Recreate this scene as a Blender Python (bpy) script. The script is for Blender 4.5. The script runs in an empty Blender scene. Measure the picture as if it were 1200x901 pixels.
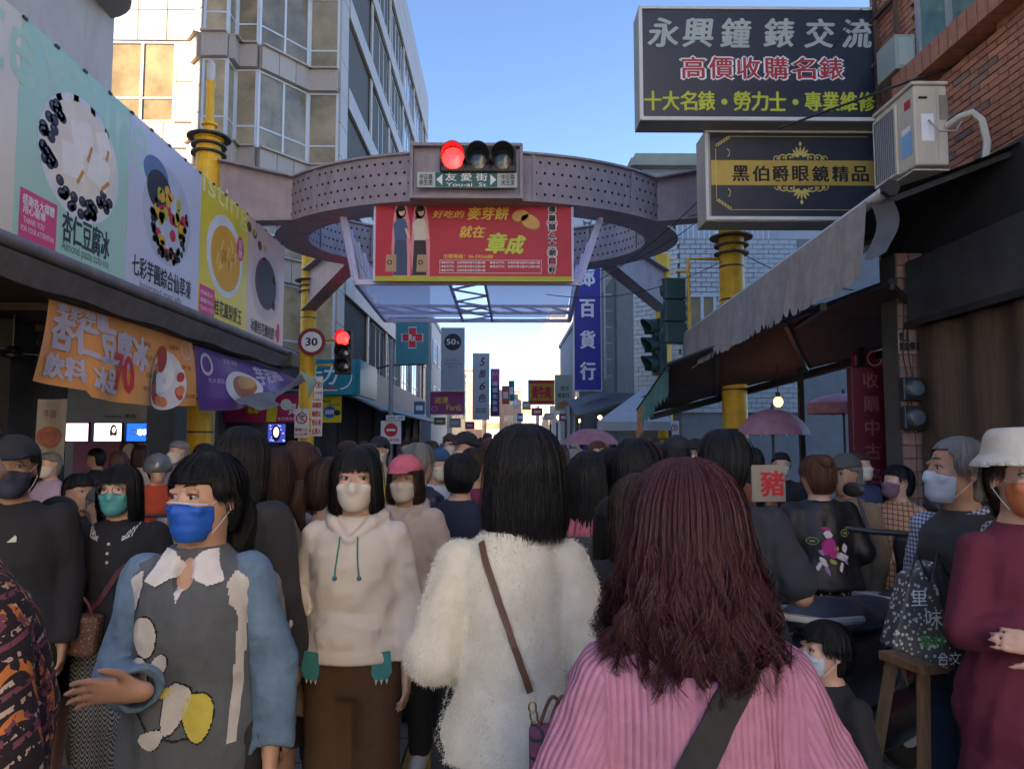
import bpy, bmesh, math, random
import numpy as np
from math import sin, cos, pi, radians, sqrt
from mathutils import Vector, Matrix, Euler
random.seed(7); np.random.seed(7)
SC = bpy.context.scene
COL = SC.collection
# ------------------------------------------------------------------ camera, sky, sun, exposure
CAMZ = 1.6
cam_d = bpy.data.cameras.new('camera'); cam = bpy.data.objects.new('camera', cam_d); COL.objects.link(cam)
cam.location = (0, 0, CAMZ)
cam.rotation_euler = (radians(90 + 4.25), 0, radians(-0.66))
cam_d.lens = 26.0; cam_d.sensor_width = 36.0
cam_d.clip_start = 0.05; cam_d.clip_end = 3000
SC.camera = cam
FPX = 1200 * 26.0 / 36.0
CM = Euler(cam.rotation_euler).to_matrix()
def P(px, py, Y):
    """world point on the vertical plane y = Y seen at photo pixel (px, py)"""
    d = CM @ Vector(((px - 600) / FPX, (450.5 - py) / FPX, -1.0))
    t = Y / d.y
    return Vector((d.x * t, Y, CAMZ + d.z * t))
def X(px, Y, py=515): return P(px, py, Y).x
def Z(py, Y): return P(590, py, Y).z

SUN_EL, SUN_AZ = radians(27), radians(-60)      # sun stands behind the camera, a little to the left
to_sun = Vector((sin(SUN_AZ) * cos(SUN_EL), -cos(SUN_AZ) * cos(SUN_EL), sin(SUN_EL)))
w = bpy.data.worlds.new('World'); SC.world = w; w.use_nodes = True
nt = w.node_tree
sky = nt.nodes.new('ShaderNodeTexSky'); sky.sky_type = 'NISHITA'; sky.sun_disc = False
sky.sun_elevation = SUN_EL; sky.sun_rotation = radians(180) - SUN_AZ
sky.air_density = 0.55; sky.dust_density = 0.0; sky.ozone_density = 2.0
bg = nt.nodes['Background']; bg.inputs['Strength'].default_value = 0.09
nt.links.new(sky.outputs[0], bg.inputs['Color'])
sd = bpy.data.lights.new('sun', 'SUN'); sd.energy = 5.0; sd.angle = radians(0.55); sd.color = (1.0, 0.80, 0.56)
sun = bpy.data.objects.new('sun', sd); COL.objects.link(sun)
sun.rotation_euler = to_sun.to_track_quat('Z', 'Y').to_euler(); sun.location = (6, -10, 20)
SC.view_settings.view_transform = 'Standard'; SC.view_settings.look = 'None'
SC.view_settings.exposure = 2.42; SC.view_settings.gamma = 1.0
SC.render.engine = 'CYCLES'
SC.cycles.max_bounces = 8; SC.cycles.diffuse_bounces = 5; SC.cycles.glossy_bounces = 2
SC.cycles.transmission_bounces = 4; SC.cycles.transparent_max_bounces = 6

# ------------------------------------------------------------------ materials
MATS = {}
def srgb(c):
    if isinstance(c, str):
        c = [int(c[i:i + 2], 16) / 255 for i in (0, 2, 4)]
        c = [x / 12.92 if x <= .04045 else ((x + .055) / 1.055) ** 2.4 for x in c]
    return (c[0], c[1], c[2], 1.0)
def M(name, col=None, rough=.6, metal=0.0, var=.12, vs=3.0, bump=0.0, bs=60.0, emit=0.0, spec=.5, rnd=0.0,
      sub=0.0, stretch=None, dirt=0.0, col2=None, alpha=1.0, trans=0.0, sheen=0.0, coat=0.0):
    """procedural material: base colour with two-scale noise, optional per-object variation, fine relief"""
    if name in MATS: return MATS[name]
    m = bpy.data.materials.new(name); MATS[name] = m; m.use_nodes = True
    N, L = m.node_tree.nodes, m.node_tree.links
    b = N['Principled BSDF']; c = srgb(col)
    tc = N.new('ShaderNodeTexCoord'); vec = tc.outputs['Object']
    if stretch:
        mp = N.new('ShaderNodeMapping'); mp.inputs['Scale'].default_value = stretch
        L.new(vec, mp.inputs['Vector']); vec = mp.outputs[0]
    nz = N.new('ShaderNodeTexNoise'); nz.inputs['Scale'].default_value = vs; nz.inputs['Detail'].default_value = 6
    nz.inputs['Roughness'].default_value = .65
    L.new(vec, nz.inputs['Vector'])
    mr = N.new('ShaderNodeMapRange'); mr.inputs['From Min'].default_value = .3; mr.inputs['From Max'].default_value = .7
    mr.inputs['To Min'].default_value = 0; mr.inputs['To Max'].default_value = 1
    L.new(nz.outputs['Fac'], mr.inputs['Value'])
    mx = N.new('ShaderNodeMix'); mx.data_type = 'RGBA'
    c2 = srgb(col2) if col2 else tuple(min(1, x * (1 + var)) for x in c[:3]) + (1,)
    c1 = c if col2 else tuple(x * (1 - var) for x in c[:3]) + (1,)
    mx.inputs[6].default_value = c1; mx.inputs[7].default_value = c2
    L.new(mr.outputs[0], mx.inputs[0]); out = mx.outputs[2]
    if dirt:
        n2 = N.new('ShaderNodeTexNoise'); n2.inputs['Scale'].default_value = vs * .35; n2.inputs['Detail'].default_value = 9
        n2.inputs['Roughness'].default_value = .75
        mp2 = N.new('ShaderNodeMapping'); mp2.inputs['Scale'].default_value = (3, 3, .6)
        L.new(tc.outputs['Object'], mp2.inputs['Vector']); L.new(mp2.outputs[0], n2.inputs['Vector'])
        r2 = N.new('ShaderNodeMapRange'); r2.inputs['From Min'].default_value = .5; r2.inputs['From Max'].default_value = .75
        r2.inputs['To Max'].default_value = dirt
        L.new(n2.outputs['Fac'], r2.inputs['Value'])
        m2 = N.new('ShaderNodeMix'); m2.data_type = 'RGBA'; m2.inputs[7].default_value = (.06, .045, .03, 1)
        L.new(r2.outputs[0], m2.inputs[0]); L.new(out, m2.inputs[6]); out = m2.outputs[2]
    if rnd:
        oi = N.new('ShaderNodeObjectInfo'); hs = N.new('ShaderNodeHueSaturation')
        rr = N.new('ShaderNodeMapRange'); rr.inputs['To Min'].default_value = 1 - rnd; rr.inputs['To Max'].default_value = 1 + rnd
        L.new(oi.outputs['Random'], rr.inputs['Value']); L.new(rr.outputs[0], hs.inputs['Value'])
        L.new(out, hs.inputs['Color']); out = hs.outputs[0]
    L.new(out, b.inputs['Base Color'])
    b.inputs['Roughness'].default_value = rough; b.inputs['Metallic'].default_value = metal
    b.inputs['Specular IOR Level'].default_value = spec
    if sheen: b.inputs['Sheen Weight'].default_value = sheen
    if coat: b.inputs['Coat Weight'].default_value = coat; b.inputs['Coat Roughness'].default_value = .15
    if trans: b.inputs['Transmission Weight'].default_value = trans
    if sub:
        b.inputs['Subsurface Weight'].default_value = sub; b.inputs['Subsurface Radius'].default_value = (.012, .004, .002)
        b.inputs['Subsurface Scale'].default_value = 1.0
    if alpha < 1: b.inputs['Alpha'].default_value = alpha
    if emit:
        L.new(out, b.inputs['Emission Color']); b.inputs['Emission Strength'].default_value = emit
    if bump:
        n3 = N.new('ShaderNodeTexNoise'); n3.inputs['Scale'].default_value = bs; n3.inputs['Detail'].default_value = 4
        L.new(vec, n3.inputs['Vector'])
        bp = N.new('ShaderNodeBump'); bp.inputs['Strength'].default_value = bump; bp.inputs['Distance'].default_value = .01
        L.new(n3.outputs['Fac'], bp.inputs['Height']); L.new(bp.outputs[0], b.inputs['Normal'])
    return m

# ------------------------------------------------------------------ object helpers
def tag(o, label=None, cat=None, group=None, kind=None):
    if label: o['label'] = label
    if cat: o['category'] = cat
    if group: o['group'] = group
    if kind: o['kind'] = kind
    return o
def thing(name, label, cat, loc=(0, 0, 0), rz=0.0, group=None):
    o = bpy.data.objects.new(name, None); COL.objects.link(o); o.empty_display_size = .1
    o.location = loc; o.rotation_euler = (0, 0, rz)
    return tag(o, label, cat, group)
def mesh_np(name, V, Fq, mat, parent=None, smooth=False, local=False):
    """V (n,3) array, Fq list of faces or an (m,k) array"""
    V = np.asarray(V, np.float32)
    if parent is not None and not local:
        l = parent.location
        pp = parent.parent
        while pp is not None: l = l + pp.location; pp = pp.parent
        V = V - np.array(l, np.float32)
    me = bpy.data.meshes.new(name)
    if isinstance(Fq, np.ndarray):
        m, k = Fq.shape
        me.vertices.add(len(V)); me.vertices.foreach_set('co', V.ravel())
        me.loops.add(m * k); me.loops.foreach_set('vertex_index', Fq.astype(np.int32).ravel())
        me.polygons.add(m); me.polygons.foreach_set('loop_start', np.arange(0, m * k, k, dtype=np.int32))
        me.update(calc_edges=True); me.validate()
    else:
        me.from_pydata(V.tolist(), [], Fq); me.update()
    if smooth: me.polygons.foreach_set('use_smooth', [True] * len(me.polygons))
    for q in (mat if isinstance(mat, (list, tuple)) else [mat]):
        if q: me.materials.append(q)
    o = bpy.data.objects.new(name, me); COL.objects.link(o)
    if parent is not None: o.parent = parent
    return o
class MB:
    def __init__(s): s.v = []; s.f = []
    def add(s, vs, fs):
        n = len(s.v); s.v += [tuple(v) for v in vs]; s.f += [tuple(i + n for i in f) for f in fs]; return s
    def box(s, c, d, R=None):
        hx, hy, hz = d[0] / 2, d[1] / 2, d[2] / 2; c = Vector(c)
        vs = [Vector((x, y, z)) for z in (-hz, hz) for x, y in ((-hx, -hy), (hx, -hy), (hx, hy), (-hx, hy))]
        if R is not None: vs = [R @ v for v in vs]
        return s.add([c + v for v in vs], [(3, 2, 1, 0), (4, 5, 6, 7), (0, 1, 5, 4), (1, 2, 6, 5), (2, 3, 7, 6), (3, 0, 4, 7)])
    def bb(s, x0, x1, y0, y1, z0, z1):
        return s.box(((x0 + x1) / 2, (y0 + y1) / 2, (z0 + z1) / 2), (abs(x1 - x0), abs(y1 - y0), abs(z1 - z0)))
    def bar(s, a, b, w, h, up=(0, 0, 1)):
        a, b = Vector(a), Vector(b); d = (b - a); L = d.length
        if L < 1e-6: return s
        d /= L; up = Vector(up)
        if abs(d.dot(up)) > .98: up = Vector((0, 1, 0))
        r = d.cross(up).normalized(); u = r.cross(d)
        R = Matrix((r, d, u)).transposed()
        return s.box((a + b) / 2, (w, L, h), R)
    def tube(s, pts, r, n=8, caps=True):
        pts = [Vector(p) for p in pts]; m = len(pts)
        rs = r if isinstance(r, (list, tuple)) else [r] * m
        vs = []; prev = None
        for i, p in enumerate(pts):
            d = (pts[min(i + 1, m - 1)] - pts[max(i - 1, 0)]).normalized()
            if prev is None:
                a = Vector((0, 0, 1)) if abs(d.z) < .9 else Vector((1, 0, 0)); u = d.cross(a).normalized()
            else:
                u = (prev - d * prev.dot(d)).normalized()
            prev = u; v = d.cross(u)
            for k in range(n):
                t = 2 * pi * k / n; vs.append(p + (u * cos(t) + v * sin(t)) * rs[i])
        fs = [(i * n + k, i * n + (k + 1) % n, (i + 1) * n + (k + 1) % n, (i + 1) * n + k) for i in range(m - 1) for k in range(n)]
        if caps: fs += [tuple(range(n - 1, -1, -1)), tuple((m - 1) * n + k for k in range(n))]
        return s.add(vs, fs)
    def lathe(s, c, prof, n=20):
        c = Vector(c); vs = []; m = len(prof)
        for r, z in prof:
            for k in range(n):
                t = 2 * pi * k / n; vs.append(c + Vector((r * cos(t), r * sin(t), z)))
        fs = [(i * n + k, i * n + (k + 1) % n, (i + 1) * n + (k + 1) % n, (i + 1) * n + k) for i in range(m - 1) for k in range(n)]
        fs += [tuple(range(n - 1, -1, -1)), tuple((m - 1) * n + k for k in range(n))]
        return s.add(vs, fs)
    def quad(s, a, b, c, d): return s.add([a, b, c, d], [(0, 1, 2, 3)])
    def slab(s, a, b, c, d, t):
        """quad with thickness t"""
        a, b, c, d = map(Vector, (a, b, c, d)); n = (b - a).cross(d - a).normalized() * t
        return s.add([a, b, c, d, a + n, b + n, c + n, d + n],
                     [(3, 2, 1, 0), (4, 5, 6, 7), (0, 1, 5, 4), (1, 2, 6, 5), (2, 3, 7, 6), (3, 0, 4, 7)])
    def grid(s, fn, nu, nv):
        vs = [fn(i / nu, j / nv) for j in range(nv + 1) for i in range(nu + 1)]
        fs = [(j * (nu + 1) + i, j * (nu + 1) + i + 1, (j + 1) * (nu + 1) + i + 1, (j + 1) * (nu + 1) + i) for j in range(nv) for i in range(nu)]
        return s.add(vs, fs)
    def prism(s, poly, y0, y1, fr=None):
        """poly in (x,z), extruded along y; fr maps (x,y,z)->Vector"""
        fr = fr or (lambda x, y, z: Vector((x, y, z))); n = len(poly)
        vs = [fr(x, y0, z) for x, z in poly] + [fr(x, y1, z) for x, z in poly]
        return s.add(vs, [tuple(range(n)), tuple(range(2 * n - 1, n - 1, -1))] + [(i, i + n, (i + 1) % n + n, (i + 1) % n) for i in range(n)])
    def sphere(s, c, r, n=12, m=8, sc=(1, 1, 1), z0=-1., z1=1.):
        c = Vector(c); vs = []
        for j in range(m + 1):
            ph = math.asin(z0) + (math.asin(z1) - math.asin(z0)) * j / m
            for k in range(n):
                t = 2 * pi * k / n; vs.append(c + Vector((r * sc[0] * cos(ph) * cos(t), r * sc[1] * cos(ph) * sin(t), r * sc[2] * sin(ph))))
        fs = [(i * n + k, i * n + (k + 1) % n, (i + 1) * n + (k + 1) % n, (i + 1) * n + k) for i in range(m) for k in range(n)]
        return s.add(vs, fs)
    def build(s, name, mat, parent=None, smooth=False, local=False, bevel=0, seg=2, kind=None, label=None):
        o = mesh_np(name, s.v, s.f, mat, parent, smooth, local)
        if bevel:
            md = o.modifiers.new('bevel', 'BEVEL'); md.width = bevel; md.segments = seg; md.limit_method = 'ANGLE'
        if smooth and o.data.polygons: 
            try: o.data.set_sharp_from_angle(angle=radians(40))
            except Exception: pass
        if kind: o['kind'] = kind
        if label: o['label'] = label
        return o
def copy_tree(o, parent=None):
    c = o.copy(); COL.objects.link(c)
    if parent is not None: c.parent = parent
    for ch in list(o.children): copy_tree(ch, c)
    return c

# ------------------------------------------------------------------ lettering and flat print
TXT = {}
def text_data(s, bold=0.0, shear=0.0):
    k = (s, bold, shear)
    if k in TXT: return TXT[k]
    cu = bpy.data.curves.new('t', 'FONT'); cu.body = s; cu.size = 1; cu.offset = bold; cu.extrude = 0.0; cu.shear = shear
    cu.resolution_u = 2
    o = bpy.data.objects.new('t', cu); COL.objects.link(o)
    dg = bpy.context.evaluated_depsgraph_get()
    me = bpy.data.meshes.new_from_object(o.evaluated_get(dg))
    V = np.zeros(len(me.vertices) * 3, np.float32); me.vertices.foreach_get('co', V); V = V.reshape(-1, 3)
    Fs = [tuple(p.vertices) for p in me.polygons]
    bpy.data.objects.remove(o); bpy.data.curves.remove(cu); bpy.data.meshes.remove(me)
    if len(V):
        V[:, :2] -= V[:, :2].min(0); ext = V[:, :2].max(0)
    else: ext = np.array([1, 1])
    TXT[k] = (V, Fs, ext); return TXT[k]
def embolden(pts, Fs, B, b):
    n = len(pts); U, W, N = np.array(B.U), np.array(B.W), np.array(B.n); P2 = []; F2 = []
    for k, (du, dv) in enumerate(((0, 0), (b, 0), (-b, 0), (0, b * .6), (0, -b * .6))):
        P2.append(pts + U * du + W * dv + N * (.0004 * k)); F2 += [tuple(q + n * k for q in f) for f in Fs]
    return np.concatenate(P2), F2
class Board:
    er = 1
    """a flat printed face: origin = centre, U to the reader's right, W up"""
    def __init__(s, parent, c, U, W=(0, 0, 1)):
        s.p = parent; s.c = Vector(c); s.U = Vector(U).normalized(); s.W = Vector(W).normalized(); s.n = s.U.cross(s.W) * .45
    def pt(s, u, v, l): return s.c + s.U * u + s.W * v + s.n * l
    def text(s, t, u, v, w, h, mat, lift=.006, bold=.0, rot=0, name='lettering', shear=0, fit=True):
        V, Fs, ext = text_data(t, 0, shear)
        if not len(V): return
        kx, ky = w / ext[0], h / ext[1]
        if not fit: kx = ky = min(kx, ky)
        A = (V[:, 0] - ext[0] / 2) * kx; B = (V[:, 1] - ext[1] / 2) * ky
        a, b = cos(rot), sin(rot); A, B = A * a - B * b, A * b + B * a
        pts = np.array(s.c + s.U * u + s.W * v + s.n * lift) + A[:, None] * np.array(s.U) + B[:, None] * np.array(s.W)
        if bold: pts, Fs = embolden(pts, Fs, s, bold * min(h, w))
        return mesh_np(name, pts, Fs, mat, s.p)
    def column(s, t, u, v, w, pitch, mat, lift=.006, bold=0.0):
        n = len(t); mb_v = []; mb_f = []; k = 0
        for i, ch in enumerate(t):
            V, Fs, ext = text_data(ch)
            if not len(V): continue
            sc = w / max(ext); cv = v + (n - 1) / 2 * pitch - i * pitch
            pts = np.array(s.c + s.U * u + s.W * cv + s.n * lift) + ((V[:, 0] - ext[0] / 2) * sc)[:, None] * np.array(s.U) + ((V[:, 1] - ext[1] / 2) * sc)[:, None] * np.array(s.W)
            if bold: pts, Fs = embolden(pts, Fs, s, bold * w)
            mb_v += pts.tolist(); mb_f += [tuple(q + k for q in f) for f in Fs]; k = len(mb_v)
        return mesh_np('lettering', mb_v, mb_f, mat, s.p)
    def rect(s, u, v, w, h, mat, lift=.003, name='print', rot=0):
        a, b = cos(rot), sin(rot)
        q = [(-w / 2, -h / 2), (w / 2, -h / 2), (w / 2, h / 2), (-w / 2, h / 2)]
        return mesh_np(name, [s.pt(u + x * a - y * b, v + x * b + y * a, lift) for x, y in q], [(0, 1, 2, 3)], mat, s.p)
    def poly(s, pts, mat, lift=.004, name='print'):
        return mesh_np(name, [s.pt(u, v, lift) for u, v in pts], [tuple(range(len(pts)))], mat, s.p)
    def ell(s, u, v, rx, ry, mat, lift=.004, name='print', n=32, rot=0, r0=0.0, a0=0, a1=2 * pi):
        a, b = cos(rot), sin(rot); vs = []; full = abs(a1 - a0 - 2 * pi) < 1e-6
        ts = [a0 + (a1 - a0) * i / n for i in range(n if full else n + 1)]
        if r0 == 0 and full:
            vs = [(rx * q / s.er * cos(t), ry * q / s.er * sin(t)) for q in range(s.er, 0, -1) for t in ts]; fs = [tuple(range((s.er - 1) * n, s.er * n))] + [(k * n + i, k * n + (i + 1) % n, (k + 1) * n + (i + 1) % n, (k + 1) * n + i) for k in range(s.er - 1) for i in range(n)]
        else:
            vs = [(rx * q * cos(t), ry * q * sin(t)) for t in ts for q in (r0, 1)]; m = len(ts)
            fs = [(2 * i, 2 * i + 1, (2 * i + 3) % (2 * m), (2 * i + 2) % (2 * m)) for i in range(m if full else m - 1)]
        return mesh_np(name, [s.pt(u + x * a - y * b, v + x * b + y * a, lift) for x, y in vs], fs, mat, s.p)
    def dots(s, L, mat, lift=.005, name='print', n=10):
        """many small ellipses (u,v,rx,ry) as one print"""
        vs = []; fs = []
        for (u, v, rx, ry) in L:
            k = len(vs); vs += [s.pt(u + rx * cos(2 * pi * i / n), v + ry * sin(2 * pi * i / n), lift) for i in range(n)]; fs.append(tuple(range(k, k + n)))
        return mesh_np(name, vs, fs, mat, s.p)
def cable(name, pts, r, mat, label, cat='cable', group=None, sag=0.0, n=14):
    a, b = Vector(pts[0]), Vector(pts[-1])
    if len(pts) == 2: pts = [a.lerp(b, i / n) - Vector((0, 0, sag * 4 * (i / n) * (1 - i / n))) for i in range(n + 1)]
    o = MB().tube(pts, r, 6).build(name, mat, smooth=True); return tag(o, label, cat, group)
# ------------------------------------------------------------------ palette
asphalt = M('asphalt', (.07, .07, .072), .85, var=.35, vs=9, bump=.5, bs=220, dirt=.3)
stone = M('beige_granite', (.45, .37, .30), .45, var=.12, vs=30, rnd=.07, bump=.05, bs=200, dirt=.15)
joint = M('dark_joint', (.10, .09, .08), .9)
alu = M('white_aluminium', (.62, .63, .64), .4, var=.05, spec=.5)
alu_d = M('grey_aluminium', (.3, .31, .32), .45, var=.08)
steel = M('mauve_steel_paint', (.295, .25, .285), .5, var=.16, vs=4, dirt=.45, bump=.04, bs=40)
lilac = M('lilac_steel_paint', (.58, .56, .80), .45, var=.08, vs=5, dirt=.12)
yel = M('yellow_post_paint', (.80, .47, .02), .5, var=.16, vs=7, dirt=.42, bump=.05, bs=50)
blk = M('black_plastic', (.02, .02, .022), .45, var=.2)
dkmet = M('dark_metal', (.05, .05, .055), .5, metal=.3, var=.3, dirt=.2)
white = M('white_paint', (.72, .72, .71), .5, var=.05, dirt=.08)
plaster = M('pale_plaster', (.50, .48, .45), .8, var=.1, vs=2, dirt=.35, bump=.06)
glass = M('window_glass', (.34, .26, .15), .12, var=.5, vs=.8, spec=.6, coat=.25, rnd=.35)  # tan of reflected facades painted into the glass colour
rubber = M('black_rubber', (.015, .015, .016), .7, var=.3)
wood = M('worn_wood', (.30, .17, .08), .65, var=.3, vs=6, stretch=(8, 8, .8), bump=.1, bs=30)
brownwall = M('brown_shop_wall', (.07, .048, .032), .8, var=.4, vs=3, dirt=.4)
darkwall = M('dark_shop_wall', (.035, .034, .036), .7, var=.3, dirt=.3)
def flat(n, hexc=None, **k): return MATS[n] if n in MATS else M(n, hexc, k.pop("rough", .55), var=k.pop("var", .09), **k)

# ------------------------------------------------------------------ ground, road paving
gm = MB(); gm.quad((-1500, -1500, -.06), (1500, -1500, -.06), (1500, 1500, -.06), (-1500, 1500, -.06))
gm.build('ground', M('ground_asphalt', (.06, .06, .062), .9, var=.3, vs=.5)); bpy.data.objects['ground']['kind'] = 'structure'
road = MB(); road.bb(-3.3, 2.9, -6, 75, -.055, -.012)
ro = road.build('road', M('paving_joint_sand', (.045, .045, .045), .9, var=.3, vs=20, bump=.3, bs=150)); tag(ro, kind='structure')
pave = M('grey_granite_paver', (.22, .225, .235), .6, var=.28, vs=45, rnd=.22, bump=.15, bs=180, dirt=.25)
pavey = M('yellow_tactile_paver', (.50, .33, .07), .6, var=.18, vs=25, rnd=.14, bump=.15, bs=120, dirt=.35)
slab_me = {}
def paver(w, l, mat, key):
    if key not in slab_me:
        b = bmesh.new(); bmesh.ops.create_cube(b, size=1); bmesh.ops.scale(b, vec=(w, l, .02), verts=b.verts)
        top = [v for v in b.verts if v.co.z > 0]
        for v in top: v.co.x *= 1 - .006 / w; v.co.y *= 1 - .006 / l
        me = bpy.data.meshes.new('paver'); b.to_mesh(me); b.free(); me.materials.append(mat); slab_me[key] = me
    return slab_me[key]
rp = random.Random(3); cnt = 0; rest = MB()
yl = ((-1.62, -1.32), (-.62, -.32))
y = 2.9
while y < 14:
    x = -3.2 + (.15 if int(y / .3) % 2 else 0)
    x = -3.2
    while x < 2.8:
        isy = any(a - .02 <= x < b - .02 for a, b in yl)
        wv = .3
        zz = -.003 + rp.uniform(-.0025, .0025)
        if y < 7.6 and -2.6 < x < .6 and cnt < 290:
            o = bpy.data.objects.new('paver', paver(.292, .292, pavey if isy else pave, isy)); COL.objects.link(o); o.parent = ro
            o.location = (x + .15, y + .15, zz); o.rotation_euler = (rp.uniform(-.006, .006), rp.uniform(-.006, .006), 0); cnt += 1
        elif not isy:
            rest.box((x + .15, y + .15, zz), (.292, .292, .02))
        x += wv
    y += .3
o = rest.build('paver_field', pave, ro); tag(o, kind='stuff')
for a, b in yl:
    t2 = MB(); y = 7.7
    while y < 30: t2.bb(a + .004, b - .004, y, y + .292, -.012, .0065); y += .3
    tag(t2.build('tactile_strip', pavey, ro), kind='stuff')
for side, (x0, x1) in (('l', (-12, -3.34)), ('r', (2.94, 12))):
    pv = MB(); pv.bb(x0, x1, -6, 75, -.055, .10)
    tag(pv.build('pavement', M('pavement_concrete', (.17, .165, .16), .8, var=.25, vs=6, bump=.2, bs=90, dirt=.35)), kind='structure')
    kb = MB(); yy = -2.0; xk = -3.335 if side == 'l' else 2.905
    while yy < 40: kb.bb(xk, xk + .10 * (-1 if side == 'l' else 1) * -1 if False else xk + .03, yy, yy + .99, -.05, .105); yy += 1.0
    kk = kb.build('kerb', M('kerb_granite', (.25, .25, .24), .7, var=.2, vs=30, dirt=.3)); tag(kk, kind='structure')

# ------------------------------------------------------------------ stone-clad corner building, left
FL = [(6.7 + 2.93 * k, 8.95 + 2.93 * k) for k in range(-1, 5)]           # window bands
bA = thing('stone_clad_building', 'beige stone clad office block with bay windows beyond the junction on the left', 'building', (-8, 21, 0))
facets = [((133, 19.8), (228, 19.8)), ((228, 19.8), (236, 19.4)), ((236, 19.4), (266, 19.4)), ((266, 19.4), (275, 20.0)),
          ((275, 20.0), (302, 20.0)), ((302, 20.0), (361, 21.4)), ((361, 21.4), (397, 21.4))]
def fpt(f): return Vector((X(f[0], f[1], 110), f[1], 0))
ROOF = 23.0
core = MB()
poly = [fpt(facets[0][0])] + [fpt(f[1]) for f in facets]
SX = poly[-1].x; YE = 46.0
poly2 = [Vector((-22, 19.8, 0))] + [p + Vector((-.02, .12, 0)) for p in poly] + [Vector((SX - .12, YE, 0)), Vector((-22, YE, 0))]
n = len(poly2)
core.add([Vector((p.x, p.y, .1)) for p in poly2] + [Vector((p.x, p.y, ROOF)) for p in poly2],
         [tuple(range(n - 1, -1, -1)), tuple(range(n, 2 * n))] + [(i, (i + 1) % n, (i + 1) % n + n, i + n) for i in range(n)])
core.build('wall_core', joint, bA)
pan_count = [0]; pan_rest = MB(); box_me = {}
def place_box(name, c, d, ang, mat, parent, rj=None):
    """one stone/brick piece; alike pieces share a unit mesh and differ by scale"""
    key = (mat.name, round(d[0], 2), round(d[1], 2), round(d[2], 2))
    if key not in box_me:
        m = MB(); m.box((0, 0, 0), d); e = .004
        m.v = [(x * (1 - e / d[0]) if y < 0 else x, y, z * (1 - e / d[2]) if y < 0 else z) for x, y, z in m.v]
        me = bpy.data.meshes.new(name); me.from_pydata(m.v, [], m.f); me.materials.append(mat); box_me[key] = me
    o = bpy.data.objects.new(name, box_me[key]); COL.objects.link(o); o.parent = parent
    o.location = Vector(c) - parent.location; o.rotation_euler = (0, 0, ang); return o
def clad(a, b, z0, z1, pw, ph, parent, mat, t=.06):
    """stone panels over the vertical strip a-b; visible ones are objects"""
    d = (b - a); L = d.length; ang = math.atan2(d.y, d.x); u = d / L; nrm = Vector((u.y, -u.x, 0))
    nx = max(1, round(L / pw)); nz = max(1, round((z1 - z0) / ph)); w_, h_ = L / nx, (z1 - z0) / nz
    for i in range(nx):
        for j in range(nz):
            c = a + u * (w_ * (i + .5)) + nrm * (t / 2 + rp.uniform(-.003, .003)) + Vector((0, 0, z0 + h_ * (j + .5)))
            if pan_count[0] < 280 and c.z < 15.5 and c.z > 3.5 and c.y < 34:
                place_box('stone_panel', c, (round(w_ - .018, 3), t, round(h_ - .018, 3)), ang, mat, parent); pan_count[0] += 1
            else:
                R = Matrix.Rotation(ang, 3, 'Z'); pan_rest.box(c, (w_ - .018, t, h_ - .018), R)
def window(a, b, z0, z1, parent, nm, setb=.05, low=.28, fr=alu, gl=None):
    """aluminium window between a and b: frame, mullions, transom, panes (sub-part)"""
    d = b - a; L = d.length; u = d / L; ang = math.atan2(d.y, d.x); nrm = Vector((u.y, -u.x, 0)); R = Matrix.Rotation(ang, 3, 'Z')
    f = MB(); m_ = nrm * (-setb)
    def bx(uc, zc, w_, h_, t=.07, off=0): f.box(a + u * uc + m_ + nrm * off + Vector((0, 0, zc)), (w_, t, h_), R)
    bx(L / 2, z0 + .03, L, .06); bx(L / 2, z1 - .03, L, .06)
    for k in range(nm + 1): bx(min(max(L * k / nm, .035), L - .035), (z0 + z1) / 2, .07, z1 - z0 - .122)
    zt = z0 + (z1 - z0) * low
    if low: 
        for k in range(nm): bx(L * (k + .5) / nm, zt, L / nm - .1, .05, .05)
    fo = f.build('window', fr, parent)
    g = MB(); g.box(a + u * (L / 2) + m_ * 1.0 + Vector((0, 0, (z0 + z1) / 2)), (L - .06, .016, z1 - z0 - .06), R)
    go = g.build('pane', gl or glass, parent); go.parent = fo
    return fo
for fi, (f0, f1) in enumerate(facets):
    a, b = fpt(f0), fpt(f1); L = (b - a).length
    if fi == 0:
        bands = [(FL[2][0] + .6, FL[2][1] + .6)]
        wa, wb = a.lerp(b, .0), a.lerp(b, 1.0)
        x0 = X(122, 19.8); x1 = X(192, 19.8)
        for k, (z0, z1) in enumerate([(10.25, 12.55), (7.3, 9.5), (4.4, 6.4)]):
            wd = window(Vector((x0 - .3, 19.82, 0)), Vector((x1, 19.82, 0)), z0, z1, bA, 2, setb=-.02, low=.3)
            clad(Vector((x1 + .02, 19.8, 0)), b, z0, z1, .9, 1.0, bA, stone)
        for z0, z1 in [(12.57, 15.2), (9.52, 10.23), (6.42, 7.28)]: clad(Vector((x0 - .3, 19.8, 0)), b, z0, z1, .95, .8, bA, stone)
        continue
    for k, (z0, z1) in enumerate(FL):
        if fi in (1,): clad(a, b, z0, z1, .9, .8, bA, stone)
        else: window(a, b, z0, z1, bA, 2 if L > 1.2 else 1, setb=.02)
        nz1 = FL[k + 1][0] if k + 1 < len(FL) else ROOF
        clad(a, b, z1 + .001, nz1 - .001, .62, .75 if k + 1 < len(FL) else 1.0, bA, stone, t=.16)
        sl = MB(); d = (b - a).normalized(); nn = Vector((d.y, -d.x, 0))
        sl.bar(a + Vector((0, 0, nz1 + .0)) + nn * .12, b + Vector((0, 0, nz1)) + nn * .12, .28, .05); 
        sl.build('sill', stone, bA)
a, b = poly[-1], Vector((SX, YE, 0))
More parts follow.
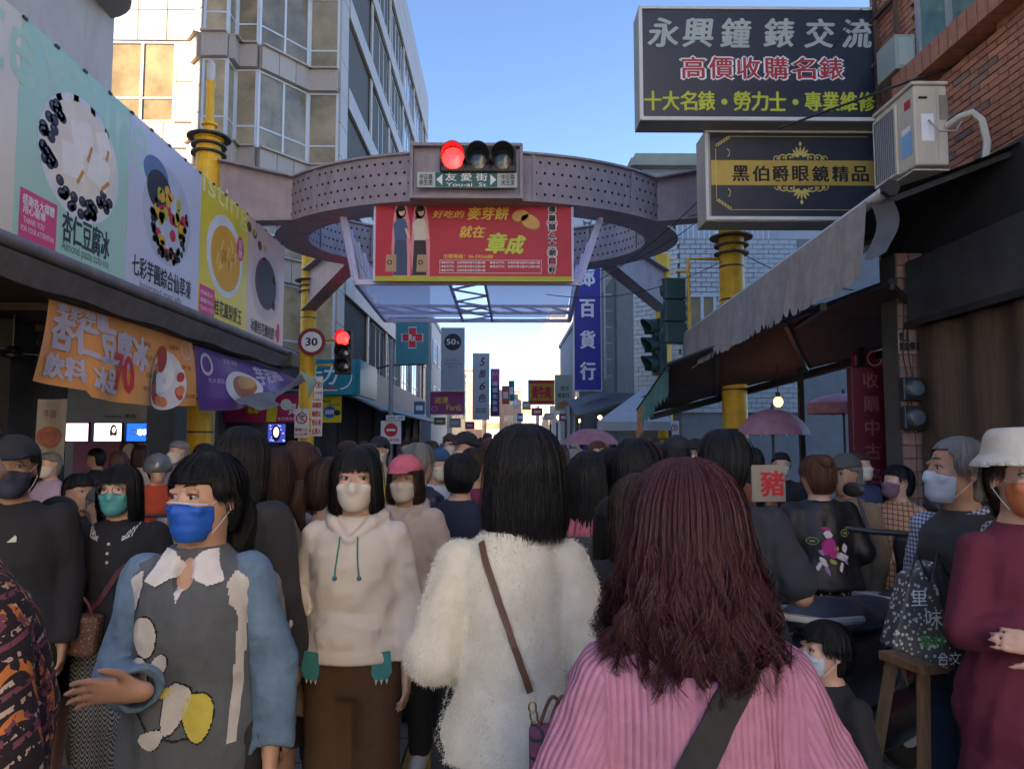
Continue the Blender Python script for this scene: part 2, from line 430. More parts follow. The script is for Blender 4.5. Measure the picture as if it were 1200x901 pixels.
clad(a, a + Vector((0, 1.0, 0)), 4.0, ROOF, 1.0, 1.0, bA, stone)
for k, (z0, z1) in enumerate(FL):
    yy = a.y + 1.0  # eye white darkened, shade put into its base colour
    while yy < YE - 1.5:
        window(Vector((SX, yy, 0)), Vector((SX, min(yy + 3.9, YE - 1.2), 0)), z0, z1, bA, 4, setb=.08, fr=alu, gl=M('street_side_glass', (.10, .17, .26), .05, var=.3, vs=.5, spec=1.0, coat=1.0, rnd=.2))  # blue of the reflected sky painted into this glass
        clad(Vector((SX, min(yy + 3.9, YE - 1.2), 0)), Vector((SX, min(yy + 4.2, YE), 0)), z0, z1, .4, 1.0, bA, stone)
        yy += 4.2
    nz1 = FL[k + 1][0] if k + 1 < len(FL) else ROOF
    clad(Vector((SX, a.y + 1.0, 0)), b, z1 + .001, nz1 - .001, 1.2, .8, bA, stone, t=.10)
pan_rest.bb(-22, SX + .1, 19.5, YE, ROOF, ROOF + .25)
tag(pan_rest.build('stone_cladding', stone, bA), kind='stuff')
# ground floor of that building: teal shop sign, entrance wall, street-side fascia
teal = flat('teal_sign', '0B8391', rough=.35, var=.06)
wht = flat('white_print', 'E6E8EA'); redp = flat('red_print', 'D2202C'); blackp = flat('black_print', '15161A')
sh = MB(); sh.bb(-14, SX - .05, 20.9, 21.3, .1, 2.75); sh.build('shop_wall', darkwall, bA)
ts = thing('teal_shop_sign', 'long teal fascia sign with white lettering and a red stripe behind the speed limit post', 'shop sign', (X(380, 20.2), 20.2, 2.8))
xl, xr = X(250, 20.2), X(416, 20.2); m = MB(); m.bb(xl, xr, 20.2, 20.7, Z(463, 20.2), Z(421, 20.2)); m.build('sign_box', teal, ts, bevel=.02)
m = MB(); m.bb(xr + .002, xr + .1, 20.3, 23, Z(463, 20.2), Z(421, 20.2)); m.build('side_panel', teal, ts)
B = Board(ts, ((xl + xr) / 2, 20.198, (Z(463, 20.2) + Z(421, 20.2)) / 2), (1, 0, 0)); hw = (xr - xl) / 2
B.text('大力', hw - .95, .05, .95, .5, wht, bold=.03, shear=.3); B.text('藥局 PHARMACY', -.6, .05, 1.6, .4, wht, bold=.02)
B.rect(-.15, -.3, hw * 2 - .7, .045, redp); B.rect(-.15, -.36, hw * 2 - .7, .03, wht)
B.ell(hw - .42, .02, .32, .36, wht, r0=.9, a0=-pi / 2, a1=pi / 2, n=20)
# magenta promotion banner below the fascia
mg = flat('magenta_print', 'B81E5E'); yl_p = flat('yellow_print', 'D8CE2A'); orange_p = flat('orange_print', 'D8662A'); skin_p = flat('skin_print', 'E0B090')
mb_ = thing('promotion_banner', 'magenta promotion banner with red diamond and yellow figure above a shop doorway', 'banner', (X(300, 19.9), 19.9, 2))
x0, x1, z0, z1 = X(262, 19.9), X(352, 19.9), Z(495, 19.9), Z(462, 19.9)
m = MB(); m.bb(x0, x1, 19.9, 19.96, z0, z1); m.build('banner_panel', mg, mb_)
B = Board(mb_, ((x0 + x1) / 2, 19.897, (z0 + z1) / 2), (1, 0, 0))
B.poly([(-.55, -.0), (-.25, .28), (.05, 0), (-.25, -.28)], redp, .004); B.text('好運\n年年', -.25, 0, .3, .3, yl_p, .008, .03)
B.poly([(.1, -.36), (.12, .05), (.25, .16), (.4, .02), (.36, -.36)], yl_p, .006); B.ell(.25, .23, .09, .1, skin_p, .008); B.ell(.25, .29, .09, .05, blackp, .01)
B.ell(.62, .1, .15, .15, wht); B.text('買1送1', 1.0, -.02, .62, .3, wht, .01, .03); B.text('會員獨享優惠活動', .8, -.28, .8, .08, wht)
# yellow notice sign
ys = thing('yellow_notice_sign', 'yellow notice sign with a blue disc on the dark wall right of the posts', 'sign', (X(388, 20.5), 20.5, 2))
x0, x1, z0, z1 = X(374, 20.6), X(399, 20.6), Z(495, 20.6), Z(464, 20.6)
m = MB(); m.bb(x0, x1, 20.6, 20.7, z0, z1); m.build('sign_panel', yl_p, ys)
B = Board(ys, ((x0 + x1) / 2, 20.597, (z0 + z1) / 2), (1, 0, 0))
B.ell(-.02, -.08, .17, .17, flat('blue_print', '1660B4')); B.text('調劑', -.02, -.08, .24, .13, wht, .008, .02); B.ell(.19, -.1, .09, .08, blackp, .007)
B.text('健康', -.1, .22, .22, .09, blackp); B.text('處方箋', .1, .13, .3, .06, blackp)
# far street side ground floor: fascia panels and canopies going away
for (pa, pb, ya, yb, zt, zb, nm, mt, lb) in (
    (420, 0, 22.2, 30, 4.0, 2.9, 'shop_fascia', M('cream_fascia', (.55, .50, .40), .6, var=.08, dirt=.2), 'cream shop fascia catching light beside the teal sign'),
    (0, 0, 30.3, 44, 3.9, 2.9, 'shop_fascia', M('grey_fascia', (.36, .37, .38), .6, dirt=.3), 'grey metal shop fascia further down the left side of the street')):
    t = thing(nm, lb, 'shop fascia', (SX + .3, (ya + yb) / 2, zb))
    m = MB(); m.bb(SX + .07, SX + .32, ya, yb, zb, zt); m.build('fascia_panel', mt, t, bevel=.01)
    m = MB(); m.slab((SX + .34, ya, zb - .02), (SX + 1.3, ya, zb - .45), (SX + 1.3, yb, zb - .45), (SX + .34, yb, zb - .02), .05); m.build('canopy', M('pale_green_canopy', (.30, .34, .32), .6, dirt=.3), t)
    for q in range(8): yy = ya + (yb - ya) * (q + .5) / 8; m = MB(); m.bar((SX + .33, yy, zb), (SX + 1.28, yy, zb - .47), .04, .04); m.build('canopy_rib', alu_d, t)
# left arcade shops of the far side: dark ground floor with glowing interior openings
for q in range(8):
    yy = 22 + 3 * q; m = MB(); m.bb(SX - .05, SX + .05, yy, yy + .4, .1, 2.9); m.build('pier', darkwall, bA)
# ------------------------------------------------------------------ ring gateway over the junction
gw = thing('ring_gateway', 'mauve steel ring gateway on four yellow posts spanning the street', 'gateway', (-.42, 11.85, 0))
GC = Vector((-.42, 11.85, 0)); GA, GB = 3.18, 2.2; GT, GBt = 5.42, 4.80
def ring(t, off=0.0): return GC + Vector(((GA + off) * cos(t), (GB + off) * sin(t), 0))
NSEG = 12; holes = []
def sec(t0, t1, n=6):
    """I-section of the ring between two angles: outer/inner web, two flanges"""
    out = {}
    m = MB()
    for off, th in ((0, .02), (-.42, .02)):
        pass
    m.grid(lambda i, j: ring(t0 + (t1 - t0) * i) + Vector((0, 0, GBt + (GT - GBt) * j)), n, 1)
    m.grid(lambda i, j: ring(t0 + (t1 - t0) * (1 - i), -.02) + Vector((0, 0, GBt + (GT - GBt) * j)), n, 1)
    m.grid(lambda i, j: ring(t0 + (t1 - t0) * i, -.40) + Vector((0, 0, GBt + (GT - GBt) * j)), n, 1)
    m.grid(lambda i, j: ring(t0 + (t1 - t0) * (1 - i), -.42) + Vector((0, 0, GBt + (GT - GBt) * j)), n, 1)
    return m
for k in range(NSEG):
    t0 = 2 * pi * k / NSEG + pi / 12 - pi / 6; t1 = t0 + 2 * pi / NSEG
    sec(t0 + .002, t1 - .002).build('web_plate', steel, gw, smooth=False)
    for z, h in ((GT, .03), (GBt - .03, .03)):
        m = MB()
        for i in range(6):
            a, b = t0 + (t1 - t0) * i / 6, t0 + (t1 - t0) * (i + 1) / 6
            A, Bq, C_, D = ring(a, .05), ring(b, .05), ring(b, -.47), ring(a, -.47)
            zz = Vector((0, 0, z)); m.slab(A + zz, Bq + zz, C_ + zz, D + zz, h)
        m.build('flange', steel, gw)
    # splice rib and bolts
    m = MB(); p = ring(t0, .03); q = ring(t0, -.44); m.bar(p + Vector((0, 0, (GT + GBt) / 2)), q + Vector((0, 0, (GT + GBt) / 2)), .05, GT - GBt - .004); m.build('splice_plate', steel, gw)
    # staggered flat dark discs, the shade of perforations put into their colour
    hm = MB(); mid = (t0 + t1) / 2
    front_mid = abs(sin(mid) + 1) < .05
    if not front_mid:
        arc = (ring(t1) - ring(t0)).length; nc = max(3, int(arc / .115))
        for i in range(nc):
            for j in range(4):
                tt = t0 + (t1 - t0) * (i + .5 + (.25 if j % 2 else -.25)) / nc; z = GBt + .09 + (GT - GBt - .18) * j / 3
                tx = (ring(tt + .01) - ring(tt - .01)).normalized(); nn = Vector((tx.y, -tx.x, 0))
                for off, sg in ((.003, 1), (-.423, -1)):
                    c = ring(tt, off) + Vector((0, 0, z)) ; c2 = c
                    k0 = len(hm.v); rr = .021
                    for a in range(8): hm.v.append(tuple(c2 + tx * rr * cos(a * pi / 4) + Vector((0, 0, rr * sin(a * pi / 4)))))
                    hm.f.append(tuple(range(k0, k0 + 8)))
        tag(hm.build('hole_shade_disc', M('hole_dark', (.012, .011, .014), .9), gw), kind='stuff')
# flat front plate that carries the lights
m = MB(); fx0, fx1 = X(480, 9.55), X(611, 9.55)
m.bb(fx0, fx1, 9.52, 9.6, GBt - .03, GT + .04); m.build('front_plate', steel, gw, bevel=.005)
m = MB(); m.bb(fx0, fx1, 9.42, 9.52, GT + .01, GT + .05); m.bb(fx0, fx1, 9.42, 9.52, GBt - .07, GBt - .03)
m.bb(fx0 - .02, fx0 + .02, 9.44, 9.6, GBt - .07, GT + .05); m.bb(fx1 - .02, fx1 + .02, 9.44, 9.6, GBt - .07, GT + .05); m.build('front_frame', steel, gw)
def ibeam(a, b, h0, h1, nm='outrigger_beam', w_=.3):
    a, b = Vector(a), Vector(b); d = (b - a).normalized(); s_ = Vector((-d.y, d.x, 0)) * (w_ / 2)
    m = MB(); m.slab(a - Vector((0, 0, h0)) - d.cross(Vector((0, 0, 1))) * .01, b - Vector((0, 0, h1)) - d.cross(Vector((0, 0, 1))) * .01, b, a, .02)
    m.slab(a + s_, a - s_, b - s_, b + s_, .025)
    m.slab(a - s_ - Vector((0, 0, h0 + .025)), a + s_ - Vector((0, 0, h0 + .025)), b + s_ - Vector((0, 0, h1 + .025)), b - s_ - Vector((0, 0, h1 + .025)), -.025)
    return m
posts = [(X(244, 10.5, 200), 10.5, .175), (X(859, 10.5, 380), 10.5, .175), (X(362, 15.8, 350), 15.8, .165), (X(778, 15.8, 400), 15.8, .165)]
for i, (px, py, r) in enumerate(posts):
    h = Z(145, 10.5) if i < 2 else 5.6
    pr = [(r + .06, .1), (r + .06, .14), (r, .16), (r, h)]
    if i < 2:
        zt = Z(165, 10.5)
        pr = [(r + .08, .1), (r + .08, .14), (r, .16), (r, zt - .02), (r + .03, zt - .01), (r + .03, zt + .02)]
    m = MB(); m.lathe((px, py, 0), pr, 24); po = m.build('post', yel, gw, smooth=True)
    fl = MB()
    zc = Z(320, 10.5) if i == 1 else Z(330, 15.8)
    if i == 0: zc = Z(164, 10.5)
    if i == 1: zc = Z(278, 10.5)
    for q, (dz, rr) in enumerate(((.0, .13), (-.12, .07), (-.24, .07))):
        fl.lathe((px, py, zc + dz), [(r - .01, -.012), (r + rr, -.012), (r + rr, .012), (r - .01, .012)], 24)
    f_ = fl.build('post_collar', dkmet if i != 1 else M('rusty_collar', (.16, .09, .04), .7, var=.4, dirt=.4), gw); f_.parent = po
    if i == 0:
        sp = MB(); sp.lathe((px, py, 0), [(.075, zt), (.075, zt + .18), (.115, zt + .2), (.115, zt + .23), (.06, zt + .25), (.055, Z(105, 10.5)), (.07, Z(103, 10.5)), (.07, Z(98, 10.5))], 16)
        s_ = sp.build('finial', yel, gw, smooth=True); s_.parent = po
        sp = MB(); sp.lathe((px, py, 0), [(.045, Z(97.5, 10.5)), (.058, Z(92, 10.5)), (.058, Z(78, 10.5)), (.03, Z(74, 10.5))], 14)
        s_ = sp.build('lamp_glass', M('frosted_glass', (.5, .5, .5), .25, var=.1), gw, smooth=True); s_.parent = po
    rg = random.Random(i)
    for zz in (1.15, 1.6, 2.2, 3.0, 3.6, 4.1):
        bd = MB(); bd.lathe((px, py, zz + rg.uniform(-.2, .2)), [(r + .001, -.012), (r + .004, -.012), (r + .004, .012), (r + .001, .012)], 20)
        f_ = bd.build('strap', dkmet, gw); f_.parent = po
# outriggers ring -> posts
la = ring(pi + .55); ra = ring(-.55)
ibeam(Vector((posts[0][0] + .15, 10.5, Z(193, 10.5))), Vector((la.x + .02, la.y, GT)), Z(193, 10.5) - Z(262, 10.5), .62).build('outrigger_beam', steel, gw)
ibeam(Vector((ra.x - .02, ra.y, GT)), Vector((posts[1][0] - .1, 10.5, GT + .12)), .62, .72).build('outrigger_beam', steel, gw)
for s_, pi_ in ((pi - .75, 2), (.75, 3)):
    p = ring(s_); q = Vector((posts[pi_][0], 15.8 - .1, 0))
    ibeam(Vector((p.x, p.y, GT - .1)), Vector((q.x, q.y, 5.2)), .52, .85).build('outrigger_beam', steel, gw)
# hanging lilac frame with translucent panels
fr_ = thing('hanging_canopy_frame', 'lilac steel truss frame with translucent panels hung inside the ring gateway', 'canopy', (-.5, 11.85, 3.78))
z_ = 3.78; fx = (X(414, 10.2), X(679, 10.2)); fy = (10.2, 13.5); bx_ = (X(450, 13.5), X(668, 13.5))
m = MB()
FLc, FRc, BLc, BRc = Vector((fx[0], 10.2, z_)), Vector((fx[1], 10.2, z_)), Vector((bx_[0], 13.5, z_)), Vector((bx_[1], 13.5, z_))
for a, b in ((FLc, FRc), (FRc, BRc), (BRc, BLc), (BLc, FLc)): m.bar(a, b, .055, .07)
m.build('bottom_frame', lilac, fr_)
m = MB(); ml = MB()
for t_ in (.42, .58): m.bar(FLc.lerp(FRc, t_), BLc.lerp(BRc, t_ + .0), .035, .06)
for i in range(7):
    a = FLc.lerp(BLc, i / 7); b = FRc.lerp(BRc, i / 7); a2 = FLc.lerp(BLc, (i + 1) / 7); b2 = FRc.lerp(BRc, (i + 1) / 7)
    m.bar(a.lerp(b, .42 if i % 2 else .58), a2.lerp(b2, .58 if i % 2 else .42), .022, .03)
m.build('centre_truss', lilac, fr_)
m = MB()
for t_ in (.55, .75): m.bar(FLc.lerp(BLc, t_) - Vector((0, 0, .0)), FRc.lerp(BRc, t_), .03, .045)
for i in range(8): 
    u0, u1 = i / 8, (i + 1) / 8; a = FLc.lerp(BLc, .55).lerp(FRc.lerp(BRc, .55), u0); b = FLc.lerp(BLc, .75).lerp(FRc.lerp(BRc, .75), u1)
    m.bar(a, b, .02, .03)
m.build('cross_truss', lilac, fr_)
pan = M('translucent_panel', (.80, .80, .95), .35, var=.05)
_n, _l = pan.node_tree.nodes, pan.node_tree.links; _o = _n['Material Output']; _t = _n.new('ShaderNodeBsdfTranslucent'); _t.inputs[0].default_value = (.85, .85, .90, 1); _tr = _n.new('ShaderNodeBsdfTransparent'); _m = _n.new('ShaderNodeMixShader'); _m.inputs[0].default_value = .33
_l.new(_t.outputs[0], _m.inputs[1]); _l.new(_tr.outputs[0], _m.inputs[2]); _l.new(_m.outputs[0], _o.inputs['Surface'])
for t0_, t1_ in ((.02, .42), (.58, .98)):
    m = MB(); m.slab(FLc.lerp(FRc, t0_) + Vector((0, 0, .06)), FLc.lerp(FRc, t1_) + Vector((0, 0, .06)), BLc.lerp(BRc, t1_) + Vector((0, 0, .06)), BLc.lerp(BRc, t0_) + Vector((0, 0, .06)), .01)
    m.build('roof_panel', pan, fr_)
tops = {}
for nm_, c, tp in (('fl', FLc, Vector((X(398, 10.4), 10.4, GBt - .03))), ('fr', FRc, Vector((X(706, 10.4), 10.4, GBt - .03))), ('bl', BLc, Vector((fx[0] - .35, 13.2, GBt - .03))), ('br', BRc, Vector((fx[1] + .3, 13.2, GBt - .03)))):
    m = MB(); m.bar(c, tp, .07, .07); m.build('hanger', lilac, fr_); tops[nm_] = tp
for a, b, c, d in ((FLc, BLc, tops['fl'], tops['bl']), (FRc, BRc, tops['fr'], tops['br'])):
    m = MB()
    for i in range(4):
        p0, p1 = a.lerp(b, i / 4), a.lerp(b, (i + 1) / 4); q0, q1 = c.lerp(d, i / 4), c.lerp(d, (i + 1) / 4)
        m.bar(p0, q1, .035, .035); m.bar(p1, q1, .03, .03)
    m.bar(a.lerp(c, .5), b.lerp(d, .5), .04, .04); m.build('side_bracing', lilac, fr_)
    m = MB(); m.slab(a.lerp(c, .08), b.lerp(d, .08), b.lerp(d, .92), a.lerp(c, .92), .008); m.build('side_panel', pan, fr_)
# ------------------------------------------------------------------ signal head and street name plate on the ring
def lens_mat(col, e): return M('lens_%s_%s' % (col, 'on' if e else 'off'), col, .2, var=.1, emit=e, coat=.4)
def signal(parent, c, n, axis, r, lit, U, hood=.2, body_d=.16, pitch=None, hcol=blk):
    """row of signal lamps; c first lamp centre, axis direction to next, U to viewer's right"""
    U = Vector(U).normalized(); F_ = U.cross(Vector((0, 0, 1))); axis = Vector(axis).normalized(); pitch = pitch or r * 2.35
    for i in range(n):
        cc = Vector(c) + axis * pitch * i
        m = MB(); R = Matrix((U, -F_, Vector((0, 0, 1)))).transposed()
        m.box(cc - F_ * (body_d / 2), (r * 2.3, body_d, r * 2.3), R); hs = m.build('housing', hcol, parent, bevel=.02)
        m = MB(); seg = 18
        ring_ = [(cos(a), sin(a)) for a in [radians(-35 + 250 * k / seg) for k in range(seg + 1)]]
        vs = []
        for (cx, cz) in ring_:
            dd = hood * (.55 + .45 * max(0, cz)); p = cc + U * cx * r * 1.06 + Vector((0, 0, cz * r * 1.06))
            q = cc + U * cx * r * 1.0 + Vector((0, 0, cz * r * 1.0)); vs += [p, p + F_ * dd, q + F_ * dd, q]
        fs = []
        for k in range(seg):
            for e in range(4): fs.append((k * 4 + e, k * 4 + (e + 1) % 4, (k + 1) * 4 + (e + 1) % 4, (k + 1) * 4 + e))
        m.add(vs, fs); hd = m.build('visor', hcol, parent); hd.parent = hs
        m = MB(); vs = [cc + F_ * (.012 + .02 * 1)] ; k1 = 16
        for ring_r, dz in ((.55, .026), (.95, .008)):
            for k in range(k1): a = 2 * pi * k / k1; vs.append(cc + U * cos(a) * r * ring_r + Vector((0, 0, sin(a) * r * ring_r)) + F_ * dz)
        fs = [(0, 1 + k, 1 + (k + 1) % k1) for k in range(k1)] + [(1 + k, 1 + k1 + k, 1 + k1 + (k + 1) % k1, 1 + (k + 1) % k1) for k in range(k1)]
        m.add(vs, fs)
        ln = m.build('lens', lens_mat('FF1A1A', 2.4) if i == lit else lens_mat('20252A', 0), parent, smooth=True); ln.parent = hs
sg = thing('traffic_signal', 'horizontal traffic signal lit red on the front of the ring gateway', 'traffic light', (X(558, 9.35), 9.45, Z(187, 9.4)))
signal(sg, (X(529, 9.33), 9.33, Z(186, 9.33)), 3, (1, 0, 0), .15, 0, (1, 0, 0), hood=.2, body_d=.1, pitch=X(559, 9.33) - X(529, 9.33))
np_ = thing('street_name_plate', 'green street name plate with white arrows below the signal on the gateway', 'sign', (X(545, 9.4), 9.4, Z(211, 9.4)))
xl, xr, zb, zt = X(486, 9.4), X(606, 9.4), Z(220.5, 9.4), Z(202.5, 9.4)
m = MB(); m.bb(xl, xr, 9.385, 9.405, zb, zt); m.build('plate', M('plate_grey_green', (.45, .5, .47), .5, dirt=.2), np_)
B = Board(np_, ((xl + xr) / 2, 9.383, (zb + zt) / 2), (1, 0, 0)); W2 = (xr - xl); H2 = zt - zb
grn = flat('street_sign_green', '0F5A4A', rough=.4)
B.rect(-.01, 0, W2 * .62, H2 * .96, grn)
B.text('友 愛 街', -.01, H2 * .17, W2 * .42, H2 * .5, wht, .006, .02); B.text('You-ai  St', -.01, -H2 * .32, W2 * .4, H2 * .24, wht, .006, .02)
for s_ in (-1, 1): B.poly([(s_ * W2 * .30 - .01, 0), (s_ * W2 * .24 - .01, H2 * .36), (s_ * W2 * .24 - .01, -H2 * .36)], wht, .006)
for s_ in (-1, 1):
    B.text('中正路\n民生里', s_ * W2 * .41, 0, W2 * .13, H2 * .7, blackp, .005, .01)
# big red banner
rb = thing('red_banner', 'large red banner with golden lettering and two women under the ring gateway', 'banner', (X(554, 9.9), 9.95, 3.8))
xl, xr, zb, zt = X(437, 9.9), X(671, 9.9), Z(330, 9.9), Z(237, 9.9); W2 = xr - xl; H2 = zt - zb
crim = M('crimson_banner', 'B90E2E', .5, var=.08, vs=2.5, bump=.05, bs=8); gold = flat('gold_print', 'E8C24A')
m = MB(); m.bb(xl, xr, 9.90, 9.94, zb + .07, zt); m.build('banner_sheet', crim, rb)
m = MB(); m.bb(xl, xr, 9.89, 9.95, zb, zb + .068); m.build('bottom_hem', flat('lime_hem', 'B5B52A'), rb)
m = MB(); m.bb(xl - .03, xl - .002, 9.89, 9.95, zb, zt + .3); m.bb(xr + .002, xr + .03, 9.89, 9.95, zb, zt + .3); m.build('banner_frame', lilac, rb)
B = Board(rb, ((xl + xr) / 2, 9.897, (zb + zt) / 2), (1, 0, 0))
def bu(px): return X(px, 9.9) - (xl + xr) / 2
def bv(py): return Z(py, 9.9) - (zb + zt) / 2
k_ = 9.9 / FPX
def btxt(t, x0, x1, y0, y1, mat, bold=.03, **k): B.text(t, bu((x0 + x1) / 2), bv((y0 + y1) / 2), (x1 - x0) * k_, (y1 - y0) * k_, mat, .006, bold, **k)
btxt('好吃的', 505, 543, 247, 256, gold, shear=.2); btxt('麥芽餅', 547, 596, 243, 258, gold, .04, shear=.15); btxt('就在', 537, 568, 265, 279, gold, shear=.2)
btxt('章', 569, 594, 273, 297, flat('lime_gold', 'C9D64A'), .05, shear=.2); btxt('成', 592, 616, 276, 298, flat('lime_gold', 'C9D64A'), .05, shear=.3)
btxt('洽購專線：06-5956688', 518, 577, 298, 303.5, gold, .02)
for i, y in enumerate((308, 312.5, 317)): btxt('●新市門市：台南市新市區中正路' + str(58 + i * 7) + '號', 516, 568, y - 1.5, y + 1.5, wht, .02)
for i, y in enumerate((308, 312.5)): btxt('●善化門市：台南市善化區中山路' + str(41 + i * 3) + '號', 574, 633, y - 1.5, y + 1.5, wht, .02)
for (a0, b0, a1, b1) in ((514, 305, 635, 305.4), (514, 320, 635, 320.4)): B.rect(bu((a0 + a1) / 2), bv((b0 + b1) / 2), (a1 - a0) * k_, .006, wht)
for a0 in (514, 635): B.rect(bu(a0), bv(312.5), .006, 15 * k_, wht)
B.column('傳麗囍么大創口軒', bu(648), bv(281), .09, 10.4 * k_, blackp, .007, .06)
B.column('傳麗囍么大創口軒', bu(648) , bv(281), .105, 10.4 * k_, wht, .005, .09)
for y in (262, 296): B.ell(bu(648), bv(y), .075, .075, wht, .006, r0=.9)
bk = flat('biscuit_print', 'D9A45E'); bk2 = flat('biscuit_shade_print', 'A05A30')
for (px_, py_, w_, h_, a_) in ((610, 253, 10, 7, .2), (622, 260, 12, 8, -.5)):
    B.ell(bu(px_), bv(py_ + 2), w_ * k_, h_ * k_, bk2, .006, rot=a_); B.ell(bu(px_), bv(py_), w_ * k_, h_ * k_, bk, .008, rot=a_)
def lady(cx, top, jean, shirt, hairlen, bagx):
    sk = flat('face_print', 'E2B79A')
    B.poly([(bu(cx - 9) + .0, bv(top + 84)), (bu(cx - 11), bv(top + 50)), (bu(cx - 9), bv(top + 16)), (bu(cx - 6), bv(top - 3)), (bu(cx + 6), bv(top - 3)), (bu(cx + 10), bv(top + 18)), (bu(cx + 12), bv(top + 45)), (bu(cx + 12), bv(top + 84))], flat('cutout_edge', 'D88A96'), .003)
    B.ell(bu(cx), bv(top + 8), 6 * k_, 8 * k_, blackp, .005); B.rect(bu(cx - 2), bv(top + 14), 7 * k_, hairlen * k_, flat('hair_print', '33211A'), .005)
    B.poly([(bu(cx - 7), bv(top + 41)), (bu(cx - 9), bv(top + 22)), (bu(cx - 4), bv(top + 16)), (bu(cx + 5), bv(top + 16)), (bu(cx + 9), bv(top + 28)), (bu(cx + 7), bv(top + 41))], shirt, .006)
    B.ell(bu(cx + 1), bv(top + 8), 3.6 * k_, 4.8 * k_, sk, .008); B.ell(bu(cx), bv(top + 5), 4.2 * k_, 2.6 * k_, blackp, .009)
    B.poly([(bu(cx - 9), bv(top + 82)), (bu(cx - 7), bv(top + 41)), (bu(cx + 7), bv(top + 41)), (bu(cx + 8), bv(top + 60)), (bu(cx + 8), bv(top + 82))], jean, .007)
    B.rect(bu(cx + 8), bv(top + 33), 3 * k_, 13 * k_, sk, .009, rot=.3)
    B.poly([(bu(bagx - 6), bv(top + 78)), (bu(bagx - 5), bv(top + 58)), (bu(bagx + 7), bv(top + 58)), (bu(bagx + 7), bv(top + 78))], flat('paper_bag_print', 'B09070'), .010)
    B.ell(bu(bagx - 1), bv(top + 67), 3 * k_, 3 * k_, blackp, .012, r0=.55)
lady(467, 241, flat('jeans_print', '2F4468'), flat('denim_print', '3F5A88'), 18, 455)
lady(490, 241, blackp, flat('cream_print', 'CFC8C0'), 10, 492)

# ------------------------------------------------------------------ round speed sign, red signal and small boards on the left rear post
rimr = flat('sign_rim_red', '8E1F28', rough=.35)
def roundsign(parent, c, r, U=(1, 0, 0)):
    U = Vector(U).normalized(); Bd = Board(parent, c, U); return Bd
ss = thing('speed_limit_sign', 'round speed limit sign with red rim and number 30 on the yellow post', 'sign', (X(363, 15.5), 15.55, Z(401, 15.5)))
m = MB(); c = Vector((X(363, 15.5), 15.5, Z(401, 15.5))); m.lathe((0, 0, 0), [(.29, -.01), (.295, .0), (.29, .01)], 36)
m.v = [(c.x + x, c.y + z, c.z + y) for x, y, z in m.v]; m.build('disc', alu_d, ss)
B = Board(ss, c + Vector((0, -.012, 0)), (1, 0, 0)); B.ell(0, 0, .29, .29, rimr, .002, n=40); B.ell(0, 0, .215, .215, wht, .005, n=40); B.text('30', 0, 0, .24, .17, blackp, .008, .05)
lt = thing('side_signal', 'vertical traffic signal lit red beside the speed limit sign', 'traffic light', (X(400, 15.5), 15.6, Z(415, 15.5)))
signal(lt, (X(400, 15.5), 15.5, Z(397, 15.5)), 3, (0, 0, -1), .15, 0, (1, 0, 0), hood=.22, body_d=.16, pitch=.29)
m = MB(); m.tube([(X(368, 15.7), 15.75, Z(399, 15.7)), (X(398, 15.7), 15.68, Z(399, 15.7))], .03); m.tube([(X(368, 15.7), 15.75, Z(428, 15.7)), (X(398, 15.7), 15.68, Z(428, 15.7))], .025); m.build('bracket', yel, lt, smooth=True)
def smallboard(name, label, px0, px1, py0, py1, Y, base, fn):
    x0, x1, z0, z1 = X(px0, Y), X(px1, Y), Z(py1, Y), Z(py0, Y)
    t = thing(name, label, 'sign', ((x0 + x1) / 2, Y, z0)); m = MB(); m.bb(x0, x1, Y, Y + .025, z0, z1); m.build('plate', base, t, bevel=.004)
    fn(Board(t, ((x0 + x1) / 2, Y - .002, (z0 + z1) / 2), (1, 0, 0)), x1 - x0, z1 - z0); return t
redr = flat('sign_red', 'C4242F'); signw = flat('sign_white', 'D9D9DA')
def noturn(Bd, w_, h_, txt, top=.17):
    Bd.ell(0, h_ * top, w_ * .40, w_ * .40, redr, .004, r0=.78, n=28); Bd.rect(-.0, h_ * top, w_ * .1, w_ * .4, blackp, .003); Bd.rect(w_ * .08, h_ * top + w_ * .14, w_ * .26, w_ * .09, blackp, .003)
    Bd.rect(0, h_ * top, w_ * .70, w_ * .07, redr, .006, rot=-.8)
    for i, l in enumerate(txt): Bd.text(l, 0, -h_ * (.22 + .16 * i), w_ * .86, h_ * .12, redr, .004, .02)
smallboard('no_turn_sign', 'tall white no turning sign fixed high on the left rear yellow post', 367, 377, 441, 468, 15.45, signw, lambda b, w_, h_: noturn(b, w_, h_, ['大型車'], .12))
smallboard('no_turn_sign', 'lower white no turning sign with red times at the foot of the yellow post', 344.5, 361.5, 479, 513, 15.45, signw, lambda b, w_, h_: noturn(b, w_, h_, ['星期六日', '10-22時'], .17))
def redgrid(b, w_, h_):
    for i in range(4): b.text('車輛禁止進入'[i:i + 3], 0, h_ * (.36 - .24 * i), w_ * .8, h_ * .16, redr, .004, .03)
smallboard('red_text_board', 'narrow board crowded with red characters beside the left rear post', 364, 377, 469, 511, 15.5, signw, redgrid)
def noentry(b, w_, h_):
    b.ell(0, h_ * .1, w_ * .33, w_ * .33, redr, .004); b.rect(0, h_ * .1, w_ * .42, w_ * .1, wht, .007); b.text('行人徒步區', 0, -h_ * .33, w_ * .8, h_ * .13, redr, .004, .02)
smallboard('no_entry_sign', 'white board with red no entry disc below the street lamp pole', 446, 470, 493, 520, 21, signw, noentry)
smallboard('street_plate', 'small white street plate above the no entry board', 452, 474, 486.5, 492.5, 20.9, signw, lambda b, w_, h_: b.text('友愛街 135巷', 0, 0, w_ * .8, h_ * .6, blackp, .004))
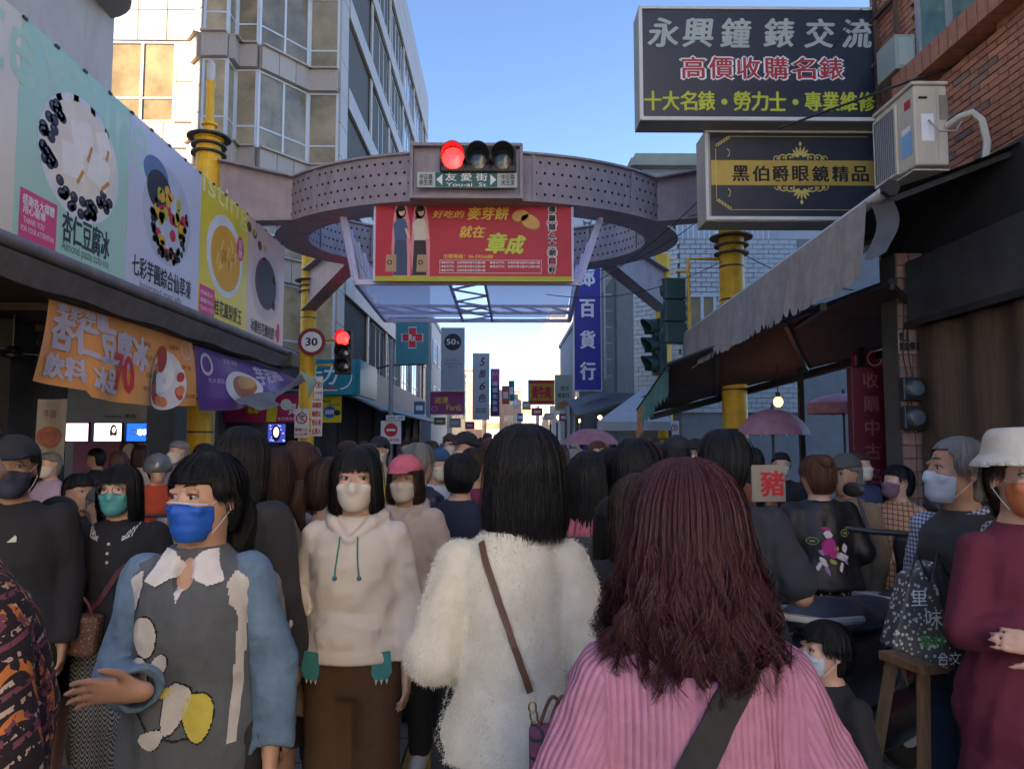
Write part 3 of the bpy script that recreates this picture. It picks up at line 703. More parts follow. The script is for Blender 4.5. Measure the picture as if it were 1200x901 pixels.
def rplate(b, w_, h_): b.column('機車退出', 0, 0, w_ * .7, h_ * .22, flat('navy_print', '1D2B6A'), .004, .03)
smallboard('parking_plate', 'tall white plate with navy characters on the right rear yellow post', 776, 787, 467, 494, 15.4, signw, rplate)
smallboard('no_turn_sign', 'small white no turning sign low beside the right rear yellow post', 785.5, 796, 493, 509, 15.4, signw, lambda b, w_, h_: noturn(b, w_, h_, [], .0))
# tan utility lamp post further on
lp = thing('street_lamp_post', 'slim grey lamp post rising before the left shop row', 'street lamp', (X(457.5, 22), 22, .1))
m = MB(); m.tube([(X(457.5, 22), 22, .1), (X(457.5, 22), 22, Z(398, 22))], .07, 10); m.build('pole', alu_d, lp, smooth=True)
m = MB(); m.tube([(X(440, 22), 22, Z(432, 22)), (X(457, 22), 22, Z(428, 22)), (X(497, 22), 22, Z(427, 22))], .03, 6); m.build('arm', dkmet, lp)
# ------------------------------------------------------------------ projecting street signs, left
def blade(name, label, px0, px1, py0, py1, Y, mat, fn, d=.16, cat='shop sign', side=None):
    x0, x1, z0, z1 = X(px0, Y), X(px1, Y), Z(py1, Y), Z(py0, Y)
    t = thing(name, label, cat, ((x0 + x1) / 2, Y, z0)); m = MB(); m.bb(x0 + .02, x1 - .02, Y, Y + d, z0 + .02, z1 - .02); m.build('face_panel', mat, t)
    m = MB()
    for (a, b, c_, e) in ((x0, x1, z0, z0 + .022), (x0, x1, z1 - .022, z1), (x0, x0 + .022, z0 + .022, z1 - .022), (x1 - .022, x1, z0 + .022, z1 - .022)): m.bb(a, b, Y - .012, Y + d + .01, c_, e)
    m.build('frame', side or alu, t)
    fn(Board(t, ((x0 + x1) / 2, Y - .003, (z0 + z1) / 2), (1, 0, 0)), x1 - x0, z1 - z0)
    return t
def f_rx(b, w_, h_):
    b.text('力', -.0 * w_, h_ * .36, w_ * .5, h_ * .13, wht, .005, .04, shear=.3)
    for rr, mt, l in ((.33, wht, .005), (.30, redp, .008)):
        b.rect(0, -h_ * .17, w_ * 2 * rr * .98, w_ * 2 * rr * .36, mt, l); b.rect(0, -h_ * .17, w_ * 2 * rr * .36, w_ * 2 * rr * .98, mt, l + .0005)
    b.text('Rx', 0, -h_ * .17, w_ * .2, w_ * .2, wht, .012, .03)
blade('pharmacy_sign', 'tall teal projecting sign with red cross marked Rx', 462, 502, 333, 427, 26, teal, f_rx, side=flat('sign_edge_cream', 'B9B08E'))
greysign = M('grey_sign_face', (.36, .41, .47), .5, var=.04)
def f_50(b, w_, h_):
    b.ell(0, h_ * .27, w_ * .36, w_ * .36, blackp, .004, n=36); b.text('50', -w_ * .07, h_ * .275, w_ * .38, w_ * .24, wht, .007, .03); b.text('%', w_ * .22, h_ * .26, w_ * .12, w_ * .12, wht, .007, .02)
    for i, l in enumerate(('KOREA', 'FASHION', 'SHOP')): b.text(l, 0, -h_ * (.02 + .052 * i), w_ * (.5, .7, .42)[i], h_ * .036, flat('mid_grey_print', '5A6470'), .004)
blade('fashion_shop_sign', 'tall grey sign with dark disc reading 50 percent and Korea fashion shop', 516, 544, 384, 458, 29, greysign, f_50)
def f_fans(b, w_, h_): b.text('迷漫', -w_ * .16, h_ * .12, w_ * .38, h_ * .26, gold, .004, .04); b.text('Fans', w_ * .18, -h_ * .18, w_ * .4, h_ * .24, gold, .004, .03); b.ell(-w_ * .36, -h_ * .25, .12, .1, wht, .004, r0=.9); b.ell(w_ * .35, -h_ * .2, .12, .12, wht, .004, r0=.9)
blade('magenta_sign', 'square magenta sign with gold lettering reading Fans under the grey sign', 503, 544.5, 458.5, 486, 29.3, M('magenta_face', '9A2A72', .5, var=.06), f_fans)
def f_56(b, w_, h_):
    for i, ch in enumerate('5顏6色'): b.text(ch, w_ * .08, h_ * (.37 - .18 * i), w_ * (.34 if i % 2 == 0 else .42), h_ * .12, blackp, .004, .02, shear=.25)
    b.text('美甲 美睫\n紋繡 霧眉', 0, -h_ * .36, w_ * .6, h_ * .08, blackp, .004)
blade('nail_salon_sign', 'tall pale sign with black italic numerals five and six', 553.5, 573.5, 414, 492, 31, M('pale_blue_face', (.48, .54, .60), .5, var=.04), f_56)
def f_pur(b, w_, h_): b.rect(0, h_ * .32, w_ * .9, h_ * .34, flat('pink_print', 'C05A9A'), .003); b.text('女人', 0, h_ * .4, w_ * .7, h_ * .08, wht, .005); b.column('韓國化妝品', 0, -h_ * .08, w_ * .5, h_ * .13, wht, .005, .03)
blade('cosmetics_sign', 'narrow purple and pink vertical sign right of the pale numeral sign', 574.5, 585.5, 432, 488, 34, flat('purple_face', '4A2A78'), f_pur)
# right side signs
def f_bai(b, w_, h_):
    for i, ch in enumerate('成郎百貨行'): b.text(ch, 0, h_ * (.45 - .205 * i), w_ * .52, h_ * .115, wht, .006, .05)
blade('department_store_sign', 'tall blue sign with white characters on the right side of the street', 673, 706, 280, 458, 20, M('royal_blue_face', '2B2C96', .45, var=.06), f_bai, d=.2)
def f_red(b, w_, h_):
    b.text('黃牛肉', 0, 0, w_ * .7, h_ * .5, redp, .006, .06)
    L = [(-w_ / 2 + w_ * (i + .5) / 10, s_ * h_ * .40, .07, .07) for i in range(10) for s_ in (-1, 1)]; b.dots(L, redp, .004)
blade('yellow_food_sign', 'yellow sign packed with red characters hanging far down the street', 619, 650, 445, 474, 33, M('amber_face', 'D89A1E', .5, var=.08), f_red)
def f_grn(b, w_, h_): b.text('港式', w_ * .05, h_ * .12, w_ * .5, h_ * .13, flat('olive_print', '5E6E4A'), .004, .03); b.text('雞蛋仔', 0, -h_ * .08, w_ * .7, h_ * .13, flat('olive_print', '5E6E4A'), .004, .03); [b.ell(0, -h_ * (.28 + .06 * i), w_ * .4, .06, flat('waffle_print', 'B88A5A'), .004 + .001 * i, rot=.2) for i in range(3)]
blade('pale_green_sign', 'pale green square food sign next to the yellow sign', 650.5, 671, 439, 481, 30, M('pale_green_face', (.47, .53, .44), .5, var=.05), f_grn)
bb_ = blade('billboard', 'white rooftop billboard with a horse head outline behind the gateway', 668, 703, 250, 292, 27, M('billboard_face', (.55, .58, .56), .5), lambda b, w_, h_: (b.text('A-HORSE', -w_ * .1, -h_ * .3, w_ * .6, h_ * .16, blackp, .004, .02),
    b.poly([(w_ * .0, h_ * .18), (w_ * .05, -h_ * .05), (w_ * .1, -h_ * .12), (w_ * .16, -h_ * .12), (w_ * .2, -h_ * .02), (w_ * .26, h_ * .18), (w_ * .3, h_ * .34), (w_ * .22, h_ * .26), (w_ * .06, h_ * .26), (-w_ * .02, h_ * .34)], flat('line_grey', '555B60'), .004),
    b.poly([(w_ * .03, h_ * .16), (w_ * .08, -h_ * .03), (w_ * .12, -h_ * .08), (w_ * .16, -h_ * .08), (w_ * .18, -h_ * .01), (w_ * .23, h_ * .16), (w_ * .13, h_ * .22)], M('billboard_face'), .007)), cat='billboard')
# ------------------------------------------------------------------ left dessert shop: printed fascia board
LX = -3.42
def YL(px, x=LX): return x * FPX / (px - 590) 
def ZL(px, py, x=LX): return Z(py, YL(px, x))
sb = thing('dessert_shop_board', 'huge printed fascia board with dessert bowls over the left shop', 'shop sign', (LX, 7, 2.98))
zb, zt = 2.99, 4.61; y0b, y1b = 3.0, YL(330)
Bd = Board(sb, (LX + .0046, 0, (zb + zt) / 2), (0, 1, 0)); Bd.n = Bd.n * .5; HB = zt - zb
m = MB(); m.bb(LX - .12, LX - .01, y0b, y1b, zb, zt); m.build('board_box', alu_d, sb)
def yk(px): return YL(px)
def sect(nm, p0, p1, mat):
    a = y0b if p0 is None else yk(p0); b = yk(p1)
    m = MB(); m.bb(LX - .008, LX + .004 + (.0005 if nm % 2 else 0), a + .002, b - .002, zb + .01, zt - .01); m.build('printed_panel', mat, sb); return (a + b) / 2, b - a
S0 = sect(0, None, 7, M('cream_board', (.72, .70, .60), .35, var=.04))
S1 = sect(1, 7, 142, M('mint_board', (.40, .68, .56), .35, var=.05, vs=1))
S2 = sect(2, 142, 229, M('pale_lilac_board', (.58, .62, .76), .35, var=.04, vs=1))
S3 = sect(3, 229, 286, M('yellow_board', (.80, .66, .04), .35, var=.04))
S4 = sect(4, 286, 330, M('peach_board', (.72, .56, .50), .35, var=.04))
m = MB()
for q in range(22): yy = y0b + (y1b - y0b) * (q + .5) / 22; m.box((LX + .012, yy, zb + .02), (.012, .05, .02)); m.box((LX + .012, yy, zt - .02), (.012, .05, .02))
tag(m.build('edge_clip', blk, sb), kind='stuff')
tgrey = flat('text_grey', '4A6A5C'); tdk = flat('text_dark', '26343A'); pk = flat('rose_print', 'D8487E'); bowl_w = flat('bowl_white', 'DCE0E4'); syrup = flat('syrup_print', 'E8E0CE')
pearl = flat('pearl_print', '1E2430'); pearl2 = flat('pearl_gloss_print', '59606E')
def vz(px, py): return ZL(px, py) - (zb + zt) / 2
rp = random.Random(5)
# ghost lettering
gho = flat('ghost_mint', 'B4DCCB'); Bd.text('texture', (yk(20) + yk(142)) / 2 - .1, .55, 2.3, .5, gho, .006)
Bd.text('everlasting', (yk(60) + yk(142)) / 2 - .5, .2, .01, .01, gho, .006)
# bowl 1: almond tofu ice
u1 = (yk(32) + yk(130)) / 2; v1 = vz(82, 188); r1 = (yk(130) - yk(32)) / 2
Bd.ell(u1, v1, r1, .50, bowl_w, .006, n=48); Bd.ell(u1, v1 + .01, r1 * .9, .44, syrup, .008, n=48)
L = []
for i in range(46):
    a = rp.uniform(.75 * pi, 1.85 * pi); q = rp.uniform(.68, .92); L.append((u1 + r1 * q * cos(a), v1 + .48 * q * sin(a), .055, .045))
Bd.dots(L, pearl, .011); Bd.dots([(a - .015, b + .012, .016, .012) for a, b, c, d in L], pearl2, .014)
for (du, dv, w_, h_, ro_) in ((.0, .18, .3, .26, .3), (.25, .0, .3, .26, -.2), (-.12, -.05, .3, .26, .1), (.3, .25, .2, .2, .4)):
    Bd.rect(u1 + du, v1 + dv, w_, h_, flat('tofu_print', 'F2EEE6'), .012 + abs(du) * .002, rot=ro_)
    Bd.rect(u1 + du + w_ * .35, v1 + dv - h_ * .35, w_ * .5, .035, flat('honey_print', 'C98E3C'), .0145 + abs(du) * .002, rot=ro_ + .9)
Bd.rect((yk(14) + yk(59)) / 2, vz(37, 263), yk(59) - yk(14), .40, pk, .006)
Bd.text('感謝各大媒體', (yk(14) + yk(59)) / 2, vz(37, 243), .37, .075, wht, .009, .03); Bd.text('用心報導', (yk(14) + yk(59)) / 2 - .05, vz(37, 254), .26, .065, wht, .009, .03)
Bd.text('THANK YOU', (yk(14) + yk(59)) / 2 - .05, vz(37, 266), .24, .045, wht, .009); Bd.text('FOR YOUR ATTENTION', (yk(14) + yk(59)) / 2, vz(37, 276), .38, .04, wht, .009)
Bd.text('杏仁豆腐冰', (yk(66) + yk(122)) / 2, ZL(94, 278) - (zb + zt) / 2, yk(122) - yk(66), .24, tdk, .008, .03); Bd.text('Almond paste tofu ice', (yk(66) + yk(122)) / 2, ZL(94, 301) - (zb + zt) / 2, yk(122) - yk(66), .10, tgrey, .008)
# bowl 2: taro ball grass jelly
u2 = (yk(165) + yk(213)) / 2; v2 = vz(188, 252); r2 = (yk(213) - yk(165)) / 2
Bd.ell(u2, v2 - .02, r2 * 1.2, .5, flat('bowl_shadowless', 'B9C2D2'), .0055, n=40)
Bd.ell(u2 - .28, v2 + .33, .26, .16, flat('jelly_blue', '5A76A0'), .008); Bd.ell(u2 - .2, v2 + .18, .26, .2, pearl, .010)
L = []; cols = [('berry_red', 'C22844'), ('lime_fruit', 'B9B42C'), ('mango_fruit', 'E0A22A'), ('bean_dark', '2A2430')]
for ci, (nm_, hx) in enumerate(cols):
    L = []
    for i in range((12, 15, 10, 60)[ci]):
        a = rp.uniform(0, 2 * pi); q = sqrt(rp.uniform(0, 1)) * (.85 if ci < 3 else 1.0)
        if ci == 3: q = rp.uniform(.75, 1.03); a = rp.uniform(-1.2 * pi, .15 * pi)
        L.append((u2 + r2 * .95 * q * cos(a) * .95 + .05, v2 - .08 + .40 * q * sin(a), (.07, .06, .06, .035)[ci], (.065, .07, .05, .035)[ci]))
    Bd.dots(L, flat(nm_, hx), .012 + .001 * ci)
Bd.text('七彩芋圓綜合仙草凍', (yk(150) + yk(220)) / 2, vz(185, 326), yk(220) - yk(150), .20, tdk, .008, .025); Bd.text('Integrated grass jelly', (yk(168) + yk(203)) / 2, vz(185, 345), .9, .08, tgrey, .008)
# bowl 3
u3 = (yk(237) + yk(280)) / 2; v3 = vz(258, 301); r3 = (yk(280) - yk(237)) / 2
Bd.text('isting', (yk(231) + yk(285)) / 2, vz(258, 238), yk(286) - yk(231), .34, flat('pale_yellow_print', 'EFE890'), .006, .02)
Bd.ell(u3, v3, r3, .50, bowl_w, .006, n=40); Bd.ell(u3 + .02, v3 - .02, r3 * .82, .40, flat('osmanthus_print', 'E4A82C'), .008, n=40)
for i in range(16): a = rp.uniform(0, 6.28); q = rp.uniform(0, .65); Bd.rect(u3 + r3 * q * cos(a), v3 + .35 * q * sin(a), .16, .05, flat('jelly_print', 'F0C75C') if i % 2 else flat('jelly_print2', 'D08A28'), .010 + .0005 * i, rot=rp.uniform(0, 3))
Bd.ell(yk(277), vz(277, 293), .13, .16, pk, .016); Bd.column('招牌', yk(277), vz(277, 293), .12, .13, wht, .018)
Bd.rect((yk(229) + yk(248)) / 2 + .02, vz(239, 358), yk(248) - yk(230), .42, pk, .006)
for i, l in enumerate(('感謝各大', '媒體用心', 'THANK YOU', 'ATTENTION')): Bd.text(l, (yk(230) + yk(248)) / 2, vz(239, 345) - .09 * i, .36, .05, wht, .009)
Bd.text('桂花鳳梨愛玉', (yk(249) + yk(280)) / 2, vz(264, 366), yk(281) - yk(249), .19, tdk, .008, .025); Bd.text('Osmanthus pineapple jelly', (yk(249) + yk(280)) / 2, vz(264, 382), .8, .07, tgrey, .008)
# bowl 4
u4 = (yk(294) + yk(322)) / 2; v4 = vz(309, 334); r4 = (yk(322) - yk(294)) / 2
Bd.ell(u4, v4 - .02, r4 * 1.2, .52, flat('saucer_print', 'CFC6C6'), .006, n=40); Bd.ell(u4, v4, r4 * .9, .37, flat('red_rim_print', '8C3A34'), .008, n=40); Bd.ell(u4, v4, r4 * .8, .34, flat('dark_soup_print', '3E4148'), .010, n=40)
Bd.dots([(u4 - .75 + .22 * i, v4 + .62 - .035 * i * i, .09, .07) for i in range(7)], flat('bean_brown', '6A4A38'), .008); Bd.dots([(u4 - .53 + .44 * i, v4 + .61 - .12 * i * i, .06, .05) for i in range(3)], flat('bean_yellow', 'C8B04A'), .010)
Bd.text('冰糖桂花釀桃膠', (yk(291) + yk(320)) / 2, vz(305, 386), yk(319) - yk(291), .18, tdk, .008, .02); Bd.ell(yk(324), vz(324, 391), .08, .15, pk, .009)
# ---- shop beneath: soffit, gutter canopy, posts, dark interior, upper wall
sp_ = thing('dessert_shop', 'dark open fronted dessert shop under the printed board on the left', 'shop', (-5, 7, .1))
galv = M('weathered_canopy_sheet', (.16, .15, .155), .5, var=.25, vs=6, dirt=.4, bump=.1, bs=20)
m = MB(); m.tube([(LX + .10, -1, 2.93), (LX + .10, 11.7, 2.93)], .055, 10); m.build('gutter_roll', galv, sp_, smooth=True)
m = MB(); m.grid(lambda i, j: Vector((LX + .14 - .1 * j, -1 + 12.6 * i, 2.86 - .16 * j + .012 * sin(i * 60) * j)), 60, 3); m.grid(lambda i, j: Vector((LX + .13 - .1 * j, -1 + 12.6 * (1 - i), 2.86 - .16 * j + .012 * sin((1 - i) * 60) * j)), 60, 3); m.build('canopy_valance', galv, sp_)
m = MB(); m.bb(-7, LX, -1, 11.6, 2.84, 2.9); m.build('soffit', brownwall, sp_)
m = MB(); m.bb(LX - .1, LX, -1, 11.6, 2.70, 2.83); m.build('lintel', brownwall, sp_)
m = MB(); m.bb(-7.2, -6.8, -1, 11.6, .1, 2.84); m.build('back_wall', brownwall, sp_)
for (ya, yb, mt) in ((2.6, 3.2, brownwall), (7.6, 8.0, darkwall)):
    m = MB(); m.bb(-5.4, -5.05, ya, yb, .1, 2.84); m.build('column', mt, sp_)
m = MB(); m.box((LX + .06, 11.45, 2.82), (.28, .42, .24)); m.build('awning_motor_box', blk, sp_, bevel=.02)
m = MB(); m.bb(-10, LX - .15, -6, 11.5, 2.98, 3.19); m.build('floor_slab', plaster, sp_)
for i in range(9):
    m = MB(); m.bar((-6.8, .2 + 1.3 * i, 2.80), (LX - .1, .2 + 1.3 * i, 2.80), .07, .07); m.build('soffit_beam', brownwall, sp_)
# upper storey of that building with corner and corrugated round balcony
ub = thing('upper_left_building', 'pale rendered house wall rising above the printed board at top left', 'building', (-6, 3, 3.2))
yc = 4.3 * FPX / (590 - 118)
m = MB(); m.bb(-10, -4.3, -6, yc, 3.2, 11); m.build('wall', plaster, ub)
ub2 = thing('bay_shade_block', 'unseen tall plain block sized to shade the stone bays, behind the upper left house', 'building', (-15, 2, 0)); m = MB(); m.bb(-28.4, -10.1, -6, yc, .1, 27); m.build('wall', plaster, ub2)  # unseen block, its extent and height set to shade the stone bays
m = MB(); prof = []
for i in range(15): prof.append((.0, 0))
rr = .55; cxc = Vector((-4.45, yc - .55, 0))
for i in range(16):
    z = 6.2 + i * .22
    mm = MB(); mm.lathe((cxc.x, cxc.y, z), [(rr - .03, 0), (rr, .02), (rr, .18), (rr - .03, .205)], 28); mm.build('corrugated_band', M('dull_corrugated_grey', (.25, .25, .25), .6, var=.15, dirt=.3), ub)
Bw = Board(ub, (-4.29, 4.1, 5.55), (0, 1, 0)); Bw.text('單', yc * 0 + .15, .15, .5, .5, flat('faded_grey_print', '8E8C88'), .006, .02)
# ceiling fan
cf = thing('ceiling_fan', 'dark ceiling fan hanging in the brown shop interior', 'fan', (-4.9, 7.4, 2.83))
cz = 2.5; m = MB(); m.tube([(-4.9, 7.4, 2.84), (-4.9, 7.4, cz)], .015); m.build('rod', blk, cf); m = MB(); m.lathe((-4.9, 7.4, cz - .1), [(.03, 0), (.09, .02), (.1, .08), (.04, .13)], 14); m.build('motor', blk, cf, smooth=True)
for k in range(4): a = k * pi / 2 + .4; m = MB(); m.bar((-4.9 + .1 * cos(a), 7.4 + .1 * sin(a), cz - .05), (-4.9 + .62 * cos(a), 7.4 + .62 * sin(a), cz - .06), .11, .01); m.build('blade', blk, cf)
# hanging vinyl banners (real sagging sheets)
def warp(objs, fn):
    for o in objs:
        off = Vector(o.parent.location) if o.parent else Vector()
        me = o.data; co = np.zeros(len(me.vertices) * 3, np.float32); me.vertices.foreach_get('co', co); co = co.reshape(-1, 3)
        for i in range(len(co)): p = fn(Vector(co[i]) + off); co[i] = p - off
        me.vertices.foreach_set('co', co.ravel()); me.update()
def w1(p):
    q = p.copy(); t = (2.68 - p.z) / .7; s_ = (p.y - 5.67) / 2.63
    q.x += .035 * sin(p.y * 7 + t * 2) * t + .05 * sin(p.y * 3.1) * t + .22 * max(0, .18 - s_) * t * 3
    q.y += -.22 * t * max(0, 1 - s_ * 5) + .16 * t * max(0, s_ - .55) * 1.6; q.z += .05 * sin(s_ * pi) * (t - .2) * -1.2 + (.0 if s_ > .2 else .05 * t); return q
ob = thing('orange_vinyl_banner', 'orange vinyl banner priced 70 with a fruit plate hanging under the left awning', 'banner', (-3.5, 7, 2.68))
oran = M('orange_vinyl', (.78, .32, .06), .4, var=.08, vs=3)
m = MB(); m.grid(lambda i, j: Vector((-3.5, 5.67 + 2.63 * i, 1.98 + .7 * j)), 48, 14); o1 = m.build('vinyl_sheet', oran, ob, smooth=True)
Bo = Board(ob, (-3.496, 6.985, 2.33), (0, 1, 0)); Bo.er = 5; objs = [o1]; lavg = flat('pale_lilac_print', 'BDB6C2')
objs += [Bo.text('杏仁豆腐冰', -.48, .10, 1.5, .30, lavg, .01, .07), Bo.text('芋彩芋圓', -.85, .275, .72, .12, lavg, .01, .07), Bo.text('飲料 冰品', -.78, -.19, .9, .2, lavg, .01, .06),
         Bo.text('70', -.19, -.10, .36, .31, flat('price_red', 'C4272C'), .016, .05), Bo.text('元', .13, .06, .14, .12, lavg, .012, .05)]
objs += [Bo.ell(.72, -.1, .36, .29, flat('plate_print', 'D8D4D6'), .010, n=30), Bo.ell(.66, -.02, .22, .2, flat('egg_white_print', 'EDEBE6'), .014), Bo.ell(.6, .1, .12, .13, flat('tomato_print', 'B4392C'), .017)]
for i in range(14):
    a = rp.uniform(pi * .8, pi * 2.25); objs.append(Bo.ell(.72 + .27 * cos(a), -.1 + .21 * sin(a), .07, .05, [flat('tomato_print', 'B4392C'), flat('peach_print', 'D97B4A'), flat('aubergine_print', '5A3A36')][i % 3], .0175 + .0006 * i, rot=rp.uniform(0, 3), n=12))
for i, (u, v, t_) in enumerate(((.22, .2, '招牌冰品'), (.3, .08, '手工豆腐冰'), (.33, -.08, '蜜豆湯圓'), (.27, -.2, '紫米露'), (.85, .24, '仙草凍'), (1.1, .06, '愛玉'), (1.15, -.25, '外帶'))): objs.append(Bo.text(t_, u, v, .2, .045, flat('brown_print', '6E3A18'), .0115))
objs.append(Bo.ell(1.12, .24, .12, .1, lavg, .012, r0=.8))
warp(objs, w1)
pb = thing('purple_vinyl_banner', 'purple vinyl banner with a filled pastry picture and curled lower edge', 'banner', (-3.5, 9.9, 2.66))
def w2(p):
    q = p.copy(); s_ = (p.y - 8.33) / 3.3; t = (2.66 - p.z) / .72
    lift = s_ * s_ * .9; q.z += lift * t * .62; q.x += .3 * t * s_ + .05 * sin(p.y * 5) * t; q.y += .3 * t * (1 - s_) ; return q
m = MB(); m.grid(lambda i, j: Vector((-3.5, 8.33 + 3.3 * i, 1.94 + .72 * j)), 40, 14); o2 = m.build('vinyl_sheet', M('purple_vinyl', (.12, .05, .26), .4, var=.1), pb, smooth=True)
Bp = Board(pb, (-3.496, 9.98, 2.3), (0, 1, 0)); Bp.er = 5; objs = [o2, Bp.ell(-.35, -.08, .62, .24, flat('plate_print'), .01, n=26), Bp.ell(-.3, -.06, .42, .16, flat('pastry_print', 'A8683C'), .014, n=20), Bp.ell(-.18, 0, .3, .1, flat('pastry_light_print', 'C99A62'), .017, n=20),
      Bp.text('芋泥捲', .75, .12, 1.1, .34, flat('lavender_print', 'C9BEDA'), .012, .05), Bp.ell(-1.35, .18, .16, .13, flat('lavender_print', 'C9BEDA'), .012, r0=.7), Bp.text('香濃 滑順', -.6, .27, .5, .07, flat('lavender_print', 'C9BEDA'), .012), Bp.text('大人氣點心', -1.1, .0, .5, .06, flat('lavender_print', 'C9BEDA'), .012)]
warp(objs, w2)
m = MB(); m.grid(lambda i, j: Vector((-3.22 + .30 * j * (1 - i) + .12 * sin(i * 9) * j, 8.9 + 2.9 * i, 2.07 + .36 * i * i + .28 * i * (1 - .2 * i) - .16 * j * (1 - i) + .04 * sin(i * 7 + j))), 24, 6)
m.build('curled_back', M('banner_back_grey', (.20, .19, .20), .6, var=.3, vs=4, dirt=.3), pb, smooth=True)
m = MB(); m.grid(lambda i, j: Vector((-3.05 + .12 * sin(j * 3 + i * 2), 11.1 + .55 * i, 2.62 - .62 * j - .1 * i)), 8, 8)
o3 = m.build('loose_flap', M('flap_print', (.28, .27, .36), .5, var=.5, vs=14, col2=(.45, .50, .15)), pb, smooth=True)
# hanging pale poster
hp = thing('hanging_poster', 'pale faded poster sheet hanging by the dark shop column on the left', 'poster', (X(58, 7.2), 7.2, 1.3))
x0, x1, z0, z1 = X(41, 7.2), X(77, 7.2), Z(544, 7.2), Z(468, 7.2)
m = MB(); m.grid(lambda i, j: Vector((x0 + (x1 - x0) * i, 7.2 + .02 * sin(i * 5) + .015 * j, z0 + (z1 - z0) * j)), 8, 6); m.build('sheet', M('faded_poster', (.30, .27, .25), .5, var=.25, vs=2, col2=(.34, .33, .30)), hp)
Bq = Board(hp, ((x0 + x1) / 2, 7.17, (z0 + z1) / 2), (1, 0, 0)); Bq.ell(0, -.05, .12, .1, M('faded_red_print', (.30, .10, .07), .6, var=.4, vs=12), .004); Bq.text('芋圓', 0, .17, .12, .08, flat('faded_brown_print', '6E5548'), .004)
# cosmetics shop with lit screens
cs = thing('cosmetics_shop', 'cosmetics shop front with three lit screens beyond the left arcade', 'shop', (-7, 14.2, .1))
YS = 14.0
m = MB(); m.bb(-10.2, X(232, YS), YS + .6, YS + .8, .1, 2.98); m.build('back_wall', M('beige_shop_wall', (.34, .30, .24), .7, var=.1), cs)
m = MB(); m.bb(X(180, YS), X(212, YS), YS - .3, YS + .55, .1, 2.98); m.build('column', M('taupe_column', (.09, .085, .075), .7, var=.2), cs)
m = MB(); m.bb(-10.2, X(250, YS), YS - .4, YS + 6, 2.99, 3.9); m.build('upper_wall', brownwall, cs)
pinkw = M('pink_shop_panel', (.42, .11, .14), .6, var=.2)
m = MB(); m.bb(X(70, YS), X(178, YS), YS + .45, YS + .58, .1, Z(517, YS)); m.build('counter_panel', pinkw, cs)
m = MB(); m.bb(X(168, YS), X(180, YS), YS + .4, YS + .57, .1, Z(517, YS) + .002); m.build('teal_panel', teal, cs)
Bc = Board(cs, (X(128, YS), YS + .59, Z(487, YS)), (1, 0, 0)); Bc.text('beauty 美妝', -.1, 0, .62, .09, blackp, .004, .02)
Bf = Board(cs, (X(138, YS), YS + .45, Z(529, YS)), (1, 0, 0)); Bf.ell(0, .06, .2, .17, flat('hair_print', '33211A'), .004); Bf.ell(0, -.0, .13, .15, flat('face_print', 'E2B79A'), .007); Bf.text('SALE', .45, .12, .3, .08, wht, .004)
def screen(name, label, p0, p1, q0, q1, Y, col, e, fn):
    x0, x1, z0, z1 = X(p0, Y), X(p1, Y), Z(q1, Y), Z(q0, Y)
    t = thing(name, label, 'screen', ((x0 + x1) / 2, Y, z0)); m = MB(); m.bb(x0, x1, Y, Y + .06, z0, z1); m.build('bezel', blk, t, bevel=.005)
    m = MB(); m.bb(x0 + .02, x1 - .02, Y - .004, Y - .001, z0 + .02, z1 - .02); m.build('display', M('display_' + name + col, col, .2, var=.03, emit=e), t)
    fn(Board(t, ((x0 + x1) / 2, Y - .005, (z0 + z1) / 2), (1, 0, 0)), x1 - x0, z1 - z0)
def f1(b, w_, h_): b.text('媚點\nMEDIA', 0, 0, w_ * .5, h_ * .4, M('lit_pink_text', 'E04A70', emit=.6), .004)
def f2(b, w_, h_): b.ell(w_ * .2, 0, w_ * .13, h_ * .4, M('lit_hair', '2A1E1A', emit=.2), .004); b.ell(w_ * .21, h_ * .12, w_ * .06, h_ * .15, M('lit_face', 'E8BFA8', emit=.6), .006); b.ell(w_ * .2, -h_ * .3, w_ * .15, h_ * .14, M('lit_dress', 'E8ECF0', emit=.6), .006); b.rect(-w_ * .2, 0, w_ * .3, h_ * .5, M('lit_box', 'CFC8A8', emit=.5), .003)
def f3(b, w_, h_): b.ell(-w_ * .24, 0, w_ * .1, w_ * .1, wht, .004, r0=.6); b.text('專科', w_ * .12, .0, w_ * .4, h_ * .3, M('lit_white', 'F0F4FF', emit=1.2), .004, .03)
screen('pink_screen', 'glowing pink screen, leftmost of the three screens', 74, 104, 495, 518, 14.1, 'E8B4D2', .9, f1)
screen('white_screen', 'glowing white screen showing a dark haired woman, middle of the three screens', 109, 143, 495, 518, 14.1, 'E4E0D6', .9, f2)
screen('blue_screen', 'glowing blue screen with a white ring logo, rightmost of the three screens', 147, 180, 495, 518, 14.1, '1440B8', .9, f3)
def f4(b, w_, h_): b.ell(w_ * .14, -h_ * .0, w_ * .17, h_ * .42, M('lit_dark_hair', '14142A', emit=.2), .004); b.ell(w_ * .14, h_ * .05, w_ * .1, h_ * .26, M('lit_face', 'E8BFA8', emit=.6), .006); b.dots([(w_ * rp.uniform(-.1, .45), h_ * rp.uniform(-.4, .4), .03, .02) for i in range(20)], M('lit_lilac', '6A78D8', emit=.8), .003)
screen('portrait_screen', 'dark blue lit screen with a woman portrait under the magenta banner', 303, 335, 496, 519, 20.6, '2A2E70', .6, f4)
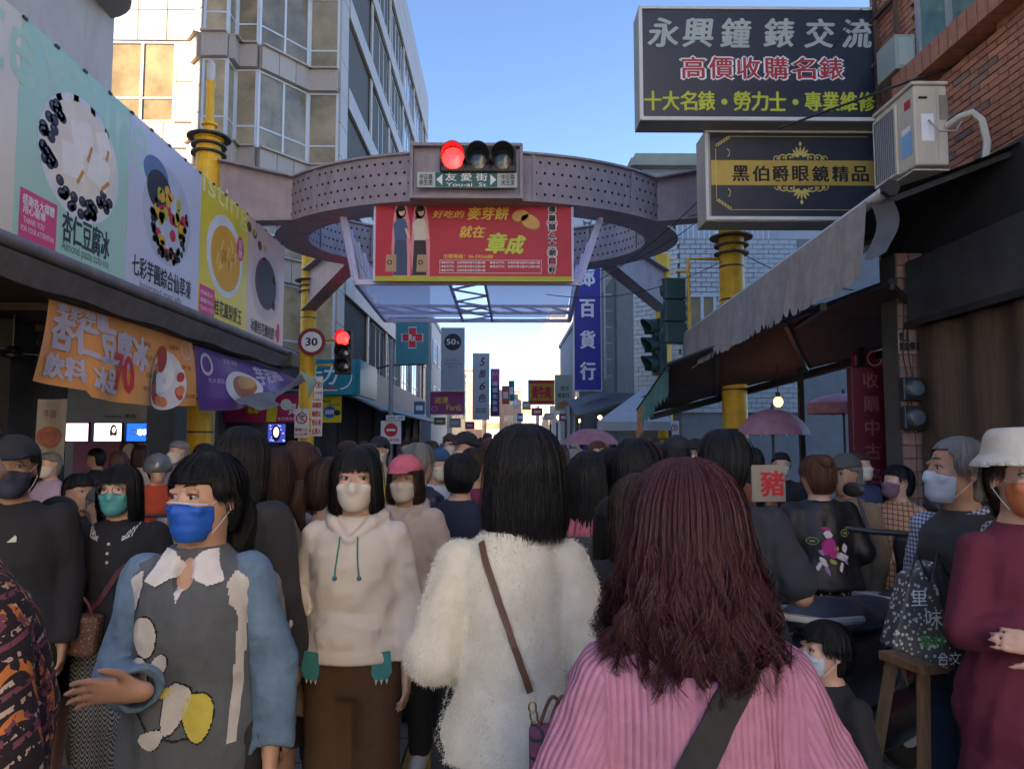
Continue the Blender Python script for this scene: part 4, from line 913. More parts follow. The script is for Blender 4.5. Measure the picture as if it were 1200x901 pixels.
# ------------------------------------------------------------------ right side: brick building
RX = 3.95
br = thing('brick_building', 'orange brown brick building on the right with an aluminium window', 'building', (5, 2, 0))
brick = M('orange_brown_brick', (.40, .17, .10), .75, var=.22, vs=14, rnd=.22, bump=.15, bs=120, dirt=.15)
mort = M('brick_mortar', (.09, .07, .06), .9)
H_B = 8.6
m = MB(); m.bb(RX + .03, 12, -8, 7.6, .1, H_B); m.build('wall_core', mort, br)
wy0, wy1, wz0, wz1 = 5.75, 6.75, 5.12, 7.2
bme = {}
nb = 0; restb = MB(); bl, bh = .235, .062; rb_ = random.Random(11)
z = 3.3; row = 0
while z < 8.2:
    y = 2.0 + (bl / 2 if row % 2 else 0)
    while y < 7.55:
        inwin = (wy0 - .06 < y + bl / 2 < wy1 + .06 and wz0 - .3 < z < wz1 + .05)
        if not inwin:
            px = 590 + RX / (y + .1) * FPX; py = 515 - (z - 1.6) / (y + .1) * FPX
            L_ = min(bl, 7.6 - y)
            if nb < 298 and 1030 < px < 1200 and 20 < py < 215 and L_ > .2 and (py - 215) < 0:
                key = (mat_i := rb_.randrange(3))
                if key not in bme:
                    mm = MB(); mm.box((0, 0, 0), (.05, bl - .012, bh - .010)); me = bpy.data.meshes.new('brick'); me.from_pydata(mm.v, [], mm.f)
                    me.materials.append([brick, M('grey_brown_brick', (.24, .15, .115), .75, var=.22, vs=14, rnd=.2, bump=.15, bs=120), M('red_brick', (.46, .19, .11), .75, var=.2, vs=14, rnd=.15, bump=.15, bs=120)][key]); bme[key] = me
                o = bpy.data.objects.new('brick', bme[key]); COL.objects.link(o); o.parent = br
                o.location = Vector((RX + .012 + rb_.uniform(-.003, .003), y + L_ / 2, z + bh / 2)) - br.location; nb += 1
            elif y > 3.5: restb.box((RX + .012, y + L_ / 2, z + bh / 2), (.05, L_ - .012, bh - .010))
        y += bl
    z += bh; row += 1
tag(restb.build('brick_field', brick, br), kind='stuff')
m = MB()
for i in range(26): m.box((RX - .06, 3.6 + i * .13, 5.0), (.24, .115, .2)); 
tag(m.build('soldier_course_ledge', brick, br), kind='stuff')
wf = MB()
for (ya, yb, za, zb_) in ((wy0, wy1, wz0, wz0 + .06), (wy0, wy1, wz1 - .06, wz1), (wy0, wy0 + .05, wz0 + .061, wz1 - .061), (wy1 - .05, wy1, wz0 + .061, wz1 - .061), ((wy0 + wy1) / 2 - .03, (wy0 + wy1) / 2 + .03, wz0 + .061, wz1 - .061)): wf.bb(RX - .02, RX + .04, ya, yb, za, zb_)
w_o = wf.build('window', alu_d, br); g = MB(); g.bb(RX + .01, RX + .02, wy0 + .05, wy1 - .05, wz0 + .06, wz1 - .06); gp = g.build('pane', M('teal_tinted_glass', (.10, .22, .20), .12, var=.35, vs=3, spec=.8), br); gp.parent = w_o
# unseen pale paving and blocks behind the viewer, added and shaped for bounced sunlight
tag(MB().bb(-15, 4.2, -60, -7, -.05, -.005).build('bounce_paving', M('pale_bounce_concrete', (.50, .48, .43), .85, var=.12, dirt=.05)), kind='structure')
wplas = M('cream_white_plaster', (.80, .76, .68), .8, var=.05, dirt=.1)
for (xa, xb, ya, yb, hh, lb) in ((4.2, 14, -60, -8.1, 17, 'unseen cream wall added to bounce sunlight, behind the viewer on the right'), (-26, -15, -60, -10, 4.2, 'unseen low cream row set back to let sun in, behind the viewer on the left')):
    tb = thing('light_shaping_block', lb, 'building', (xa, yb, 0)); m = MB(); m.bb(xa, xb, ya, yb, 0, hh); m.build('wall', wplas, tb)
    for q in range(8):
        yy = yb - 3 - 5.5 * q; xs = xa if xa > 0 else xb
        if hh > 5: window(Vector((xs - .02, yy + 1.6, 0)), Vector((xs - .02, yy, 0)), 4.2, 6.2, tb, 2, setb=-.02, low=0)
# steel bracket grille beside the blue board
bg_ = thing('sign_bracket', 'rusty steel bracket ladder fixing the big black sign to the brick wall', 'bracket', (3.6, 7.4, 4.5))
rust = M('rusty_steel', (.10, .055, .04), .8, var=.4, dirt=.3)
for z in (4.55, 5.0, 5.5, 6.0, 6.5): m = MB(); m.bar((3.88, 7.5, z), (3.90, 7.0, z), .04, .04); m.build('rung', rust, bg_)
for ya in (7.4, 7.0): m = MB(); m.bar((3.89, ya, 4.3), (3.89, ya, 7.0), .035, .035); m.build('upright', rust, bg_)
# utility box
ubx = thing('meter_box', 'grey green metal utility box on the brick wall below the window', 'box', (3.83, 6.85, 5.1))
m = MB(); m.bb(3.73, 3.925, 6.75, 7.1, Z(84, 6.85), Z(44, 6.85)); m.build('cabinet', M('grey_green_metal', (.30, .36, .33), .5, dirt=.25), ubx, bevel=.008)
m = MB(); m.bb(3.76, 3.90, 6.742, 6.749, Z(80, 6.85), Z(48, 6.85)); m.build('door', M('grey_green_metal2', (.40, .46, .43), .45, dirt=.2), ubx)
# ---- big black watch sign and eyewear sign
navy = M('blue_black_sign', (.028, .036, .055), .35, var=.1)
ws_ = thing('watch_shop_sign', 'big black box sign with silver red and yellow characters for a watch shop', 'shop sign', (X(890, 7.5), 7.6, Z(150, 7.5)))
x0, x1, z0, z1 = X(749, 7.5, 75), X(1031, 7.5, 75), Z(141, 7.5), Z(8, 7.5)
m = MB(); m.bb(x0, x1, 7.5, 7.8, z0 - .0, z1); m.build('sign_box', M('grey_box_metal', (.24, .26, .25), .5, dirt=.3), ws_)
m = MB(); m.bb(x0 + .035, x1 - .035, 7.485, 7.498, z0 + .04, z1 - .03); m.build('face', navy, ws_)
m = MB()
for (a, b, c_, d_) in ((x0, x1, z1 - .028, z1 + .002), (x0, x1, z0 - .002, z0 + .036), (x0 - .002, x0 + .033, z0 + .037, z1 - .029), (x1 - .033, x1 + .002, z0 + .037, z1 - .029)): m.bb(a, b, 7.47, 7.5, c_, d_)
m.build('frame', alu, ws_)
B = Board(ws_, ((x0 + x1) / 2, 7.484, (z0 + z1) / 2), (1, 0, 0)); k_ = 7.5 / FPX * 1.035; CX_, CY_ = 890, 74.5
silver = flat('silver_print', 'A9B3AE', rough=.4)
cxs = [776, 817, 862, 913, 961, 1006]
for ch, cx in zip('永興鐘錶交流', cxs): B.text(ch, (cx - CX_) * k_, (CY_ - 37) * k_, 35 * k_, 35 * k_, silver, .005, .035, shear=.12)
for i, ch in enumerate('高價收購名錶'):
    cx = 811 + 32.5 * i; B.text(ch, (cx - CX_) * k_, (CY_ - 80) * k_, 29 * k_, 28 * k_, wht, .004, .07); B.text(ch, (cx - CX_) * k_, (CY_ - 80) * k_, 27 * k_, 26 * k_, flat('sign_text_red', 'A8323C'), .0085, .025)
for i, ch in enumerate('十大名錶•勞力士•專業維修'):
    cx = 763 + 20.9 * i
    if ch == '•': B.ell((cx - CX_) * k_, (CY_ - 121) * k_, .032, .032, flat('sign_text_yellow', 'B9C23A'), .005)
    else: B.text(ch, (cx - CX_) * k_, (CY_ - 120) * k_, 19 * k_, 23 * k_, flat('sign_text_yellow', 'B9C23A'), .005, .035)
es = thing('eyewear_sign', 'black box sign with a gold band and ornament for an eyewear shop', 'shop sign', (X(925, 7.7), 7.8, Z(262, 7.7)))
x0, x1, z0, z1 = X(833, 7.75, 200), X(1026, 7.75, 200), Z(253, 7.75), Z(153, 7.75)
m = MB(); m.bb(x0 - .06, x1, 7.76, 8.1, z0 - .05, z1); m.build('sign_box', M('cream_box_metal', (.42, .38, .30), .5, dirt=.35), es)
m = MB(); m.bb(x0, x1, 7.742, 7.758, z0, z1 - .02); m.build('face', navy, es)
m = MB()
for (a, b, c_, d_) in ((x0 - .06, x1, z1 - .018, z1 + .012), (x0 - .06, x1, z0 - .04, z0 - .002), (x0 - .06, x0 - .03, z0, z1 - .02)): m.bb(a, b, 7.73, 7.757, c_, d_)
m.build('frame', alu, es)
goldb = M('gold_band_face', (.50, .36, .08), .35, var=.15, vs=4, metal=.2)
B = Board(es, ((x0 + x1) / 2, 7.741, (z0 + z1) / 2), (1, 0, 0)); k_ = 7.75 / FPX * 1.025; CX_, CY_ = 929.5, 203
B.rect(0, (CY_ - 202) * k_, (x1 - x0), 30 * k_, goldb, .004)
for i, ch in enumerate('黑伯爵眼鏡精品'): B.text(ch, (867 + 23.5 * i - CX_) * k_, (CY_ - 203) * k_, 19 * k_, 18.5 * k_, blackp, .008, .035)
orn = flat('pale_gold_print', 'CBBE6A', rough=.4)
cx_ = (938 - CX_) * k_
for sg_ in (1, -1):
    by = (CY_ - 202) * k_ + sg_ * 16 * k_
    B.ell(cx_, by + sg_ * 19 * k_, 2.2 * k_, 3.4 * k_, orn, .006, n=4)
    for i, a in enumerate((-1.1, -.75, -.38, 0, .38, .75, 1.1)):
        ln_ = (11, 13, 14, 13, 14, 13, 11)[i] * k_; B.ell(cx_ + sin(a) * ln_ * .62, by + sg_ * (2 * k_ + cos(a) * ln_ * .62), 1.3 * k_, ln_ * .42, orn, .0062 + .0002 * i, rot=-a * sg_, n=10)
    for s_ in (-1, 1):
        for (dx, r_, dy) in ((13, 5.2, 2), (21, 5, 1.5), (28, 4.2, .6)):
            B.ell(cx_ + s_ * dx * k_, by + sg_ * dy * k_, r_ * k_, r_ * k_, orn, .006, r0=.72, n=24, a0=(0 if sg_ > 0 else pi), a1=(pi * 1.15 if sg_ > 0 else 2.15 * pi))
            B.ell(cx_ + s_ * (dx - 1) * k_, by + sg_ * (dy + .6) * k_, 1.4 * k_, 1.4 * k_, orn, .0064, n=10)
for (a0, b0, a1, b1) in ((853, 158, 1018, 158.5), (853, 246, 1018, 246.5)): B.rect(((a0 + a1) / 2 - CX_) * k_, (CY_ - (b0 + b1) / 2) * k_, (a1 - a0) * k_, .006, orn, .004)
B.rect((838 - CX_) * k_, 0, .006, 60 * k_, orn, .0045)
for sy in (160, 244):
    for i in range(5): B.ell((840 + 3.2 * i - CX_) * k_, (CY_ - sy - (4 - i) * (2.2 if sy == 160 else -2.2)) * k_, 2.4 * k_, 1.7 * k_, orn, .006 + .0003 * i, r0=.5, n=12)
for sy in (178, 226): B.ell((852 - CX_) * k_, (CY_ - sy) * k_, 2.6 * k_, 5 * k_, orn, .006, r0=.72, n=16, a0=-1.6, a1=1.8)
# ---- air conditioner
ac = thing('air_conditioner', 'cream outdoor air conditioner unit hung over the black awning on the brick wall', 'air conditioner', (3.3, 5.95, 3.68))
x0, x1, y0, y1, z0, z1 = X(1072, 5.62, 150), X(1111, 5.62, 150), 5.62, 6.22, Z(190, 5.6), Z(96, 5.6)
cream = M('aged_cream_enamel', (.55, .50, .40), .45, var=.08, dirt=.25)
m = MB(); m.bb(x0, x1, y0, y1, z0, z1); m.build('casing', cream, ac, bevel=.012)
m = MB(); m.bb(x0 - .02, x1 + .01, y0 - .015, y1 + .015, z1 + .001, z1 + .03); m.build('lid', cream, ac, bevel=.008)
m = MB(); m.bb(x0 - .014, x0 - .002, y0 + .26, y1 - .02, z0 + .03, z1 - .07); m.build('fan_recess', M('grille_dark', (.08, .075, .07), .6, var=.3), ac)
cyf, czf = (y0 + .26 + y1 - .02) / 2, (z0 + z1 - .04) / 2
for i in range(11):
    m = MB(); yy = y0 + .27 + i * .031; m.bb(x0 - .022, x0 - .016, yy, yy + .008, z0 + .03, z1 - .07); m.build('grille_bar', alu_d, ac)
for (a, b, c_, d_) in ((y0 + .24, y1, z1 - .07, z1 - .05), (y0 + .24, y1, z0 + .01, z0 + .03), (y0 + .24, y0 + .26, z0 + .03, z1 - .07), (y1 - .02, y1, z0 + .03, z1 - .07)):
    m = MB(); m.bb(x0 - .024, x0 - .003, a, b, c_, d_); m.build('grille_frame', cream, ac)
Ba = Board(ac, (x0 - .001, y0 + .12, (z0 + z1) / 2), (0, -1, 0)); Ba.rect(0.03, .2, .09, .07, flat('logo_red', 'B8202C'), .004); Ba.rect(-.0, -.12, .16, .18, flat('pale_blue_print', '7FB0D8'), .004); Ba.rect(0, .0, .13, .05, wht, .006)
Be = Board(ac, ((x0 + x1) / 2, y0 - .001, (z0 + z1) / 2), (1, 0, 0)); Be.rect(-.06, .22, .07, .02, blackp, .004); Be.rect(-.03, -.02, .1, .22, wht, .004); Be.rect(.1, .14, .07, .2, M('valve_recess', (.25, .22, .18), .6), .004); Be.rect(.045, 0, .004, .58, alu_d, .005)
m = MB(); m.tube([(x1 - .02, 5.6, 4.05), (x1+.02, 5.5, 4.08), (x1+.09, 5.46, 4.10), (x1+.15, 5.44, 4.03), (x1+.17, 5.42, 3.85), (x1+.13, 5.42, 3.6)], .028, 8); m.build('pipe', M('lagged_pipe', (.50, .47, .40), .7, dirt=.3), ac, smooth=True)
m = MB(); m.tube([(x0 + .1, 5.6, 4.1), (x0 + .14, 5.53, 3.98), (x0 + .25, 5.5, 3.97), (x0 + .3, 5.5, 4.05)], .008, 6); m.build('cord', alu_d, ac)
for yy in (y0 + .12, y1 - .12): m = MB(); m.bar((x0, yy, z0 - .02), (3.8, yy, z0 - .02), .035, .035); m.build('support_arm', rust, ac)
m = MB(); m.slab((x0 - .02, y0, z0 - .045), (x1, y0, z0 - .045), (x1, y1, z0 - .045), (x0 - .02, y1, z0 - .045), .012); m.build('drip_tray', cream, ac)
# ---- main black awning with roller tube and ragged grey valance
tarp = M('black_tarpaulin', (.020, .021, .026), .6, var=.3, bump=.15, bs=6)
R0_, R1_ = P(1036, 226, 5.0), P(803, 393, 10.6)
def rollz(y): return R0_.z + (R1_.z - R0_.z) * (y - 5.0) / 5.6
def rx(y): return R0_.x + (R1_.x - R0_.x) * (y - 5.0) / 5.6
aw = thing('black_awning', 'black roller awning with a torn grey valance projecting from the brick building', 'awning', (3.2, 7.5, 3.2))
m = MB(); m.tube([(rx(4.95), 4.95, rollz(4.95)), (rx(10.65), 10.65, rollz(10.65))], .042, 12); m.build('roller_tube', alu, aw, smooth=True)
m = MB(); m.tube([(rx(4.9), 4.90, rollz(4.9)), (rx(4.9), 4.949, rollz(4.9))], .06, 7); m.build('end_gear', blk, aw)
def awf(i, j):
    y = 4.97 + 5.66 * i; x = rx(y) + .02 + (3.84 - rx(y)) * j; return Vector((x, y, rollz(y) + .01 + (.47 - .22 * i) * j - .03 * sin(pi * j) * (1 + sin(i * 20) * .3)))
m = MB(); m.grid(awf, 40, 8); m.build('tarpaulin', tarp, aw, smooth=True)
for i in (0.02, .33, .66, .98): m = MB(); a, b = awf(i, 0), awf(i, 1); m.bar(a - Vector((0, 0, .06)), b - Vector((0, 0, .06)), .04, .04); m.build('folding_arm', dkmet, aw)
rv = random.Random(4)
def valance(parent, y0, y1, nseg, drop, mat, name, xf, zf, tear=.3, wob=.012):
    m = MB(); n = nseg; rows = 7
    tooth = [(rv.uniform(.05, .11) if rv.random() < .16 else rv.uniform(0, .018)) for i in range(n + 1)]
    def f(i, j):
        k = min(n, round(i * n)); y = y0 + (y1 - y0) * i; d = drop + tooth[k] * -1 * tear
        return Vector((xf(y) + wob * sin(y * 9 + j * 1.5) * j + .008 * sin(y * 17) * j - .05 * j, y, zf(y) - d * j))
    m.grid(f, n, rows); return m.build(name, mat, parent, smooth=True)
gval = M('grey_weathered_canvas', (.34, .31, .285), .75, var=.2, vs=7, dirt=.35, bump=.2, bs=15)
gval.node_tree.nodes['Principled BSDF'].inputs['Transmission Weight'].default_value = 0
valance(aw, 5.15, 10.5, 150, .58, gval, 'valance', lambda y: rx(y) - .05, lambda y: rollz(y) - .0, tear=1.0)
m = MB(); m.grid(lambda i, j: Vector((rx(5) - .04 + .10 * i + .05 * sin(j * 4), 5.12 - .12 * i + .04 * j, 3.28 - .42 * j * (1 - .15 * abs(i - .3)) - .1 * i * (1 - j) * .2)), 6, 8); m.build('torn_flap', M('dark_canvas', (.10, .11, .13), .7, var=.3, bump=.2, bs=15), aw, smooth=True)
# ---- second lower tarpaulin
t2 = thing('brown_tarpaulin_awning', 'low brown tarpaulin awning with torn green and orange edge over the right stalls', 'awning', (3, 9, 2.4))
A_ = P(783, 427, 10.2); B_ = P(1045, 330, 5.8); C_ = Vector((4.6, 7.6, 2.72)); D_ = P(760, 484, 13.0)
D_ = Vector((2.6, 13.0, 2.05))
brt = M('brown_tarp', (.085, .05, .035), .75, var=.25, vs=2.5, dirt=.3, bump=.1, bs=8)
m = MB(); m.grid(lambda i, j: (A_.lerp(B_, i)).lerp(D_.lerp(C_, i), j) + Vector((0, 0, -.05 * sin(pi * i) * sin(pi * j) + .012 * sin(i * 30))), 24, 12); m.build('tarpaulin', brt, t2, smooth=True)
m = MB(); m.tube([A_, B_], .03, 8); m.build('edge_tube', dkmet, t2, smooth=True)
for i in (.0, .33, .66, 1.0): m = MB(); m.bar(A_.lerp(B_, i) - Vector((0, 0, .04)), D_.lerp(C_, i) - Vector((0, 0, .04)), .04, .05); m.build('rafter', dkmet, t2)
m = MB(); m.bar(D_ - Vector((0, 0, .06)), C_ - Vector((0, 0, .06)), .07, .09); m.build('lower_beam', blk, t2)
E_ = Vector((X(747, 12.3), 12.3, Z(480, 12.3)))
def gv(a, b, mat, nm, n=26, drop=.35):
    m = MB(); m.grid(lambda i, j: a.lerp(b, i) + Vector((.03 * sin(i * 12) * j, 0, -(drop + .09 * (round(i * n) % 2) * (1 if j == 1 else 0)) * j)), n, 4); return m.build(nm, mat, t2)
M1 = A_.lerp(E_, .8)
gv(A_, M1, M('faded_green_canvas', (.10, .26, .20), .75, var=.3, vs=7, dirt=.2), 'green_valance'); gv(M1, E_, M('faded_orange_canvas', (.45, .20, .08), .75, var=.3, vs=7), 'orange_valance', 6, .42)
m = MB(); m.tube([A_, E_], .018, 6); m.build('side_tube', dkmet, t2)
for (px_, Y_) in ((940, 9.3), (1012, 8.2)):
    m = MB(); m.bar((X(px_, Y_), Y_, .1), (X(px_, Y_), Y_, 2.75), .06, .06); tag(m.build('stall_post', blk), 'thin black steel post under the brown awning ' + ('near the lit bulb' if px_ == 940 else 'left of the red sign'), 'post')
# more roof framing under the awnings
fr2 = thing('awning_roof_frame', 'dark steel roof frame with cross bars beneath the awnings on the right', 'roof frame', (3.6, 7.5, 2.7))
for k in range(5):
    a = P(1060 + 0 * k, 395 - 12 * k, 7.0 + .35 * k); m = MB(); m.bar((2.7, 7.0 + .5 * k, 2.86 + .03 * k), (3.9, 7.0 + .5 * k, 2.86 + .05 * k), .05, .05); m.build('cross_bar', dkmet, fr2)
m = MB(); m.bar((2.9, 6.6, 2.8), (3.3, 10, 2.7), .06, .07); m.build('side_rail', dkmet, fr2)
# ---- shop front under the awning: steel fascia, metal curtain, tiled pillar, red sign, meters
rs = thing('shuttered_shop', 'shuttered shop with dull brass curtain wall beneath the black awning', 'shop', (3.6, 5, .1))
m = MB(); m.grid(lambda i, j: Vector((3.50 + .02 * sin(i * 46) + .012 * sin(i * 17), 2.5 + 3.66 * i, .1 + 2.44 * j)), 140, 4)
m.build('metal_curtain', M('brass_curtain', (.17, .13, .09), .42, metal=.55, var=.25, vs=4, stretch=(2, 6, .4), dirt=.3), rs, smooth=True)
m = MB(); m.bb(3.42, 3.48, 2.5, 6.16, 2.55, 3.1); m.build('fascia_sheet', M('dull_steel_sheet', (.13, .13, .14), .38, metal=.5, var=.3, vs=3, dirt=.25), rs)
m = MB(); m.bar((3.40, 2.5, 2.56), (3.40, 6.16, 2.56), .04, .05); m.build('rail', dkmet, rs)
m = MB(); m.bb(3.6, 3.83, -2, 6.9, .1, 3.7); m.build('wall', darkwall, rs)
pilm = M('pink_pillar_tile', (.30, .17, .13), .6, var=.2, rnd=.2, dirt=.35)
pl = thing('tiled_pillar', 'pink tiled pillar with cables and stencilled characters beside the metal curtain', 'pillar', (3.4, 6.35, .1))
m = MB(); m.bb(3.37, 3.70, 6.24, 6.5, .1, 3.2); m.build('core', joint, pl)
z = .12; r_ = 0
while z < 3.1:
    for q in range(3):
        xx = 3.375 + .11 * q; o = place_box('tile', Vector((xx + .052, 6.232, z + .055)), (.104, .02, .104), 0, pilm, pl)
    z += .11
Bt = Board(pl, (3.48, 6.22, 2.43), (1, 0, 0)); Bt.rect(-.02, 0, .2, .2, M('grimy_board', (.36, .25, .20), .7, dirt=.3), .003); Bt.text('晚上\n請勿停車', -.02, 0, .17, .16, blackp, .006, .03)
cb = random.Random(8)
for q in range(6):
    xa = 3.4 + .05 * q; pts = [(xa + cb.uniform(-.02, .02), 6.2 - cb.uniform(0, .04), 2.75 - .22 * k) for k in range(6)]
    m = MB(); m.tube(pts, .006, 5); m.build('cable_run', blk, pl)
for z_ in (2.02, 1.78):
    t = thing('electricity_meter', 'round glass electricity meter, ' + ('upper' if z_ > 1.9 else 'lower') + ' of the two on the tiled pillar', 'meter', (3.42, 6.1, z_ - .1))
    m = MB(); m.box((3.42, 6.16, z_), (.17, .09, .2)); m.build('case', blk, t, bevel=.015)
    m = MB(); m.lathe((0, 0, 0), [(.075, 0), (.075, .03), (.06, .06), (.02, .07)], 18); m.v = [(3.42 + a, 6.114 - c_, z_ + b) for a, b, c_ in m.v]; m.build('glass_cover', M('meter_glass', (.10, .12, .13), .12, coat=.5), t, smooth=True)
vs_ = thing('red_vertical_sign', 'dark red upright sign with pale characters leaning by the tiled pillar', 'shop sign', (3.42, 6.9, .9))
x0, x1 = X(1000, 6.95), X(1050, 6.95); m = MB(); m.bb(x0, x1, 6.95, 7.05, .75, Z(430, 6.95)); m.build('panel', M('maroon_sign_face', (.14, .012, .025), .45, var=.15, dirt=.2), vs_, bevel=.006)
B = Board(vs_, ((x0 + x1) / 2 - .02, 6.947, 1.62), (1, 0, 0)); B.column('收購中古名錶', 0, -.02, .15, .225, flat('worn_rose_print', '9A5A5E'), .004, .02)
# maroon advert high between the posts
ma = thing('maroon_advert', 'small maroon advert with a pale round drawing above the red upright sign', 'sign', (X(1018, 8.4), 8.4, 2.4))
x0, x1, z0, z1 = X(1002, 8.4), X(1038, 8.4), Z(432, 8.4), Z(411, 8.4); m = MB(); m.bb(x0, x1, 8.4, 8.43, z0, z1); m.build('panel', M('maroon_print_panel', (.30, .02, .08), .5), ma)
B = Board(ma, ((x0 + x1) / 2, 8.398, (z0 + z1) / 2), (1, 0, 0)); B.ell(.08, .02, .09, .09, flat('pale_face_print', 'E8D8A0'), .004, r0=.8); B.text('魯味', -.1, 0, .12, .12, wht, .004)
# ---- white tiled house behind right front post
wh = thing('white_tiled_house', 'white tiled house with roof railing and dark window behind the right yellow post', 'building', (5, 18, 0))
wt = M('white_wall_tile', (.55, .55, .54), .4, var=.06, rnd=.06, dirt=.12)
YW = 16.6; xw0, xw1 = X(752, YW), X(862, YW); xk_ = X(800, YW)
m = MB(); m.add([Vector((xw0, YW + .9, .1)), Vector((xk_, YW + .06, .1)), Vector((xw1 + 4, YW + .06, .1)), Vector((xw1 + 4, 30, .1)), Vector((xw0, 30, .1)),
                 Vector((xw0, YW + .9, 6.2)), Vector((xk_, YW + .06, 6.2)), Vector((xw1 + 4, YW + .06, 6.2)), Vector((xw1 + 4, 30, 6.2)), Vector((xw0, 30, 6.2))],
                [(4, 3, 2, 1, 0), (5, 6, 7, 8, 9), (0, 1, 6, 5), (1, 2, 7, 6), (2, 3, 8, 7), (3, 4, 9, 8), (4, 0, 5, 9)])
m.build('wall_core', M('grey_joint', (.25, .25, .25), .9), wh)
tn = 0; tr = MB()
for (a, b) in ((Vector((xw0, YW + .84, 0)), Vector((xk_, YW, 0))), (Vector((xk_, YW, 0)), Vector((xw1 + 1.5, YW, 0)))):
    d = b - a; L = d.length; u = d / L; ang = math.atan2(d.y, d.x); R = Matrix.Rotation(ang, 3, 'Z'); z = 2.2; row = 0
    while z < 6.15:
        s_ = -.12 if row % 2 else 0
        while s_ < L - .05:
            sc_ = max(0, s_); e_ = min(s_ + .24, L)
            if e_ - sc_ > .05:
                c = a + u * ((sc_ + e_) / 2) + Vector((0, 0, z + .055)); px = 590 + c.x / c.y * FPX; py = 515 - (c.z - 1.6) / c.y * FPX
                inw = 808 < px < 842 and 344 < py < 400
                if not inw:
                    if tn < 290 and abs(e_ - sc_ - .24) < .01 and 755 < px < 862 and 275 < py < 350: place_box('tile', c, (.228, .03, .098), ang, wt, wh); tn += 1
                    else: tr.box(c, (e_ - sc_ - .012, .03, .098), R)
            s_ += .24
        z += .11; row += 1
tag(tr.build('tile_field', wt, wh), kind='stuff')
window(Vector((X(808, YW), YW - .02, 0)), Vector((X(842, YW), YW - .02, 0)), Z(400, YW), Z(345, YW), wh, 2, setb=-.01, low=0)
m = MB(); m.bb(xw0, xw1 + 2, YW + .9, YW + 1.0, 6.2, 6.24); m.bb(xw0, xw1 + 2, YW + .9, YW + .95, 6.85, 6.9)
m.build('railing', white, wh)
for i in range(26): m = MB(); xx = xw0 + .05 + i * .13; m.bb(xx, xx + .02, YW + .915, YW + .935, 6.24, 6.85); m.build('baluster', white, wh)
m = MB(); m.tube([(X(850, 16), 16.2, 6.1), (X(850, 16), 16.2, Z(262, 16)), (X(842, 16), 16.2, Z(250, 16))], .09, 10); m.build('drain_pipe', white, wh, smooth=True)
# pale rendered house further back with pilasters
ph_ = thing('pale_rendered_house', 'pale rendered house with tall narrow windows behind the green traffic signals', 'building', (4.6, 24, 0))
xq = 3.75
m = MB(); m.bb(xq, 12, 19.5, 34, .1, 8.9); m.build('wall', M('pale_lilac_render', (.42, .41, .43), .8, var=.1, dirt=.25), ph_)
for i in range(4):
    yy = 20.3 + 3.2 * i
    window(Vector((xq - .02, yy + 1.5, 0)), Vector((xq - .02, yy, 0)), 4.4, 6.6, ph_, 2, setb=-.02, low=0)
    m = MB(); m.bb(xq - .2, xq, yy + 1.9, yy + 2.4, .1, 8.9); m.build('pilaster', M('cream_pilaster', (.55, .48, .36), .7, dirt=.2), ph_)
m = MB(); m.bb(xq - .35, 12.2, 19.2, 34.2, 8.9, 9.1); m.bb(xq - .2, 12, 19.4, 34, 9.1, 9.3); m.build('cornice', M('olive_trim', (.34, .33, .24), .7), ph_)
ld = thing('sign_scaffold', 'white steel ladder frame behind the tall blue sign', 'scaffold', (X(718, 21), 21, 3))
for px_ in (710, 728): m = MB(); m.bar((X(px_, 21), 21, Z(445, 21)), (X(px_, 21), 21, Z(322, 21)), .05, .05); m.build('upright', white, ld)
for k in range(7): m = MB(); m.bar((X(710, 21), 21, Z(440 - 19 * k, 21)), (X(728, 21), 21, Z(440 - 19 * k, 21)), .035, .035); m.build('rung', white, ld)
# ---- far buildings
def far(name, label, x0, x1, y0, y1, h, mat, nf, side, wcol=None):
    t = thing(name, label, 'building', ((x0 + x1) / 2, (y0 + y1) / 2, 0)); m = MB(); m.bb(x0, x1, y0, y1, .05, h); m.build('wall', mat, t)
    xs = x1 if side == 'l' else x0
    for f in range(nf):
        z = 3.6 + f * 3.0
        if z + 1.6 > h: break
        n_ = max(2, int((y1 - y0) / 3.2))
        for q in range(n_):
            ya = y0 + (y1 - y0) * (q + .25) / n_; yb = y0 + (y1 - y0) * (q + .75) / n_
            wa, wb_ = (Vector((xs + .03, ya, 0)), Vector((xs + .03, yb, 0))) if side == 'l' else (Vector((xs - .03, yb, 0)), Vector((xs - .03, ya, 0)))
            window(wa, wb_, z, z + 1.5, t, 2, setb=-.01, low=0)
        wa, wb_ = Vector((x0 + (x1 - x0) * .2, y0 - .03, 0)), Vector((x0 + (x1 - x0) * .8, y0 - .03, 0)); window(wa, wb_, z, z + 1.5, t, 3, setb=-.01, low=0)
    m = MB(); m.bb(x0 - .1, x1 + .1, y0 - .1, y1 + .1, h, h + .25); m.build('parapet', mat, t); return t
crm = M('cream_render', (.60, .55, .45), .8, var=.08, vs=1.5, dirt=.2); gry = M('white_grey_render', (.46, .47, .48), .8, var=.1, dirt=.25); pch = M('peach_render', (.52, .36, .28), .8, dirt=.2)
far('white_grey_block', 'white grey block beyond the stone clad building on the left', -16, -4.6, 47, 60, 9.3, gry, 2, 'l')
far('far_cream_block', 'low cream block far down the left side behind the narrow purple sign', -16, -4.3, 62, 84, 8.6, crm, 2, 'l')
far('far_peach_block', 'peach coloured block in the far distance on the left', -15, -2.6, 90, 112, 10.0, pch, 2, 'l')
far('far_corner_block', 'small distant pinkish block at the street end left of the gap', -.6, 2.6, 108, 118, 8.6, pch, 2, 'l')
far('sunlit_cream_block', 'tall sunlit cream block behind the tall blue sign on the right', 4.1, 14, 62, 78, 12.5, crm, 3, 'r')
